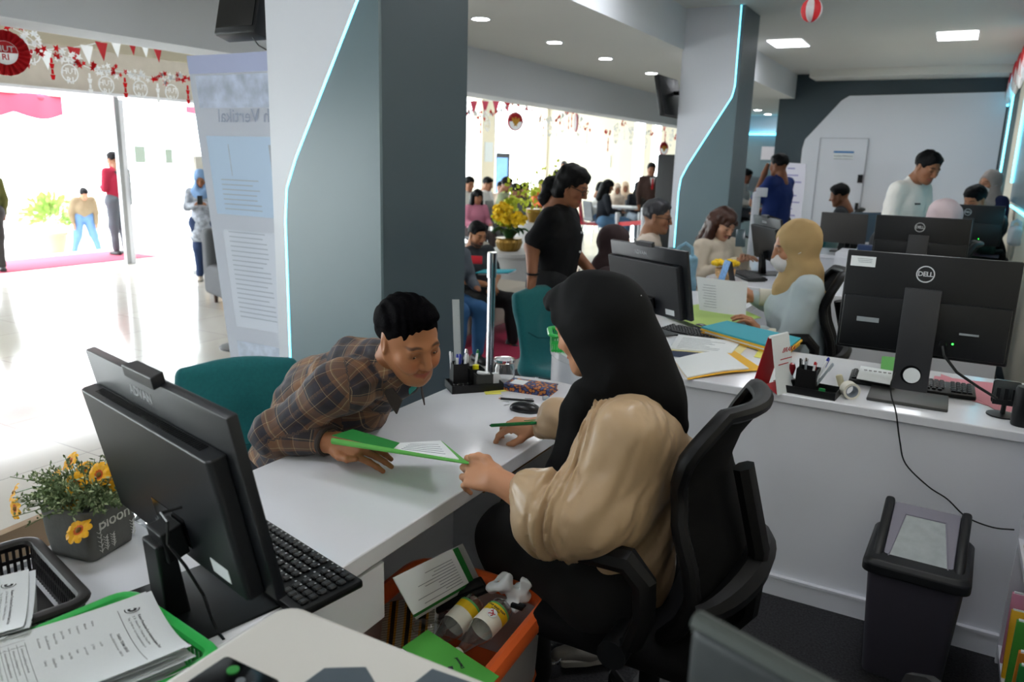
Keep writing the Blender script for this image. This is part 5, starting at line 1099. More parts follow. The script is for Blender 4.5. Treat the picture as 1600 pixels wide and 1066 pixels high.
# ---- televisions
g=thing('television','black television edge hanging on the left side of the near pillar','television',(-2.78,2.56,2.25),0); MB().rbox((0,0,.1),(.25,.09,.46),.012,2,RX(-.25)).out('housing',m_black,g); MB().bx(-.11,.11,-.05,-.046,-.1,.28,RX(-.25)).out('rear_plate',m_blackg,g,smooth=False); MB().cyl((.1,.02,.2),(.19,.02,.2),.02).out('wall_arm',m_black,g); MB().tube([(.06,-.03,-.12),(.1,-.03,-.16),(.15,-.0,-.19),(.19,.0,-.19)],.003,5).out('cable',m_black,g)
p=at(1050,145,x=-2.70); g=thing('television','black television tilted down on the left side of the second pillar','television',(-2.72,8.0,2.31),0); MB().rbox((0,.1,.0),(.06,.62,.40),.012,2,RZ(.0)@RY(-.22)).out('housing',m_black,g); MB().cyl((.0,.2,.05),(.14,.2,.05),.02).out('wall_arm',m_black,g)
# ---- stanchions
def stanch(label,x,y,h,m=m_chrome,r=.026):
    g=thing('stanchion',label,'stanchion',(x,y,0),0); MB().cyl((0,0,.02),(0,0,h*.86),r).out('pole',m,g); MB().lathe([(r*1.25,h*.84),(r*1.25,h-.005),(r*1.1,h),(0,h)],24,cap=False).out('belt_head',m,g); MB().lathe([(.15,0),(.15,.01),(.04,.03),(0,.03)],28,cap=False).out('base',m,g); return g
stanch('shiny chrome post standing between the near desk and the seated bearded man',-2.62,4.42,1.045)
for i,(px,py,yy) in enumerate(((965,332,12.5),(1006,325,11.0),(1000,332,14.0))):
    p=at(px,py,y=yy); stanch(['white post at the left end of the red belt','white slanted post in the middle of the red belt','white post behind the suited man'][i],p.x,p.y,p.z,m_white,.03)
g=thing('queue_belt','red queue belt stretched behind the man in glasses','queue belt',(0,0,0)); a=at(966,347,y=12.5); c=at(1062,332,y=11.0); b=MB(); b.sheet(lambda u,v:a.lerp(c,u)+Vector((0,0,-.03*math.sin(PI*u)-.07*v)),10,2,lambda p:p+Vector((0,.002,0))); b.out('belt',m_red,g)
# ---- red carpets
tag(MB().rbox((-3.55,6.2,.006),(1.0,1.5,.012),.004).out('carpet',mat('rose carpet','a02c48',1,var=.1,vscale=90)),'small rose red carpet under the feet of the bearded man','carpet')
S('trim_step',m_ground,(-12.2,XE-.3,-4,16,-.22,0)); S('trim_step_edge',m_ground,(XE-.32,XE,-4,20,-.12,-.001))
tag(MB().rbox((-11.3,6.3,.006),(1.1,3.2,.012),.004).out('door_mat',mat('rose mat','a34358',1,var=.1,vscale=60)),'long rose red mat outside the glass entrance','mat')
# ---- curtains of the porch
def valance(name,label,x,y0,y1,z,h,n):
    g=thing(name,label,'curtain',(x,y0,z)); b=MB()
    b.sheet(lambda u,v:(.04*math.sin(u*n*6),(y1-y0)*u,-v*h*(.75+.25*abs(math.sin(u*n*PI)))),60,4,lambda p:p+Vector((.004,0,0))); b.out('valance_cloth',m_pinkp,g)
    b=MB()
    for k in range(n): b.sph((.03,(y1-y0)*(k+.5)/n,-.04),(.03,.07,.05),8)
    b.out('valance_knots',m_pinkp,g); return g
p=at(0,142,x=-12); q=at(98,150,x=-12); valance('porch_valance','pink red scalloped cloth valance above the entrance at left',-12,p.y-2,q.y,p.z,.36,4)
zv=p.z; S('trim_porch_beam',m_ground,(-12.2,-12.0,-8,16,zv-.01,zv+.35)); S('trim_porch_post',m_ground,(-12.2,-12.0,15.8,16,-.22,zv),(-12.2,-12.0,-8,-7.8,-.22,zv)); p=at(290,163,x=-12); q=at(318,166,x=-12); valance('porch_valance','small piece of pink valance left of the banner',-12,p.y,q.y+.6,zv,.14,1)
# ---- outside plant, railing, road works sign
g=thing('outdoor_plant','pale green shrub in a terracotta pot outside the entrance','plant',(at(85,400,z=-.2)))
MB().lathe([(.16,0),(.22,.35),(.24,.36),(.24,.40),(.2,.4)],24).out('pot',mat('pale terracotta','c99a80',.7),g)
rnd=random.Random(3); b=MB()
for i in range(420):
    a=rnd.uniform(0,2*PI); e=rnd.uniform(-.2,1.4); d=Vector((math.cos(a)*math.cos(e),math.sin(a)*math.cos(e),math.sin(e))); c=Vector((0,0,.6))+d*rnd.uniform(.1,.42); w=d.orthogonal().normalized()*.03; b.add([c,c+d*.06+w,c+d*.13,c+d*.06-w],[(0,1,2,3)])
b.out('foliage',mat('pale shrub leaves','8fae5a',.7,var=.3,vscale=9),g,smooth=False,recalc=False)
g=thing('ramp_railing','thin white railing outside the entrance beside the shrub','railing',(0,0,0)); a=at(68,400,z=-.2);c=at(98,318,x=-13.5); d=at(112,398,z=-.2)
MB().cyl(a+Vector((0,0,.5)),c,.02).cyl(a,a+Vector((0,0,.5)),.02).cyl(at(100,316,x=-13.2),at(113,398,x=-13.2),.012).cyl(c,Vector((c.x,c.y,-.2)),.02).out('rail',mat('rail white','c9ccca',.5),g)
# notices stuck on the glass
for i,(x0,x1,y0,y1) in enumerate(((214,233,228,255),(262,275,233,256))):
    a=at(x0,y0,x=XE+.02); c=at(x1,y1,x=XE+.02); tag(MB().bx(XE-.05,XE-.046,a.y,c.y,c.z,a.z).out('glass_notice',mat('pale green notice','c6d8cc',.7),smooth=False),['pale green notice on the glass, left one','pale green notice on the glass, right one near the standee'][i],'notice')
g=thing('standee','white and orange upright poster behind the woman in blue headscarf','poster',(-8.9,7.4,0),.4); a=at(290,243,y=7.4)
MB().bx(-.02,.02,-.35,.40,.05,a.z).out('board',mat('poster white','ded9cf',.7),g,smooth=False); MB().bx(.02,.024,-.3,.3,a.z-.3,a.z-.18).bx(.02,.024,-.3,.35,.3,.9).out('orange_print',mat('poster orange','e0a23a',.7,var=.2,vscale=9),g,smooth=False); MB().bx(-.15,.15,-.3,-.26,0,.05).bx(-.15,.15,.3,.34,0,.05).out('foot',m_steel,g,smooth=False)
# ---- sofas
def sofa(label,loc,rz,w,d,h,m,back=True):
    g=thing('sofa',label,'sofa',loc,rz); s=SDF(); s.box((0,0,h*.62),(w/2,d/2,h*.38),.05,.03); V,F=s.mesh(.02); vmesh('seat_block',[(V,F)],m,g)
    if back: s=SDF(); s.box((-w/2+.08,0,h*1.25),(.09,d/2,h*.62),.05,.03); V,F=s.mesh(.02); vmesh('back_rest',[(V,F)],m,g)
    for sx in(-1,1):
        for sy in(-1,1): MB().cyl((sx*w*.4,sy*d*.42,0),(sx*w*.4,sy*d*.42,h*.28),.02,.025,n=8).out('leg',mat('dark wood','4a3226',.5),g)
    return g
sofa('dark grey sofa on wooden legs left of the banner',(-6.55,6.25,0),-.35,.75,1.3,.44,mat('grey sofa fabric','57595d',.9,var=.06,vscale=90))
sofa('pale beige sofa under the bearded man',(-3.95,6.1,0),0,.75,1.8,.43,mat('beige sofa fabric','b9b1a4',.9))
# ---- round white planter table with orchids
p=at(795,392,y=7.6); g=thing('round_planter','white round pedestal table carrying the orchid pot','table',(p.x,p.y,0)); MB().lathe([(.28,0),(.30,.02),(.33,p.z-.05),(.36,p.z-.04),(.36,p.z),(0,p.z)],36,cap=False).out('drum',mat('white planter','b8b8b8',.5),g)
p2=Vector((p.x,p.y,p.z))
g=thing('orchid_pot','gold ribbed pot of yellow and green orchids behind the bearded man','flower pot',p2); m_gold=mat('gold pot','8a6a2a',.35,metal=.6)
b=MB(); n=40; prof=[(.10,0),(.13,.03),(.155,.10),(.14,.13),(.155,.145),(.13,.145)]
for r,z in prof: b.v+=[((r*(1-.04*(i%2)))*math.cos(2*PI*i/n),(r*(1-.04*(i%2)))*math.sin(2*PI*i/n),z) for i in range(n)]
for k in range(len(prof)-1):
    for i in range(n): b.f.append((k*n+i,k*n+(i+1)%n,(k+1)*n+(i+1)%n,(k+1)*n+i)); b.m.append(0)
b.f.append(tuple(range((len(prof)-1)*n,len(prof)*n))); b.m.append(0); b.out('pot',m_gold,g,smooth=False)
for i in range(9):
    a=i*2.4; d=Vector((math.cos(a),math.sin(a),0)); w=d.cross(Vector((0,0,1)))*.045; L_=.16+.03*(i%3)
    b=MB(); b.sheet(lambda u,v:Vector((0,0,.13))+d*(.02+L_*v)+w*(u*2-1)*math.sin(PI*min(1,v*.9+.1))+Vector((0,0,.13*math.sin(PI*v*.8)-.02*(1-(u*2-1)**2))),5,8,.002); b.out('leaf',mat('orchid leaf','1f4a26',.4),g)
m_or1=mat('orchid yellow','f2cc1e',.6,var=.15,vscale=40); m_or2=mat('orchid lime','c3cf3e',.6,var=.2,vscale=40)
rnd=random.Random(9)
for i in range(8):
    a=rnd.uniform(0,2*PI); d=Vector((math.cos(a),math.sin(a),0))*rnd.uniform(.08,.24); top=rnd.uniform(.35,.55); P=[Vector((0,0,.12)),d*.25+Vector((0,0,top*.8)),d*.75+Vector((0,0,top)),d*1.25+Vector((0,0,top*.85))]; P=smooth_path(P,5)
    MB().tube(P,.004,5).out('stem',m_leafd,g); b=MB()
    for k in range(40):
        c=P[5+k%(len(P)-6)]+Vector((rnd.uniform(-.05,.05),rnd.uniform(-.05,.05),rnd.uniform(-.04,.05)))
        for q in range(5): A=T(*c)@Euler((rnd.uniform(0,3),rnd.uniform(0,3),q*1.25)).to_matrix().to_4x4(); b.add([(0,-.010,0),(.028,-.022,.004),(.046,0,0),(.028,.022,.004),(0,.010,0)],[(0,1,2,3,4)],A)
    b.out('blossom_spray',m_or1 if i%3 else m_or2,g,smooth=False,recalc=False)
g=thing('orchid_arrangement','paler yellow orchid arrangement farther back beside the first','flower pot',at(838,330,y=9.5)); b=MB()
for i in range(260):
    d=Vector((rnd.gauss(0,.18),rnd.gauss(0,.18),abs(rnd.gauss(.25,.16)))); 
    A=T(*d)@Euler((rnd.uniform(0,3),rnd.uniform(0,3),rnd.uniform(0,3))).to_matrix().to_4x4(); b.add([(0,-.01,0),(.03,-.022,.004),(.05,0,0),(.03,.022,.004),(0,.01,0)],[(0,1,2,3,4)],A)
b.out('blossoms',m_or2,g,smooth=False,recalc=False); MB().lathe([(.1,-.15),(.15,0),(.14,.03)],20).out('pot',m_gold,g)
zz=g.location.z-.15; tag(MB().lathe([(.3,0),(.3,zz)],30).out('round_planter',mat('white planter','b8b8b8',.5),M=T(g.location.x,g.location.y,0)),'white round pedestal under the paler orchids','table')
# ---- upright screen, notices, boards in the hall
g=thing('upright_screen','tall narrow blue advertising screen on a stand in the hall','screen',at(786,300,y=15.5)); z0=g.location.z; a=at(775,239,y=15.5)-g.location; c=at(795,239,y=15.5)-g.location
MB().bx(a.x,c.x,0,.06,-z0+.02,a.z).out('housing',m_black,g,smooth=False); MB().bx(a.x+.02,c.x-.02,-.004,0,-.35,a.z-.1).out('screen',mat('lit screen','5c86b8',.3,emit='4a7ab8',estr=.7,var=.2,vscale=4),g,smooth=False); MB().bx(a.x-.05,c.x+.05,-.15,.2,-z0,-z0+.03).out('base',m_black,g,smooth=False)
a=at(758,222,x=XE+.01); c=at(770,253,x=XE+.01); tag(MB().bx(XE,XE+.01,a.y,c.y,c.z,a.z).out('wall_notice',mat('pale notice','cfd6da',.7),smooth=False),'pale notice on the beige column above the waiting group','notice')
a=at(940,243,y=20.48); c=at(953,262,y=20.48); tag(MB().bx(a.x,c.x,20.47,20.5,c.z,a.z).out('wall_notice',mat('pale notice','cfd6da',.7),smooth=False),'faint square notice on the far cream wall','notice')
g=thing('display_board','large black display board standing left of the second pillar','display board',(-3.9,12.9,0)); MB().rbox((-.05,0,1.0),(1.0,.06,1.58),.02).out('housing',mat('black board','1c1e21',.5),g); MB().bx(-.6,.5,-.2,.2,0,.2).out('base',m_black,g,smooth=False)
g=thing('touch_kiosk','white slim kiosk post with tilted screen at which the man in navy stands','kiosk',(-1.93,9.2,0)); p=at(1183,300,y=9.2); g.location=(p.x,p.y,0)
MB().rbox((0,0,p.z/2),(.08,.08,p.z),.015).rbox((0,0,.02),(.35,.35,.04),.01).rbox((.06,-.04,p.z),(.12,.06,.10),.01).out('post',m_white,g)
g=thing('touch_screen','dark tilted touch screen left of the white kiosk post','screen',(0,0,0)); a=at(1166,298,y=9.9); c=at(1198,277,y=9.9); b=MB(); 
b.add([a,at(1195,300,y=9.9),c,at(1174,276,y=9.9),a+Vector((0,.04,0)),at(1195,300,y=9.9)+Vector((0,.04,0)),c+Vector((0,.04,0)),at(1174,276,y=9.9)+Vector((0,.04,0))],[(0,1,2,3),(4,7,6,5),(0,4,5,1),(1,5,6,2),(2,6,7,3),(3,7,4,0)]); b.out('panel',mat('grey screen','5d676c',.2),g,smooth=False); m_=(a+c)/2; MB().bx(m_.x-.04,m_.x+.04,m_.y+.04,m_.y+.1,0,m_.z).bx(m_.x-.2,m_.x+.2,m_.y-.1,m_.y+.2,0,.03).out('stand',m_black,g,smooth=False)
g=thing('rollup_board','white rollup board with violet lines behind the man in navy','banner',(0,0,0)); q=[at(1222,400,y=12.5),at(1245,400,y=12.5),at(1260,256,y=12.5),at(1226,254,y=12.5)]; q[0].z=q[1].z=.05; MB().sheet(lambda u,v:quad(*q,u,v),4,4,lambda p:p+Vector((0,.01,0))).out('cloth',mat('board white','d5d4e0',.7),g)
b=MB()
for k in range(9): a=quad(*q,.15,.95-k*.06); c=quad(*q,.5+.35*((k*7)%3)/2,.95-k*.06); b.box(((a.x+c.x)/2,a.y-.003,a.z),(c.x-a.x,.003,.02))
b.out('printed_lines',mat('violet ink','8a86b8',.7),g,smooth=False); MB().bx(q[0].x-.05,q[1].x+.1,12.4,12.6,0,.05).out('base',m_steel,g,smooth=False)
a=at(1191,229,y=18.7); c=at(1211,250,y=18.7); tag(MB().bx(a.x,c.x,18.66,18.7,c.z,a.z).out('wall_poster',mat('poster pink white','d8cfd2',.7),smooth=False),'white and pink square poster on the blue passage wall','poster')
a=at(1303,236,y=YB-.06); c=at(1333,249,y=YB-.06); g=thing('door_sign','small white and blue sign on the flush white door','sign',(0,0,0)); MB().bx(a.x,c.x,YB-.062,YB-.055,c.z,a.z).out('plate',m_paper,g,smooth=False); MB().bx(a.x,c.x,YB-.065,YB-.062,a.z-.03,a.z).out('blue_band',mat('sign blue','3a7ab8',.5),g,smooth=False)
b=MB().text('RUANG PIMPINAN',.035,T((a.x+c.x)/2,YB-.064,a.z-.08)@RX(PI/2)).text('SELAIN PETUGAS DILARANG MASUK',.018,T((a.x+c.x)/2,YB-.064,a.z-.125)@RX(PI/2)); b.out('lettering',m_ink,g,smooth=False)
a=at(1341,273,y=YB-.06); c=at(1347,286,y=YB-.06); tag(MB().bx(a.x,c.x,YB-.09,YB-.055,c.z,a.z).out('card_reader',m_black,smooth=False),'small black card reader beside the flush white door','card reader')
tote('shoulder_bag','white and clear bag standing on the floor at the right wall','bag',at(1582,385,y=6.6),.3,mat('clear white bag','8f969b',.4,trans=.2),.10,.08,.14)
# table and red chair in the waiting area
p=at(968,325,y=15); g=thing('cafe_table','white square table between the waiting women','table',(p.x,p.y,0)); MB().rbox((0,0,p.z+.02),(.9,.6,.04),.01).out('table_top',m_white,g); MB().cyl((0,0,.02),(0,0,p.z),.035).lathe([(.25,0),(.25,.02),(.05,.04)],24).out('pedestal',m_white,g)
def redchair(label,p,rz):
    g=thing('plastic_chair',label,'chair',p,rz,'red plastic chairs'); s=SDF(); s.box((0,0,.45),(.21,.22,.015),.015,.03); s.box((-.22,0,.66),(.014,.2,.2),.014,.06,rot=RY(-.15)); V,F=s.mesh(.012); vmesh('shell',[(V,F)],mat('red plastic','c8203a',.4),g)
    for sx in(-1,1):
        for sy in(-1,1): MB().cyl((sx*.15,sy*.17,.44),(sx*.2,sy*.2,0),.011,n=8).out('leg',m_chrome,g)
    return g
p=at(925,338,y=14.2); redchair('bright red plastic chair under the girl in blue jeans',(p.x,p.y,0),.3)
# ================================================ PEOPLE: building kit
def skinmat(name,col): return mat(name,col,.5,spec=.35,attr='Col',bump=.03,bscale=700)
m_eye=mat('eye white','e4ded8',.15); m_iris=mat('eye iris','1c100a',.1); m_hair=mat('black hair','070608',.6,spec=.18,bump=.25,bscale=220,stretch=(1,1,.35)); m_hairb=mat('brown hair','3a1f14',.45,spec=.4,bump=.3,bscale=160,stretch=(1,1,.2)); m_hairg=mat('greying hair','26252a',.5)
def frame(o,f,up=(0,0,1)):
    f=Vector(f).normalized(); u=Vector(up); l=u.cross(f).normalized(); u=f.cross(l)
    m=Matrix((f,l,u)).transposed().to_4x4(); m.translation=Vector(o); return m
def head_sdf(s,M,smile=0,fine=True,neck=True):
    s.setM(M)
    s.ell((-.012,0,.035),(.096,.075,.084),.02).ell((.03,0,-.015),(.064,.061,.09),.03)
    s.ell((.05,0,-.075),(.036,.038,.03),.03).ell((.076,0,-.094),.017,.02)
    for y in(-1,1):
        s.cap((-.002,.056*y,-.04),(.06,.026*y,-.09),.018,.014,.03); s.ell((.062,.042*y,-.022),(.022,.022,.02),.025)
        s.ell((-.006,.074*y,.0),(.017,.009,.031),.008,rot=RZ(.3*y)@RY(-.15)) 
    if fine:
        s.cap((.084,-.036,.022),(.084,.036,.022),.010,.010,.02)
        for y in(-1,1):
            s.ell((.104,.033*y,.004),(.019,.019,.014),.016,'s'); s.ell((.0785,.032*y,.003),(.0145,.0155,.0135),.006)
            s.ell((.0935,.032*y,.0005),(.006,.0128,.0042 if smile else .0034),.002,'s')
            s.ell((-.001,.0835*y,.002),(.009,.005,.02),.006,'s')
            s.cap((.094,.014*y,-.036),(.086,.034*y,-.062),.0035,.0035,.012,'s') if smile else None
            s.ell((.078,.034*y,-.036),(.017,.016,.018),.02) if smile else None
        s.chain([(.090,0,.018),(.100,0,-.004),(.112,0,-.026)],[.0075,.0085,.0105],.014)
        for y in(-1,1): s.ell((.100,.0115*y,-.031),(.0105,.0075,.0075),.008); s.ell((.106,.0075*y,-.0395),(.004,.0035,.003),.002,'s')
        c=.009 if smile else 0; w=.033 if smile else .023
        u_=.0016 if smile else 0; s.chain([(.079,-w,-.062+c),(.0905,-.012,-.0575+u_),(.0925,0,-.0585+u_),(.0905,.012,-.0575+u_),(.079,w,-.062+c)],[.002,.0040,.0036,.0040,.002] if smile else [.002,.0052,.0048,.0052,.002],.005)
        s.chain([(.079,-w*.9,-.064+c),(.0895,0,-.0715-2*u_),(.079,w*.9,-.064+c)],[.002,.0066,.002],.005)
        for k in range(4):
            y0=-w+.5*w*k; y1=y0+.5*w; z=lambda y:-.0645+c*(y/w)**2; x=lambda y:(.0965 if smile else .1)-.014*(y/w)**2
            s.cap((x(y0),y0,z(y0)),(x(y1),y1,z(y1)),.0044 if smile else .0012,k=.001,op='s')
    else:
        s.chain([(.090,0,.012),(.110,0,-.026)],[.008,.012],.014)
    if neck: s.chain([(-.022,0,-.05),(-.035,0,-.11),(-.05,0,-.19)],[.055,.052,.062],.03)
    s.setM(None); return s
def paint_head(V,M,base,fem=False,stub=0,brow=True):
    A=np.array(M.inverted()); L_=V@A[:3,:3].T+A[:3,3]; x,y,z=L_.T; n=len(V); C=np.tile(np.array(lin(base)),(n,1)); ya=np.abs(y)
    def mix(m,col): 
        m=np.clip(m,0,1)[:,None]; C[:,:3]=C[:,:3]*(1-m)+np.array(lin(col))[:3]*m
    near=(np.abs(x)<.14)&(ya<.1)&(np.abs(z)<.16)
    r=near&(x>.04)
    mix(np.where(r,.22*np.exp(-((ya-.04)/.02)**2-((z+.03)/.022)**2),0),'b0503c')
    if stub: mix(np.where(r|(near&(x>0)),stub*np.exp(-((z+.085)/.03)**2)*(z<-.045),0)+np.where(r,stub*np.exp(-((z+.050)/.005)**2)*(ya<.024),0),'2b201c')
    lm=np.where(r&(x>.074),np.exp(-((z+.0645-.004*(ya/.026)**2)/.0085)**4-(y/.027)**6),0); mix(lm*.75,'9a4a42' if not fem else 'b04a4c')
    if brow: bz=.0285+.004*np.sin(np.clip((ya-.012)/.036,0,1)*PI); mix(np.where(r,np.exp(-((z-bz)/.0038)**4-((ya-.032)/.019)**6),0)*.85,'120d0c')
    mix(np.where(r&(x>.07),np.exp(-((z-.004)/.0075)**4-((ya-.032)/.017)**6)*.35,0),'2a1712')
    return C
def eyes(par,M,gaze=(0,0)):
    for y in(-1,1):
        c=M@Vector((.0765,.032*y,.0015)); d=(M.to_3x3()@Vector((1,gaze[0],gaze[1]))).normalized()
        MB().sph((0,0,0),.0128,14,T(*c)).out('eye',m_eye,par); MB().sph((0,0,0),(.0062,.0062,.0035),12,T(*(c+d*.0105))@d.to_track_quat('Z','Y').to_matrix().to_4x4()).out('iris',m_iris,par)
REST=[(.45,.5,.3)]*4
def hand_sdf(s,M,curl=REST,side=1,thumb=None,spread=(.10,.02,-.06,-.14),sc_=1.0):
    s.setM(M@Matrix.Scale(sc_,4)); q=side
    base=[(.088,.026),(.092,.004),(.086,-.017),(.077,-.036)]; Ls=[(.042,.025,.021),(.047,.029,.022),(.043,.027,.022),(.034,.020,.019)]
    for i,(bx_,by) in enumerate(base):
        by*=q; s.cap((.005,by*.55,0),(bx_,by,0),.0135,.0115,.012)
        p=Vector((bx_,by,0)); a=0; yv=math.sin(spread[i])*q; R_=[.0100,.0090,.0080,.0068] if i<3 else [.0088,.0078,.0070,.0060]
        for j in range(3):
            a+=curl[i][j]; d=Vector((math.cos(a)*math.cos(spread[i]),yv,-math.sin(a))); e=p+d*Ls[i][j]; s.cap(p,e,R_[j],R_[j+1],.004); p=e
    s.ell((.045,-.003*q,-.004),(.045,.037,.0145),.012); s.ell((.032,.026*q,-.011),(.032,.017,.016),.012)
    th=thumb or [(.018,.022,-.010),(.050,.046,-.022),(.080,.056,-.030),(.103,.054,-.034)]
    s.chain([(a,b*q,c) for a,b,c in th],[.0145,.0118,.0100,.0078],.006)
    s.cap((-.06,0,0),(.01,0,-.001),.0255,.0245,.02,sq=((0,0,1),.78)); s.setM(None); return s
def plaidmat():
    m=bpy.data.materials.new('plaid flannel'); m.use_nodes=True; nt=m.node_tree; b=nt.nodes['Principled BSDF']; b.inputs['Roughness'].default_value=.85; b.inputs['Sheen Weight'].default_value=.1
    at_=nt.nodes.new('ShaderNodeAttribute'); at_.attribute_name='UVW'; sp=nt.nodes.new('ShaderNodeSeparateXYZ'); nt.links.new(at_.outputs['Vector'],sp.inputs[0])
    def ramp(out,scale,stops,off=0):
        mu=nt.nodes.new('ShaderNodeMath'); mu.operation='MULTIPLY_ADD'; mu.inputs[1].default_value=scale; mu.inputs[2].default_value=off; fr=nt.nodes.new('ShaderNodeMath'); fr.operation='FRACT'
        nt.links.new(out,mu.inputs[0]); nt.links.new(mu.outputs[0],fr.inputs[0]); cr=nt.nodes.new('ShaderNodeValToRGB'); cr.color_ramp.interpolation='CONSTANT'; e=cr.color_ramp.elements
        e[0].position=0; e[0].color=lin(stops[0][1]); e[1].position=stops[1][0]; e[1].color=lin(stops[1][1])
        for p,c in stops[2:]: x=e.new(p); x.color=lin(c)
        nt.links.new(fr.outputs[0],cr.inputs[0]); return cr.outputs[0]
    st=[(0,'2e2b30'),(.22,'3a3436'),(.24,'b39b78'),(.255,'3a3436'),(.30,'7d5a40'),(.50,'8c7350'),(.52,'c2ab84'),(.535,'7d5a40'),(.62,'2b2a33'),(.80,'463028'),(.86,'a89474'),(.875,'34303a')]
    a=ramp(sp.outputs[0],1/.125,st); c=ramp(sp.outputs[1],1/.125,st,.3)
    mx=nt.nodes.new('ShaderNodeMix'); mx.data_type='RGBA'; mx.inputs[0].default_value=.5; nt.links.new(a,mx.inputs[6]); nt.links.new(c,mx.inputs[7]); nt.links.new(mx.outputs[2],b.inputs['Base Color']); return m
def limb_uv(s,V):
    bi=s.nearest(V.astype(np.float32),'c'); U=np.zeros((len(V),3)); acc={}
    for i,p in enumerate(s.p):
        if p[0]!='c' or p[3]!='u': continue
        A,B,ra,rb,sq=p[1]; m=bi==i
        d=B-A; L_=np.linalg.norm(d); d=d/L_; up=np.array([.1,.2,1.]) if abs(d[2])<.8 else np.array([1.,.1,.1]); u=np.cross(d,up); u/=np.linalg.norm(u); w=np.cross(d,u)
        q=V[m]-A; U[m,0]=q@d+i*.03; U[m,1]=np.arctan2(q@w,q@u)*(ra+rb)/2
    return U
def fold(amp,sc1,sc2=0,a2=0):
    def f(P):
        r=amp*vnoise(P,sc1)
        if sc2: r=r+a2*vnoise(P,sc2)
        return r
    return (f,abs(amp)+abs(a2))
def shoe(par,p,f,m,ms,L_=.27,up=(0,0,1),name='shoe'):
    M=frame(p,f,up); s=SDF(M); s.chain([(-.06,0,.035),(.05,0,.03),(.14,0,.02)],[.04,.04,.03],.03,sq=((0,0,1),.85)); s.cap((-.06,0,.04),(-.05,0,.08),.038,.04,.02); s.ell((-.05,0,.12),(.032,.028,.035),.005,'s'); s.box((.03,0,-.03),(.2,.08,.03),0,.001,'s'); s.setM(None)
    V,F=s.mesh(.006); o=vmesh(name,[(V,F)],m,par)
    b=MB(); b.prism([(x,y) for x,y in [(-.105,0),(-.09,.033),(-.03,.038),(.06,.045),(.13,.038),(.165,.018),(.17,0),(.165,-.018),(.13,-.038),(.06,-.045),(-.03,-.038),(-.09,-.033)]],-.005,.02,M); b.out('sole',ms,o,bevel=.004)
    b=MB()
    for k in range(5): x=.03+.018*k; b.tube([M@Vector((x,-.02,.060-.0035*k)),M@Vector((x,0,.070-.005*k)),M@Vector((x,.02,.060-.0035*k))],.0025,5)
    b.out('laces',mat('laces','b9b6b0',.8),o); return o
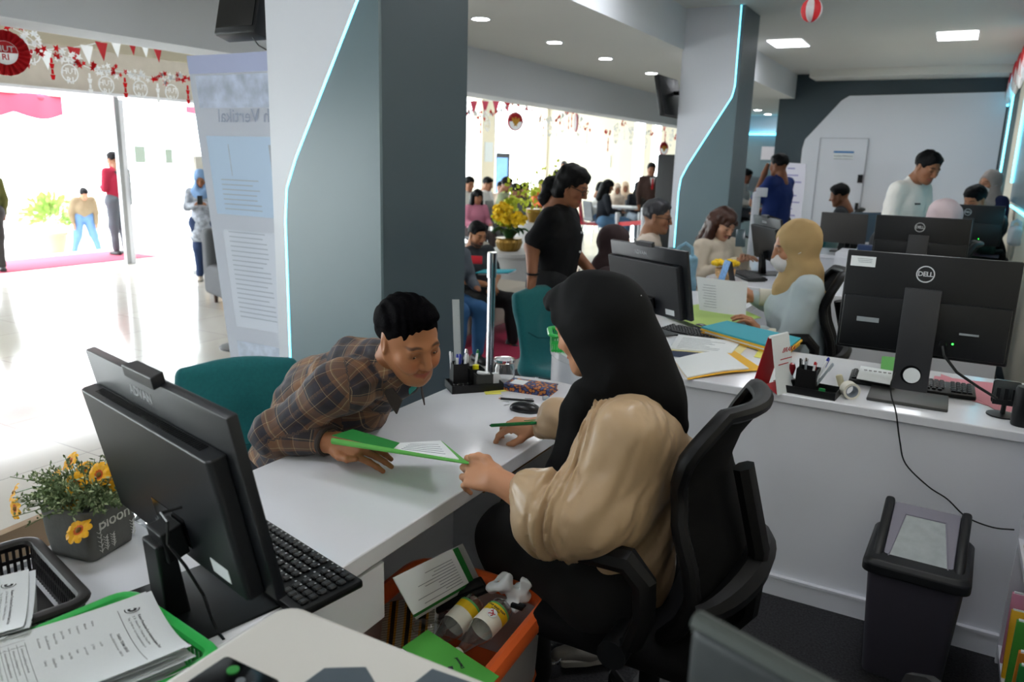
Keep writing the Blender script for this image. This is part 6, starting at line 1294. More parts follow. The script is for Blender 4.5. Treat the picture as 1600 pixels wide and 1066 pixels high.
# ---- generic person, local frame: faces +X, left is +Y, feet on z=0
STAND=dict(pel=(0,0,.92),che=(.0,0,1.22),nec=(-.01,0,1.40),head=(.02,0,1.53),hf=(1,0,-.15),sh=.165,shz=1.34,elb=((.0,-.22,1.08),(.0,.22,1.08)),wri=((.09,-.22,.86),(.09,.22,.86)),hip=.085,kne=((.02,-.09,.50),(.02,.09,.50)),ank=((0,-.09,.08),(0,.09,.08)))
SIT=dict(pel=(0,0,.53),che=(.02,0,.82),nec=(.03,0,1.0),head=(.07,0,1.13),hf=(1,0,-.3),sh=.165,shz=.94,elb=((.08,-.22,.70),(.08,.22,.70)),wri=((.30,-.14,.68),(.30,.14,.68)),hip=.09,kne=((.42,-.1,.50),(.42,.1,.50)),ank=((.40,-.1,.08),(.40,.1,.08)))
def person(label,loc,rz,pose,skin='a9765a',shirt='808080',pants='22252c',hair='short',hairm=None,hij=None,res=.012,scale=1,sleeve=1.0,mask=False,shoes='1c1c1e',group=None,build=1.0,fine=None,hands=True,long_top=False,extra=None,cat='person',kw=None,stub=0,glasses=False,collar=None,shirtm=None):
    P=dict(pose); 
    if kw: P.update(kw)
    g=thing('person',label,cat,loc,rz,group); g.scale=(scale,)*3
    V3=lambda p:Vector(p); pel,che,nec,hd=map(V3,(P['pel'],P['che'],P['nec'],P['head'])); fem=hij is not None or hair in('long','pony','bob')
    HM=frame(hd,P['hf'],(hd-nec)*1.0+Vector((0,0,.15))); fine=res<.013 if fine is None else fine
    if not fem: pass
    ax=(che-pel).normalized(); shc=nec+(che-nec)*.32; shl=[shc+Vector((0,-P['sh'],0)),shc+Vector((0,P['sh'],0))]
    if 'rot' in P: shl=[shc+RZ(P['rot']).to_3x3()@Vector((0,-P['sh'],0)),shc+RZ(P['rot']).to_3x3()@Vector((0,P['sh'],0))]
    elb=[V3(p) for p in P['elb']]; wri=[V3(p) for p in P['wri']]; kne=[V3(p) for p in P['kne']]; ank=[V3(p) for p in P['ank']]; hip=[pel+Vector((0,-P['hip'],-.03)),pel+Vector((0,P['hip'],-.03))]
    # skin: head, neck, arms and hands in one mesh
    hr=.0032 if fine else max(.005,res*.5)
    s=SDF(); head_sdf(s,HM,0,fine); s.cap(nec+Vector((0,0,-.06)),nec,.06,.05,.03); V,F=s.mesh(hr); parts=[(V,F)]; C=[paint_head(V,HM,skin,fem,stub)]
    hds=P.get('hand',(None,None))
    for i in(0,1):
        s=SDF(); d=(wri[i]-elb[i]).normalized()
        if sleeve<1: s.chain([shl[i],elb[i],wri[i]],[.05*build,.042*build,.028],.03)
        else: s.chain([elb[i].lerp(wri[i],.5),wri[i]],[.036,.027],.02)
        if fine and hands:
            up=hds[i] if hds[i] else ((0,0,1) if abs(d.z)<.8 else (0,(-1,1)[i],0)); HMx=frame(wri[i],d,up); hand_sdf(s,HMx,P.get('curl',REST),1 if i==0 else -1,sc_=.95); r_=.0035
        else: s.cap(wri[i],wri[i]+d*.11,.032,.02,.02,sq=((0,0,1),.7)); r_=res*.6
        v,f=s.mesh(r_); parts.append((v,f)); C.append(np.tile(np.array(lin(skin)),(len(v),1)))
    s=SDF(); 
    for i in(0,1): s.cap(ank[i]+Vector((0,0,.10)),ank[i],.04,.035,.01)
    v,f=s.mesh(max(.008,res)); parts.append((v,f)); C.append(np.tile(np.array(lin(skin)),(len(v),1)))
    s=SDF(); s.cap(pel,nec,.075,.05,.02); s.cap(shl[0],shl[1],.035,.035,.02); s.cap(hip[0],hip[1],.05,.05,.02)
    for i in(0,1): s.chain([shl[i],elb[i],wri[i]],[.034,.032,.024],.02); s.chain([hip[i],kne[i],ank[i]],[.05,.042,.034],.02)
    v,f=s.mesh(max(.014,res)); parts.append((v,f)); C.append(np.tile(np.array(lin(skin)),(len(v),1)))
    body=vmesh('body',parts,skinmat('skin',skin),g,attrs={'Col':np.concatenate(C)})
    if fine: eyes(g,HM,(0,-.25))
    # top
    s=SDF(); B=build; lw=Vector((0,1,0)) if 'rot' not in P else RZ(P['rot']).to_3x3()@Vector((0,1,0))
    s.cap(pel,che,.125*B,.13*B,.06,sq=(tuple(lw),1.22)); s.cap(che,shc+Vector((0,0,-.02)),.12*B,.085,.06,sq=(tuple(lw),1.3)); s.cap(shl[0]*.85+shl[1]*.15,shl[1]*.85+shl[0]*.15,.06,.06,.05)
    s.cap(shc,nec+Vector((0,0,.0)),.075,.058,.03)
    for i in(0,1):
        if sleeve>=1: s.chain([shl[i],elb[i],wri[i]],[.066*B,.052*B,.038],.03)
        else: e=shl[i].lerp(elb[i],sleeve*1.0); s.chain([shl[i],e],[.066*B,.062*B],.03)
    if long_top:
        for i in(0,1): s.cap(pel,hip[i].lerp(kne[i],.55),.13*B,.11,.08)
    cuts=[]
    V,F=s.mesh(res,disp=fold(.010,11,30,.004) if res<.02 else None,smooth=1)
    tm=shirtm or mat('cloth '+shirt,shirt,.85,spec=.25,bump=.1,bscale=400); top=vmesh('shirt' if not long_top else 'tunic',[(V,F)],tm,g)
    if collar:
        cm=mat('cloth '+collar,collar,.8); MB().tube([nec+Vector((.058*math.cos(a),.062*math.sin(a),-.012+.02*(-math.cos(a)))) for a in [2*PI*k/16 for k in range(16)]],.012,8,closed=True).out('collar',cm,g)
    # trousers
    s=SDF(); s.cap(hip[0],hip[1],.12*B,.12*B,.05)
    for i in(0,1): s.chain([hip[i],kne[i],ank[i]+Vector((0,0,.03))],[.105*B,.075*B,.055],.04)
    V,F=s.mesh(max(res,.011),disp=fold(.008,13) if res<.02 else None); vmesh('trousers',[(V,F)],mat('cloth '+pants,pants,.85,bump=.08,bscale=400),g)
    for i in(0,1):
        fd=P.get('feet',(1,0,0)); a=ank[i]
        if fine: shoe(g,(a.x,a.y,a.z-.08),fd,mat('shoe '+shoes,shoes,.5),mat('shoe sole','8a8884',.7))
        else: s=SDF(frame((a.x,a.y,a.z-.08),fd)); s.chain([(-.05,0,.04),(.12,0,.03)],[.045,.035],.02); V,F=s.mesh(.012); vmesh('shoe',[(V,F)],mat('shoe '+shoes,shoes,.5),g)
    hm=hairm or m_hair
    if hij:
        s=SDF(HM); s.ell((-.015,0,.03),(.118,.098,.115),.03).cap((.0,0,-.06),(-.03,0,-.13),.085,.095,.04); s.setM(None)
        s.cap(hd+(nec-hd)*.9,shc+Vector((.02,0,.0)),.085,.12 if not P.get('slim') else .085,.05,sq=(tuple(lw),1.25)); s.cap(shc+Vector((.05,0,-.02)),che+Vector((.07,0,.0)),.10,.07,.05,sq=(tuple(lw),1.3)) if not P.get('slim') else s.cap(shc+Vector((.05,0,-.0)),che+Vector((.10,0,-.04)),.07,.045,.05); s.cap(shc+Vector((-.03,0,.02)),che+Vector((-.11,.02,.0)),.08,.05,.05) if P.get('slim') else None
        if P.get('back'): s.cap(shc+Vector((-.04,0,.02)),che+Vector((-.10,0,.0)),.09,.07,.05,sq=(tuple(lw),1.3))
        s.setM(HM); s.ell((.125,0,-.012),(.095,.056,.088),.02,'s'); s.setM(None)
        V,F=s.mesh(min(res,.011),disp=fold(.012,13,34,.004)); vmesh('headscarf',[(V,F)],mat('scarf '+hij,hij,.85,spec=.25,bump=.08,bscale=500),g)
    else:
        s=SDF(HM); s.ell((-.014,0,.045),(.103,.084,.092),.02).ell((.02,0,.09),(.07,.066,.035),.02)
        if hair=='short': s.ell((.11,0,-.035),(.085,.1,.107),.008,'s').box((.02,0,-.12),(.14,.12,.085),0,.01,'s',rot=RY(.28))
        if hair=='bob' or hair=='long' or hair=='pony':
            s.ell((-.04,0,-.03),(.075,.088,.09),.03)
        if hair=='long':
            for y in(-1,1): s.cap((-.01,.08*y,.0),(.015,.095*y,-.22),.036,.045,.03)
            s.cap((-.07,0,0),(-.08,0,-.24),.075,.075,.04,sq=((0,1,0),1.3)); s.cap((.07,0,.085),(.085,.05,.045),.02,.014,.02); s.cap((.07,0,.085),(.085,-.05,.045),.02,.014,.02)
        if hair=='pony': s.chain([(-.09,0,.01),(-.13,0,-.05),(-.12,0,-.14),(-.10,0,-.18)],[.03,.045,.045,.02],.02)
        if hair!='short': s.ell((.118,0,-.04),(.09,.068 if hair!='pony' else .085,.10),.008,'s')
        s.setM(None); V,F=s.mesh(.005 if fine else res*.7,disp=fold(.006,40)); vmesh('hair',[(V,F)],hm,g)
    if mask:
        s=SDF(HM); s.ell((.068,0,-.058),(.050,.060,.052),.01).cap((.07,0,-.03),(.115,0,-.045),.02,.012,.02); s.ell((.03,0,-.05),(.055,.050,.055),.004,'s'); s.setM(None); V,F=s.mesh(.004 if fine else .007); mk=vmesh('face_mask',[(V,F)],mat('mask white','d8d5d6',.8),g)
        b=MB()
        for y in(-1,1): b.tube([HM@Vector((.07,.056*y,-.04)),HM@Vector((.0,.1*y if hij else .078*y,-.01))],.0016,5)
        b.out('mask_strap',mat('mask white','d8d5d6',.8),mk)
    if glasses:
        b=MB()
        for y in(-1,1): b.tube([HM@Vector((.099,.032*y+.022*math.cos(a),.0+.017*math.sin(a))) for a in [2*PI*k/16 for k in range(16)]],.0022,6,closed=True).tube([HM@Vector((.097,.055*y,.006)),HM@Vector((.0,.079*y,.008))],.002,6)
        b.tube([HM@Vector((.1,-.010,.004)),HM@Vector((.1,.010,.004))],.002,6); b.out('glasses',m_black,g)
    g['_h']=0; del g['_h']
    return g,HM
# ================================================ THE MAN IN THE PLAID SHIRT
SKM='a8714e'
g=thing('person','man in brown plaid shirt leaning over the desk, holding the green folder and smiling','person',(0,0,0))
Hc=at(638,530,y=1.72); HM=frame(Hc,(.88,-.34,-.33),(.14,-.17,.88))
s=SDF(); head_sdf(s,HM,1,True,False); nb=Hc+Vector((-.24,.06,-.11)); s.chain([HM@Vector((-.03,0,-.045)),HM@Vector((-.055,0,-.10)),nb],[.056,.052,.048],.03)
V,F=s.mesh(.0019); parts=[(V,F)]; C=[paint_head(V,HM,SKM,stub=.07)]
# hand under the folder
E1=at(437,702,y=1.53); E1.z=max(E1.z,.845); W1=at(524,692,y=1.57); 
s=SDF(); s.chain([E1,W1],[.04,.028],.02); d=(at(606,712,y=1.58)-W1).normalized()
hand_sdf(s,frame(W1,d,(-.2,-.55,.8)),[(.25,.30,.2),(.30,.35,.2),(.35,.40,.3),(.45,.5,.3)],-1,thumb=[(.02,.024,-.0),(.045,.042,.006),(.075,.046,.010),(.102,.040,.012)],spread=(.04,.0,-.04,-.08))
v,f=s.mesh(.0018); parts.append((v,f)); C.append(np.tile(np.array(lin('a06a48')),(len(v),1)))
E2=Vector((-1.86,2.12,.70)); W2_=Vector((-1.74,1.98,.62)); s=SDF(); s.chain([E2,W2_],[.04,.028],.02); hand_sdf(s,frame(W2_,(.7,-.7,-.08),(0,0,1)),REST,1); v,f=s.mesh(.003); parts.append((v,f)); C.append(np.tile(np.array(lin('a06a48')),(len(v),1)))
s=SDF(); s.chain([Vector((-1.88,1.84,.55)),Vector((-1.66,1.82,.88)),nb],[.08,.08,.05],.02)
for a_,b_,c_ in((at(520,608,y=1.60),E1,W1),(Vector((-1.56,2.02,.98)),E2,W2_)): s.chain([Vector((-1.62,1.82,.95)),a_,b_,c_],[.05,.034,.032,.022],.02)
for ky in(1.60,2.1): s.chain([Vector((-1.88,1.84,.55)),Vector((-1.70,ky,.50)),Vector((-1.76,ky,.08))],[.06,.045,.035],.02)
v,f=s.mesh(.014); parts.append((v,f)); C.append(np.tile(np.array(lin(SKM)),(len(v),1)))
body=vmesh('body',parts,skinmat('skin',SKM),g,attrs={'Col':np.concatenate(C)}); eyes(g,HM,(-.25,-.45))
# hair with side parting
s=SDF(HM); s.ell((-.014,0,.042),(.0985,.0775,.0875),.015).ell((.018,.004,.098),(.066,.060,.030),.02).ell((.055,.012,.098),(.030,.045,.016),.015).ell((-.06,0,.03),(.060,.070,.073),.02)
s.ell((.128,0,-.022),(.093,.10,.110),.012,'s').box((.03,0,-.125),(.17,.14,.085),0,.012,'s',rot=RY(.30)); s.ell((-.0,.088,-.0),(.026,.02,.036),.006,'s').ell((-.0,-.088,-.0),(.026,.02,.036),.006,'s')
HA=np.array(HM.inverted())
def hd_(P):
    q=P@HA[:3,:3].T.astype(np.float32)+HA[:3,3].astype(np.float32); a=q[:,0]*18+q[:,1]*12; return .0016*np.sin(q[:,1]*230+5*vnoise(q,14)+q[:,0]*60)+.0022*vnoise(q,34)
s.setM(None); V,F=s.mesh(.003,disp=(hd_,.009)); vmesh('hair',[(V,F)],mat('combed black hair','050406',.75,spec=.03,bump=.3,bscale=260,stretch=(.3,1,1)),g)
# shirt
pel=Vector((-1.88,1.84,.60)); che=Vector((-1.66,1.82,.88)); sh1=at(520,608,y=1.60); sh2=Vector((-1.56,2.02,.98)); col=nb+Vector((-.02,.01,-.02))
s=SDF(); s.cap(pel,che,.15,.15,.06,sq=((0,1,0),1.12)); s.cap(che,col+Vector((-.05,0,-.05)),.14,.085,.07,sq=((0,1,0),1.25)); s.cap(sh1+Vector((.03,.04,0)),sh2,.075,.08,.06); s.cap(che,che+Vector((.14,-.02,-.0)),.11,.08,.06)
s.chain([sh1,E1+Vector((-.01,0,.012)),W1+Vector((-.022,0,.0))],[.078,.058,.043],.035); s.chain([sh2,E2,W2_],[.075,.058,.042],.035)
s.cap(col,HM@Vector((-.060,0,-.120)),.080,.068,.03); s.cap(HM@Vector((-.03,0,-.16)),che+Vector((.16,0,.03)),.06,.06,.04)
s.box((-1.1,1.8,.70),(.477,.9,.095),0,.004,'s')
s.setM(HM); s.ell((.05,0,-.12),(.05,.045,.06),.01,'s'); s.setM(None)
dpf=lambda P:.011*vnoise(P,9)+.006*vnoise(P*np.array([1,1,1.6],np.float32),22)+.0025*vnoise(P,55)
V,F=s.mesh(.006,disp=(dpf,.02)); vmesh('plaid_shirt',[(V,F)],plaidmat(),g,attrs={'UVW':limb_uv(s,V)})
cf=[W1+Vector((-.03,0,0))+Vector((0,.042*math.cos(a),.038*math.sin(a))) for a in [2*PI*k/20 for k in range(20)]]
o=MB().tube(cf,.008,8,closed=True,flat=1).out('cuff',mat('dark plaid cuff','3a3330',.85),g)
for sy in(-1,1):
    a=HM@Vector((-.075,.035*sy,-.085)); b_=HM@Vector((-.02,.066*sy,-.125)); c=HM@Vector((.045,.035*sy,-.175)); d=HM@Vector((.02,.015*sy,-.14))
    MB().sheet(lambda u,v:a.lerp(b_,u).lerp(b_.lerp(c,u),u)+(HM.to_3x3()@Vector((.0,.014*sy*v,-.045*v)))*(.6+.4*u),10,5,lambda p:p+HM.to_3x3()@Vector((0,-.004*sy,0))).out('collar',mat('dark plaid cuff','3a3330',.85),g)
la=at(640,612,y=1.72); MB().tube([HM@Vector((.03,.02,-.15)),la],.010,6,flat=.3).out('lanyard',mat('teal lanyard','1f8f86',.6),g)
s=SDF(); hp=[pel+Vector((0,-.1,-.05)),pel+Vector((0,.1,-.05))]; s.cap(hp[0],hp[1],.13,.13,.05)
for i,(kx,ky) in enumerate(((-1.72,1.60),(-1.72,2.1))): s.chain([hp[i],(kx+.03,ky,.50),(kx-.05,ky,.10)],[.105,.08,.055],.04)
V,F=s.mesh(.012); vmesh('trousers',[(V,F)],mat('cloth 22252c','22252c',.85),g)
for ky in(1.60,2.1): shoe(g,(-1.76,ky,0),(1,0,0),m_black,m_grey)
# ================================================ THE WOMAN IN THE BLACK HEADSCARF
g=thing('person','woman in black headscarf and beige satin blouse seated on the office chair, holding a green pen','person',(0,0,0)); SKW='c08a68'
Hc=at(931,513,y=1.79); HM=frame(Hc,(-.97,.08,-.34),(-.25,.02,1))
s=SDF(); head_sdf(s,HM,0,True); V,F=s.mesh(.0024); parts=[(V,F)]; C=[paint_head(V,HM,SKW,True)]
Wl=at(774,749,y=1.50); El=Vector((-.655,1.50,.825))
s=SDF(); s.chain([Wl.lerp(El,.5),Wl],[.036,.026],.02); hand_sdf(s,frame(Wl,(at(700,722,y=1.53)-Wl),(-.15,-.75,.65)),[(.35,.5,.35),(.5,.6,.4),(.6,.65,.45),(.7,.7,.5)],-1,thumb=[(.02,.022,-.0),(.048,.040,.008),(.076,.040,.010),(.100,.032,.010)],sc_=.93)
v,f=s.mesh(.0018); parts.append((v,f)); C.append(np.tile(np.array(lin(SKW)),(len(v),1)))
Wr=at(838,672,y=2.0); Wr.z=.862; Er=Vector((-.78,2.02,.86)); s=SDF(); s.chain([Wr.lerp(Er,.4),Wr],[.034,.025],.02)
HR=frame(Wr,Vector((-1,-.28,-.10)),(-.18,-.25,.95)); hand_sdf(s,HR,[(.55,.55,.30),(.75,.35,.25),(.55,.75,.5),(.5,.9,.6)],1,thumb=[(.018,.022,-.010),(.046,.044,-.026),(.072,.046,-.040),(.092,.038,-.050)],sc_=.93)
v,f=s.mesh(.0018); parts.append((v,f)); C.append(np.tile(np.array(lin(SKW)),(len(v),1)))
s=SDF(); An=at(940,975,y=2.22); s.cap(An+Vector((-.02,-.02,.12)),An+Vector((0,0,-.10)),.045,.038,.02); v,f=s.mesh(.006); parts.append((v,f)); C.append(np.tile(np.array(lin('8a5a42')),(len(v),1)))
s=SDF(); s.chain([Vector((-.66,1.79,.55)),Vector((-.63,1.79,.92)),Vector((-.64,1.80,1.08)),HM@Vector((-.03,0,-.10))],[.08,.08,.05,.045],.02)
s.chain([Vector((-.62,1.79,.98)),Vector((-.60,1.62,1.03)),El,Wl],[.05,.035,.032,.02],.02); s.chain([Vector((-.64,1.79,.98)),Vector((-.68,1.97,1.03)),Er,Wr],[.05,.035,.032,.02],.02)
s.chain([Vector((-.66,1.79,.55)),Vector((-1.0,1.93,.60)),An],[.06,.05,.035],.02); s.chain([Vector((-.66,1.79,.55)),Vector((-.975,1.78,.60)),Vector((-.93,1.86,.1))],[.06,.05,.035],.02)
v,f=s.mesh(.014); parts.append((v,f)); C.append(np.tile(np.array(lin(SKW)),(len(v),1)))
vmesh('body',parts,skinmat('skin',SKW),g,attrs={'Col':np.concatenate(C)}); eyes(g,HM,(0,-.4))
# blouse
m_sat=mat('beige satin','b79c7c',.33,spec=.5,bump=.12,bscale=28); 
pel=Vector((-.66,1.79,.60)); che=Vector((-.63,1.79,.92)); Sl=Vector((-.60,1.62,1.03)); Sr=Vector((-.68,1.97,1.03)); nk=Vector((-.64,1.80,1.10))
s=SDF(); s.cap(pel,che,.145,.135,.07,sq=((0,1,0),1.15)); s.cap(che,nk+Vector((0,0,-.06)),.13,.10,.07,sq=((0,1,0),1.25)); s.cap(Sl,Sr,.068,.068,.05); s.cap(nk,nk+Vector((-.01,0,.04)),.07,.06,.03)
s.chain([Sl,El+Vector((0,.02,.03)),at(848,798,y=1.48),at(820,766,y=1.49)],[.076,.076,.070,.036],.06); s.cap(Sl+Vector((.02,.06,-.05)),El+Vector((.06,.1,.02)),.08,.09,.08); s.chain([Sr,Er,at(868,655,y=2.0),at(850,665,y=2.0)],[.074,.065,.060,.038],.03); s.cap(El+Vector((.0,.02,.0)),El+Vector((-.06,.0,-.015)),.062,.062,.05)
up=np.array(El-Sl)
def bl(P):
    au=_n(El-Sl).astype(np.float32); af=_n(at(823,765,y=1.49)-El).astype(np.float32); t=np.clip((-P[:,0]-.64)*12,0,1)[:,None]; ax_=au*(1-t)+af*t
    w=P+.02*np.stack([vnoise(P,7),vnoise(P+3,7),vnoise(P+7,7)],-1); w=w-.72*(w*ax_).sum(-1)[:,None]*ax_
    r=.013*vnoise(w,11)+.009*(.25-np.sqrt(vnoise(w+5,21)**2+.003))+.004*(.25-np.sqrt(vnoise(w+9,44)**2+.003))
    for (c,ax,R_) in ((at(828,768,y=1.49),(Wl-El),.085),(at(858,660,y=2.0),(Wr-Er),.07)):
        a=_n(ax); q=P-np.array(c); h=q@a; v=q-h[:,None]*a; e1=np.cross(a,[0,0,1.]); e1/=np.linalg.norm(e1); e2=np.cross(a,e1); an=np.arctan2(v@e1,v@e2); r=r+.0055*np.sin(an*13+2*vnoise(P,20))*np.clip(1-np.sqrt((q*q).sum(-1))/R_,0,1)
    return r
V,F=s.mesh(.006,disp=(bl,.026)); vmesh('satin_blouse',[(V,F)],m_sat,g)
for c,ax,r in ((at(818,760,y=1.495),Wl-El,.034),(at(846,668,y=2.0),Wr-Er,.032)):
    MB().cyl(c-ax.normalized()*.014,c+ax.normalized()*.014,r,n=24).out('cuff',m_sat,g)
# headscarf
m_scf=mat('black scarf','070708',.8,spec=.2,bump=.12,bscale=700); P_=lambda x,y,d:at(x,y,y=d)
s=SDF(); s.setM(HM); s.ell((-.022,0,.03),(.118,.098,.112),.03).cap((-.03,0,-.02),(-.05,0,-.12),.085,.095,.04); s.setM(None)
s.chain([HM@Vector((.02,0,.078)),HM@Vector((.08,0,.080))],[.066,.036],.04)
for y in(-1,1): s.chain([HM@Vector((.078,.035*y,.082)),HM@Vector((.042,.056*y,.01)),HM@Vector((.018,.057*y,-.06)),HM@Vector((.0,.046*y,-.115))],[.022,.020,.022,.034],.03)
s.chain([HM@Vector((.0,.0,-.13)),P_(912,648,1.74)],[.065,.050],.04)
s.chain([P_(912,648,1.74),P_(905,700,1.72),P_(880,745,1.70),P_(870,800,1.72),P_(880,845,1.72)],[.050,.052,.046,.040,.03],.04)
s.chain([HM@Vector((-.05,0,.0)),P_(985,560,1.80),P_(1026,625,1.80),P_(1056,668,1.80)],[.092,.080,.056,.026],.06,sq=((0,1,0),1.2))
s.chain([P_(950,560,1.80),P_(970,600,1.80)],[.095,.09],.05,sq=((0,1,0),1.15))
s.setM(HM); s.ell((.118,0,-.018),(.085,.050,.100),.010,'s').box((.048+.06*.941,0,-.012-.06*.339),(.06,.13,.098),0,.008,'s',rot=RY(.346)); s.setM(None)
s.chain([HM@Vector((.075,0,.098)),HM@Vector((.10,0,.098)),P_(866,463,1.80)],[.030,.018,.006],.03)
for y in(-1,1): s.cap(P_(872,466,1.80),HM@Vector((.068,.055*y,.045)),.007,.016,.02)
def hj(P):
    w=P+.04*np.stack([vnoise(P,5),vnoise(P+3,5),vnoise(P+7,5)],-1); return .016*(np.abs(vnoise(w*np.array([1.3,1,.5],np.float32),10))-.25)*np.clip((1.33-P[:,2])*5,.15,1)
V,F=s.mesh(.005,disp=(hj,.012)); vmesh('headscarf',[(V,F)],m_scf,g)
for px,py in((950,484),(1002,462)): 
    p=at(px,py,y=1.69); MB().sph(tuple(p),.0015,8).out('scarf_pin',m_chrome,g)
# trousers
K1=Vector((-.975,1.78,.60)); K2=Vector((-1.0,1.95,.60)); s=SDF(); s.cap(pel+Vector((0,-.1,-.03)),pel+Vector((0,.1,-.03)),.13,.13,.05)
s.chain([pel+Vector((0,-.08,-.01)),K1,Vector((-.93,1.86,.14))],[.115,.086,.065],.05); s.chain([pel+Vector((0,.11,-.01)),K2,An+Vector((-.01,0,.03))],[.12,.09,.062],.05)
V,F=s.mesh(.009,disp=fold(.008,11)); vmesh('trousers',[(V,F)],mat('black trousers','0a0a0c',.85),g)
m_sn=mat('grey sneaker','8b8781',.75,bump=.1,bscale=300); 
fp=Vector((-.83,2.17,.035)); shoe(g,fp,(-1,-.8,-.05),m_sn,mat('sneaker sole','b3afa6',.6)); shoe(g,(-.97,1.84,.03),(-.9,-.3,-.1),m_sn,mat('sneaker sole','b3afa6',.6))
# pen in her hand
a=HR@Vector((.125,.028,-.028)); b_=at(846,660,y=1.99); pen('green ballpoint pen held in the right hand of the woman in black headscarf',at(768,665,y=1.95),at(838,661,y=1.95),mat('green pen body','0d6a2c',.3),m_peng,.0055,grp=None)
# ================================================ THE OTHER PEOPLE
def place(px,py,pose,rz,y=None,x=None,kw=None,lim=(.9,1.12)):
    p=at(px,py,y=y,x=x); P=dict(pose); P.update(kw or {}); h=Vector(P['head']); s=min(lim[1],max(lim[0],p.z/h.z)); o=p-RZ(rz)@(h*s); return (o.x,o.y,max(0,o.z) if o.z>-.02 else o.z),s
def W2L(p,loc,rz,s): return tuple((RZ(-rz)@(Vector(p)-Vector(loc)))/s)
def who(label,px,py,pose,rz,y=None,x=None,kw=None,world=None,z0=None,**k):
    kw=dict(kw or {}); loc,s=place(px,py,pose,rz,y,x,kw)
    if z0 is not None: p=at(px,py,y=y,x=x); s=(p.z-z0)/Vector(dict(pose,**kw)['head']).z; o=p-RZ(rz)@(Vector(dict(pose,**kw)['head'])*s); loc=(o.x,o.y,z0)
    for key,val in (world or {}).items(): kw[key]=tuple(W2L(v,loc,rz,s) if isinstance(v,Vector) else v for v in val)
    return person(label,loc,rz,pose,scale=s,kw=kw,**k)
# woman standing behind the teal chair
kw=dict(head=(.10,0,1.50),nec=(.03,0,1.37),che=(.03,0,1.20),hf=(1,0,-.42),curl=[(.5,.6,.3)]*4,hand=((.9,0,.5),None))
hp_=at(842,440,y=4.10)
g,H=who('woman in black short-sleeved shirt and glasses standing behind the teal chair, looking down',893,291,STAND,.12,y=4.42,kw=kw,world=dict(elb=(at(832,385,y=4.22),(.05,.22,1.08)),wri=(at(831,437,y=4.10),(.22,.16,.95))),skin='8a5a40',shirt='101012',pants='17181b',hair='pony',sleeve=.78,res=.010,build=1.12,glasses=True,collar='101012')
MB().tube([Vector((.0,.036*math.cos(a),.036*math.sin(a))) for a in [2*PI*k/16 for k in range(16)]],.006,6,closed=True,M=T(0,0,0)).out('wristband',m_black,g,M=T(*W2L(at(832,428,y=4.105),g.location,.12,g.scale[0]))@RY(PI/2))
b=MB()
for z in(1.22,1.10,.99): b.sph((.175,.0,z),.007,8)
b.out('buttons',m_penw,g)
# woman in beige headscarf with a mask
kw=dict(hf=(1,0,-.22),che=(.03,0,.82),slim=1,curl=[(.5,.5,.3)]*4,hand=((.2,.5,1),(0,0,1)))
rz=PI+.42
g,H=who('woman in beige headscarf, white mask and pale blue blouse reading a sheet at the second desk',1243,388,SIT,rz,y=4.42,kw=kw,world=dict(elb=((.02,-.24,.74),at(1225,560,y=4.22)),wri=(at(1180,465,y=4.55),at(1190,520,y=4.20))),skin='b98465',shirt='b9c6cb',pants='23262c',hij='b5996d',mask=True,res=.009,build=1.1)
for i,(a,n_) in enumerate(((at(1200,527,y=4.2),0),(at(1196,465,y=4.55),1))):
    b=MB(); rnd=random.Random(i); o=MB().cyl((-.035,0,0),(.035,0,0),.050,n=20).out('floral_cuff',mat('cream cuff','d9d4c4',.8),g,M=g.matrix_basis.inverted()@T(*a)@RZ(PI+.3))
    for k in range(14): an=rnd.uniform(0,2*PI); x=rnd.uniform(-.03,.03); b.sph((x,.051*math.cos(an),.051*math.sin(an)),(.008,.006,.006),6)
    b.out('embroidered_flowers',mat('embroidery red','b8323e',.7),o)
g=thing('printed_sheet','large printed sheet held up by the woman in beige headscarf','paper',(0,0,0)); q=[at(1093,484,y=4.25),at(1165,494,y=4.30),at(1168,441,y=4.42),at(1088,432,y=4.35)]
MB().sheet(lambda u,v:quad(*q,u,v)+Vector((0,-.02*math.sin(PI*u),.0)),8,6,lambda p:p+Vector((0,.0015,0))).out('sheet',m_paper,g)
b=MB()
for k in range(9): a=quad(*q,.12+.02*(k%3),.15+k*.08); c=quad(*q,.4+.1*((k*5)%5),.15+k*.08); b.tube([a+Vector((0,-.022,0)),(a+c)/2+Vector((0,-.026,0)),c+Vector((0,-.024,0))],.0011,4)
b.out('printed_lines',m_greyink,g)
who('woman in dark brown headscarf seated on the customer side of the second desk, seen from behind',962,385,SIT,.35,y=4.78,kw=dict(back=1,hf=(1,0,-.1)),skin='9a6a4c',shirt='3c3032',hij='413436',pants='22252c',res=.011)
who('older man in glasses and beige shirt seated beyond the brown headscarf woman',1026,340,SIT,.25,y=6.0,kw=dict(hf=(1,-.1,-.12)),skin='8a6048',shirt='b8ab9e',pants='2c2a28',hairm=m_hairg,glasses=True,res=.011,collar='b8ab9e')
kw=dict(hf=(1,0,-.55),wri=((.30,-.05,.86),(.30,.04,.87)),elb=((.10,-.24,.72),(.12,.24,.72)))
g,H=who('woman with long brown hair and cream shirt looking at her phone beside the light blue bag',1130,350,SIT,-.55,y=6.55,kw=kw,skin='c8987c',shirt='c6bba9',pants='8f8672',hair='long',hairm=m_hairb,res=.010)
p=at(1157,372,y=6.3); tag(MB().rbox((0,0,0),(.075,.010,.15),.006,2,RZ(.3)@RX(-.5)).out('phone',mat('teal grey phone','37474c',.25),M=T(*p)),'dark phone held by the woman with long brown hair','phone')
kw=dict(hf=(1,.1,-.3),wri=((.26,-.02,.66),(.30,.06,.64)),elb=((.03,-.25,.70),(.06,.25,.70)),kne=((.42,-.16,.50),(.44,.18,.50)),ank=((.36,-.14,.08),(.46,.2,.08)))
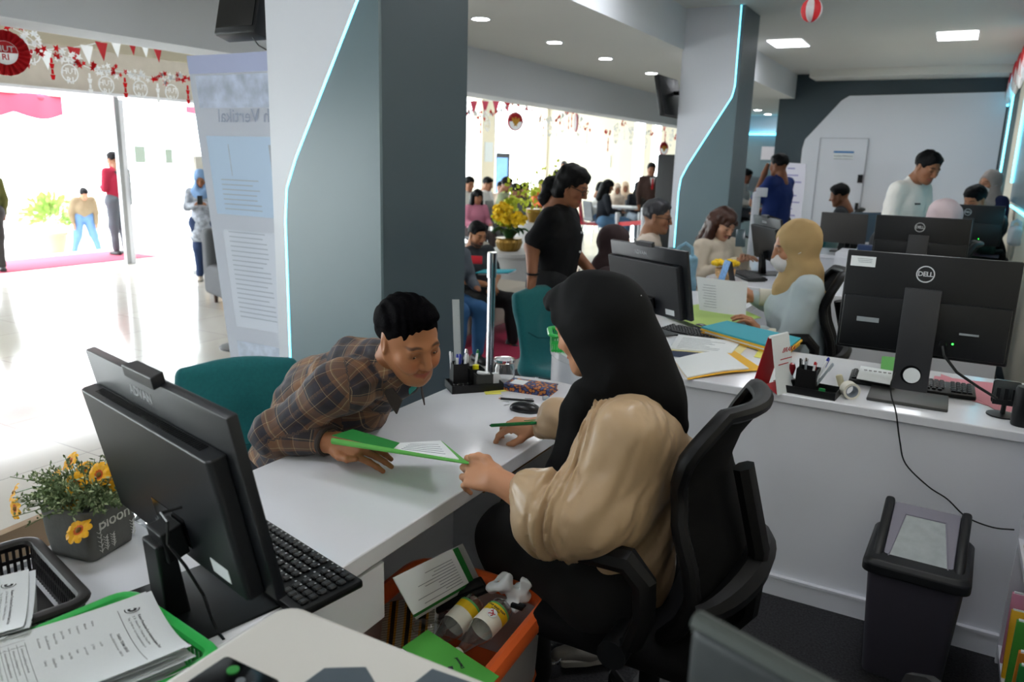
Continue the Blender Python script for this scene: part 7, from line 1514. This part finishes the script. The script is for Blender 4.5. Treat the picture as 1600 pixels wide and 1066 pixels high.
g,H=who('bearded man in dark shirt seated on the pale sofa beside the near pillar, arms folded over a blue folder',745,367,SIT,-.45,y=5.98,kw=kw,skin='a87452',shirt='34383c',pants='121214',sleeve=.8,stub=1.0,res=.010,build=1.08,shoes='26282a')
p=at(775,424,y=5.75); g=thing('blue_folder','light blue folder on the lap of the bearded man','folder',p,.2); MB().rbox((0,0,0),(.30,.22,.010),.003,2,RY(-.08)).out('cover',mat('light blue card','2ba3b5',.6),g); MB().rbox((.01,0,-.012),(.28,.2,.012),.003,2,RY(-.08)).out('pages',m_paper,g)
p=at(741,406,y=5.7); tag(MB().rbox((0,0,0),(.14,.02,.07),.005).out('red_booklet',mat('bright red','e0303c',.5),M=T(*p)@RZ(.4)),'small bright red booklet at the edge of the near pillar','booklet')
who('person in blue jeans seated beside the bearded man, only a leg showing past the near pillar',705,372,SIT,-.45,y=5.35,skin='8a5a40',shirt='5a6068',pants='2f5a86',res=.014,fine=False)
kw=dict(hf=(1,0,-.1),elb=((.10,-.24,1.10),(.16,.2,1.12)),wri=((.28,-.12,1.02),(.14,.08,1.44)))
who('man in navy shirt standing at the white kiosk with a hand at his face, seen in profile',1217,259,STAND,2.75,y=9.9,kw=kw,skin='7a4f38',shirt='17285c',pants='2b2927',sleeve=.75,res=.013,build=1.12)
kw=dict(head=(.20,0,1.50),nec=(.10,0,1.39),che=(.06,0,1.20),hf=(1,-.2,-.45),elb=((.10,-.23,1.08),(.10,.22,1.08)),wri=((.30,-.16,.95),(.28,.14,.98)))
g,H=who('smiling young man in white band-collar shirt standing and leaning over the third bay',1448,262,STAND,-.55,y=7.85,kw=kw,skin='8f6044',shirt='eae7e0',pants='2b2c30',res=.010,collar='eae7e0',build=1.05)
MB().rbox((0,0,0),(.005,.07,.014),.002).out('name_tag',m_black,g,M=T(.215,-.07,1.22)@RY(-.25))
who('person in pale pink headscarf behind the middle black monitor, only the top of the scarf showing',1476,344,SIT,.5,y=7.0,kw=dict(hf=(1,0,-.5)),skin='a9765a',shirt='b8a5a6',hij='c3b0b2',pants='22252c',res=.013)
g,H=who('woman in taupe headscarf and navy top with a mask under her chin at the right wall',1547,287,STAND,PI+.75,y=9.75,kw=dict(hf=(1,0,-.1)),skin='b07c60',shirt='1b2142',hij='a09590',mask=True,pants='1b2142',res=.012)
kw=dict(hf=(1,0,-.5),elb=((.12,-.24,.72),(.12,.24,.72)),wri=((.34,-.18,.78),(.34,.12,.78)))
who('dark-haired man in dark green jacket bent behind the farthest black monitor',1524,313,SIT,PI+.9,y=9.08,kw=kw,skin='a06c4e',shirt='20302a',pants='22252c',res=.013)
who('distant seated person with dark hair behind the blue grey monitor',1312,306,SIT,PI,y=10.6,skin='7a4f38',shirt='2a2c30',res=.02,fine=False)
who('tiny distant person with dark hair left of the touch kiosk',1166,276,SIT,0,z0=0,y=17.6,skin='6a4030',shirt='c0bcb6',res=.022,fine=False)
# ---- entrance and hall
gr,_h=who('man in dark red jacket with a grey bag strap standing outside the entrance, seen from behind',176,250,STAND,PI+.1,x=-11.35,skin='8a6048',shirt='8c1f35',pants='4b5158',res=.014,fine=False,z0=.0,kw=dict(wri=((.2,-.1,1.1),(.2,.1,1.1))))
MB().tube([(-.13,.10,1.36),(-.155,.0,1.22),(-.15,-.10,1.06),(-.10,-.18,1.0)],.018,6,flat=.4).out('bag_strap',m_grey,gr)
kw=dict(head=(.26,0,1.36),nec=(.18,0,1.28),che=(.12,0,1.12),hf=(1,.2,-.7),kne=((.05,-.15,.48),(.06,.16,.48)),ank=((.02,-.24,.08),(.02,.26,.08)),wri=((.12,-.22,.72),(.14,.22,.72)),elb=((.08,-.24,.95),(.08,.24,.95)))
who('man in olive brown jacket and blue jeans stepping up outside the entrance',131,303,STAND,-.35,x=-12.7,kw=kw,skin='a87a60',shirt='7d7059',pants='5a7ea8',res=.014,fine=False,z0=-.2,build=1.15)
kw=dict(hf=(1,0,-.5),elb=((.12,-.2,1.12),(.12,.2,1.12)),wri=((.26,-.05,1.18),(.26,.05,1.18)),back=1)
g,H=who('woman in light blue headscarf and patterned tunic looking at her phone in the hall',313,280,STAND,-.75,y=6.8,kw=kw,skin='9a6a4c',shirt='a9b0bd',hij='7f9fc9',pants='26385c',res=.011,long_top=True,shoes='a89c8c',z0=0,shirtm=mat('patterned tunic','a7adb8',.8,var=.45,vscale=16))
MB().rbox((0,0,0),(.012,.075,.14),.005,2,RY(-.5)).out('phone_dummy',m_black,g,M=T(.38,0,1.24)); 
ph=[o for o in bpy.data.objects if o.name.startswith('phone_dummy')][0]; ph.name='phone'; mw=g.matrix_basis.copy(); ph.parent=None; ph.matrix_basis=mw; tag(ph,'dark phone in the hands of the woman in light blue headscarf','phone')
kw=dict(kne=((.44,-.14,.50),(.42,.12,.50)))
who('person in dark olive clothes seated on the grey sofa, mostly hidden by the banner',402,305,SIT,2.7,y=6.35,kw=kw,skin='9a6a4c',shirt='4c4a40',pants='4c4a40',res=.014,fine=False)
who('person in dark clothes at the far left edge of the photo on the door mat',-27,262,STAND,2.9,x=-10.9,skin='8a6048',shirt='5a5a30',pants='33302f',res=.016,fine=False,z0=0)
def wchair(p,rz,i):
    lb='grey waiting chair under '+p[1]
    return redchair(lb,p[0],rz)
m_wc=mat('grey waiting chair','6a6d72',.6)
HALL=[('man with short hair at the edge of the near pillar in the waiting hall',733,288,12.0,SIT,-.4,'cfcdc8','22252c','short',None),
('woman with long black hair and pink patterned top holding a phone among the waiting people',746,308,10.6,SIT,-.5,'c07a92','3a3030','long',None),
('man in pale shirt left of the blue screen in the waiting hall',762,288,13.0,SIT,.1,'d0d0d0','22252c','short',None),
('waiting man facing the camera just below the blue screen',782,293,14.2,SIT,-1.0,'cbb9a8','22252c','short',None),
('waiting person with dark cap and pale green shirt',792,289,12.4,SIT,.2,'9aa486','22252c','short',None),
('waiting man with cropped hair and grey shirt left of the orchids',806,300,10.9,SIT,-.1,'6a6d70','22252c','short',None),
('waiting man with dark hair and brown face right of the cropped-haired man',819,297,12.4,SIT,-.3,'5a5650','22252c','short',None),
('distant waiting person in orange behind the orchids',846,289,16.5,SIT,-.5,'d0643c','22252c','short',None),
('distant waiting person in grey headscarf beside the one in orange',854,293,17.2,SIT,-.5,'b0aaa8','22252c','short','b0aaa8'),
('girl in white top with black hair sitting on the far left of the red chair table',939,294,15.4,SIT,.9,'e0dfdc','5a7ea8','bob',None),
('girl in dark top and blue jeans on the red plastic chair',950,292,14.2,SIT,.6,'23262e','5f86ad','long',None),
('woman in cream headscarf on the left of the pair behind the white table',964,296,16.6,SIT,-.9,'cdb9a8','1c1c1e','short','d6c3b2'),
('woman in beige headscarf on the right of the pair behind the white table',977,293,17.6,SIT,-1.1,'bfa48c','1c1c1e','short','cdb49c'),
('person in black headscarf seated left of the suited man',998,294,16.2,SIT,-.9,'23262e','7a8490','short','1a1c20'),
('woman with a black bob standing far back beside the orchids, seen from behind',870,274,15.2,STAND,1.8,'b9bcc0','2c2e33','bob',None),
('older grey-haired man standing farthest back above the black bob',881,260,17.6,STAND,-1.2,'b8a094','3a3c40','short',None),
('man in dark brown suit and red tie standing left of the black display board',1018,265,14.6,STAND,-1.0,'4a3834','2c2826','short',None)]
wproto=None
for i,(lb,px,py,yy,po,rz,sh,pa,hr,hj_) in enumerate(HALL):
    g,H=who(lb,px,py,po,rz,y=yy,skin='9a6a50',shirt=sh,pants=pa,hair=hr,hij=hj_,res=.02,fine=False,hairm=m_hairg if 'grey-haired' in lb else None,group=None)
    if 'suited' in lb or 'suit and' in lb:
        MB().prism([(-.05,0),(.05,0),(.0,-.22)],0,.01,T(.16,0,1.38)@RZ(PI/2)@RX(PI/2)).out('shirt_front',m_paper,g,smooth=False); MB().prism([(-.014,0),(.014,0),(.02,-.18),(0,-.21),(-.02,-.18)],0,.012,T(.168,0,1.36)@RZ(PI/2)@RX(PI/2)).out('red_tie',m_red,g,smooth=False)
    if po is SIT and 'red plastic' not in lb:
        l=g.location; sc_=g.scale[0]; c=redchair('waiting chair under the '+lb,(l.x,l.y,l.z),rz); c.scale=(sc_,)*3; c['group']='grey waiting chairs'
        for k in kids(c):
            if k.name.startswith('shell'): k.data.materials.clear(); k.data.materials.append(m_wc)
        c['label']=('grey waiting chair under the '+lb)[:110]; c.name='waiting_chair'
for o in list(bpy.data.objects):
    if o.get('label'):
        w=o['label'].split()
        if len(w)>16: o['label']=' '.join(w[:16])

oc=[o for o in bpy.data.objects if o.name=='office_chair.003'][0]
for lb,nm in (('office chair under the dark-haired man at the farthest black monitor','dark-haired man'),('office chair under the distant person behind the blue grey monitor','distant seated'),('chair under the tiny distant person left of the touch kiosk','tiny distant')):
    pp=[o for o in bpy.data.objects if o.get('label','').startswith(nm)][0]; dup(oc,(pp.location.x,pp.location.y,pp.location.z),rz=pp.rotation_euler.z,label=lb)
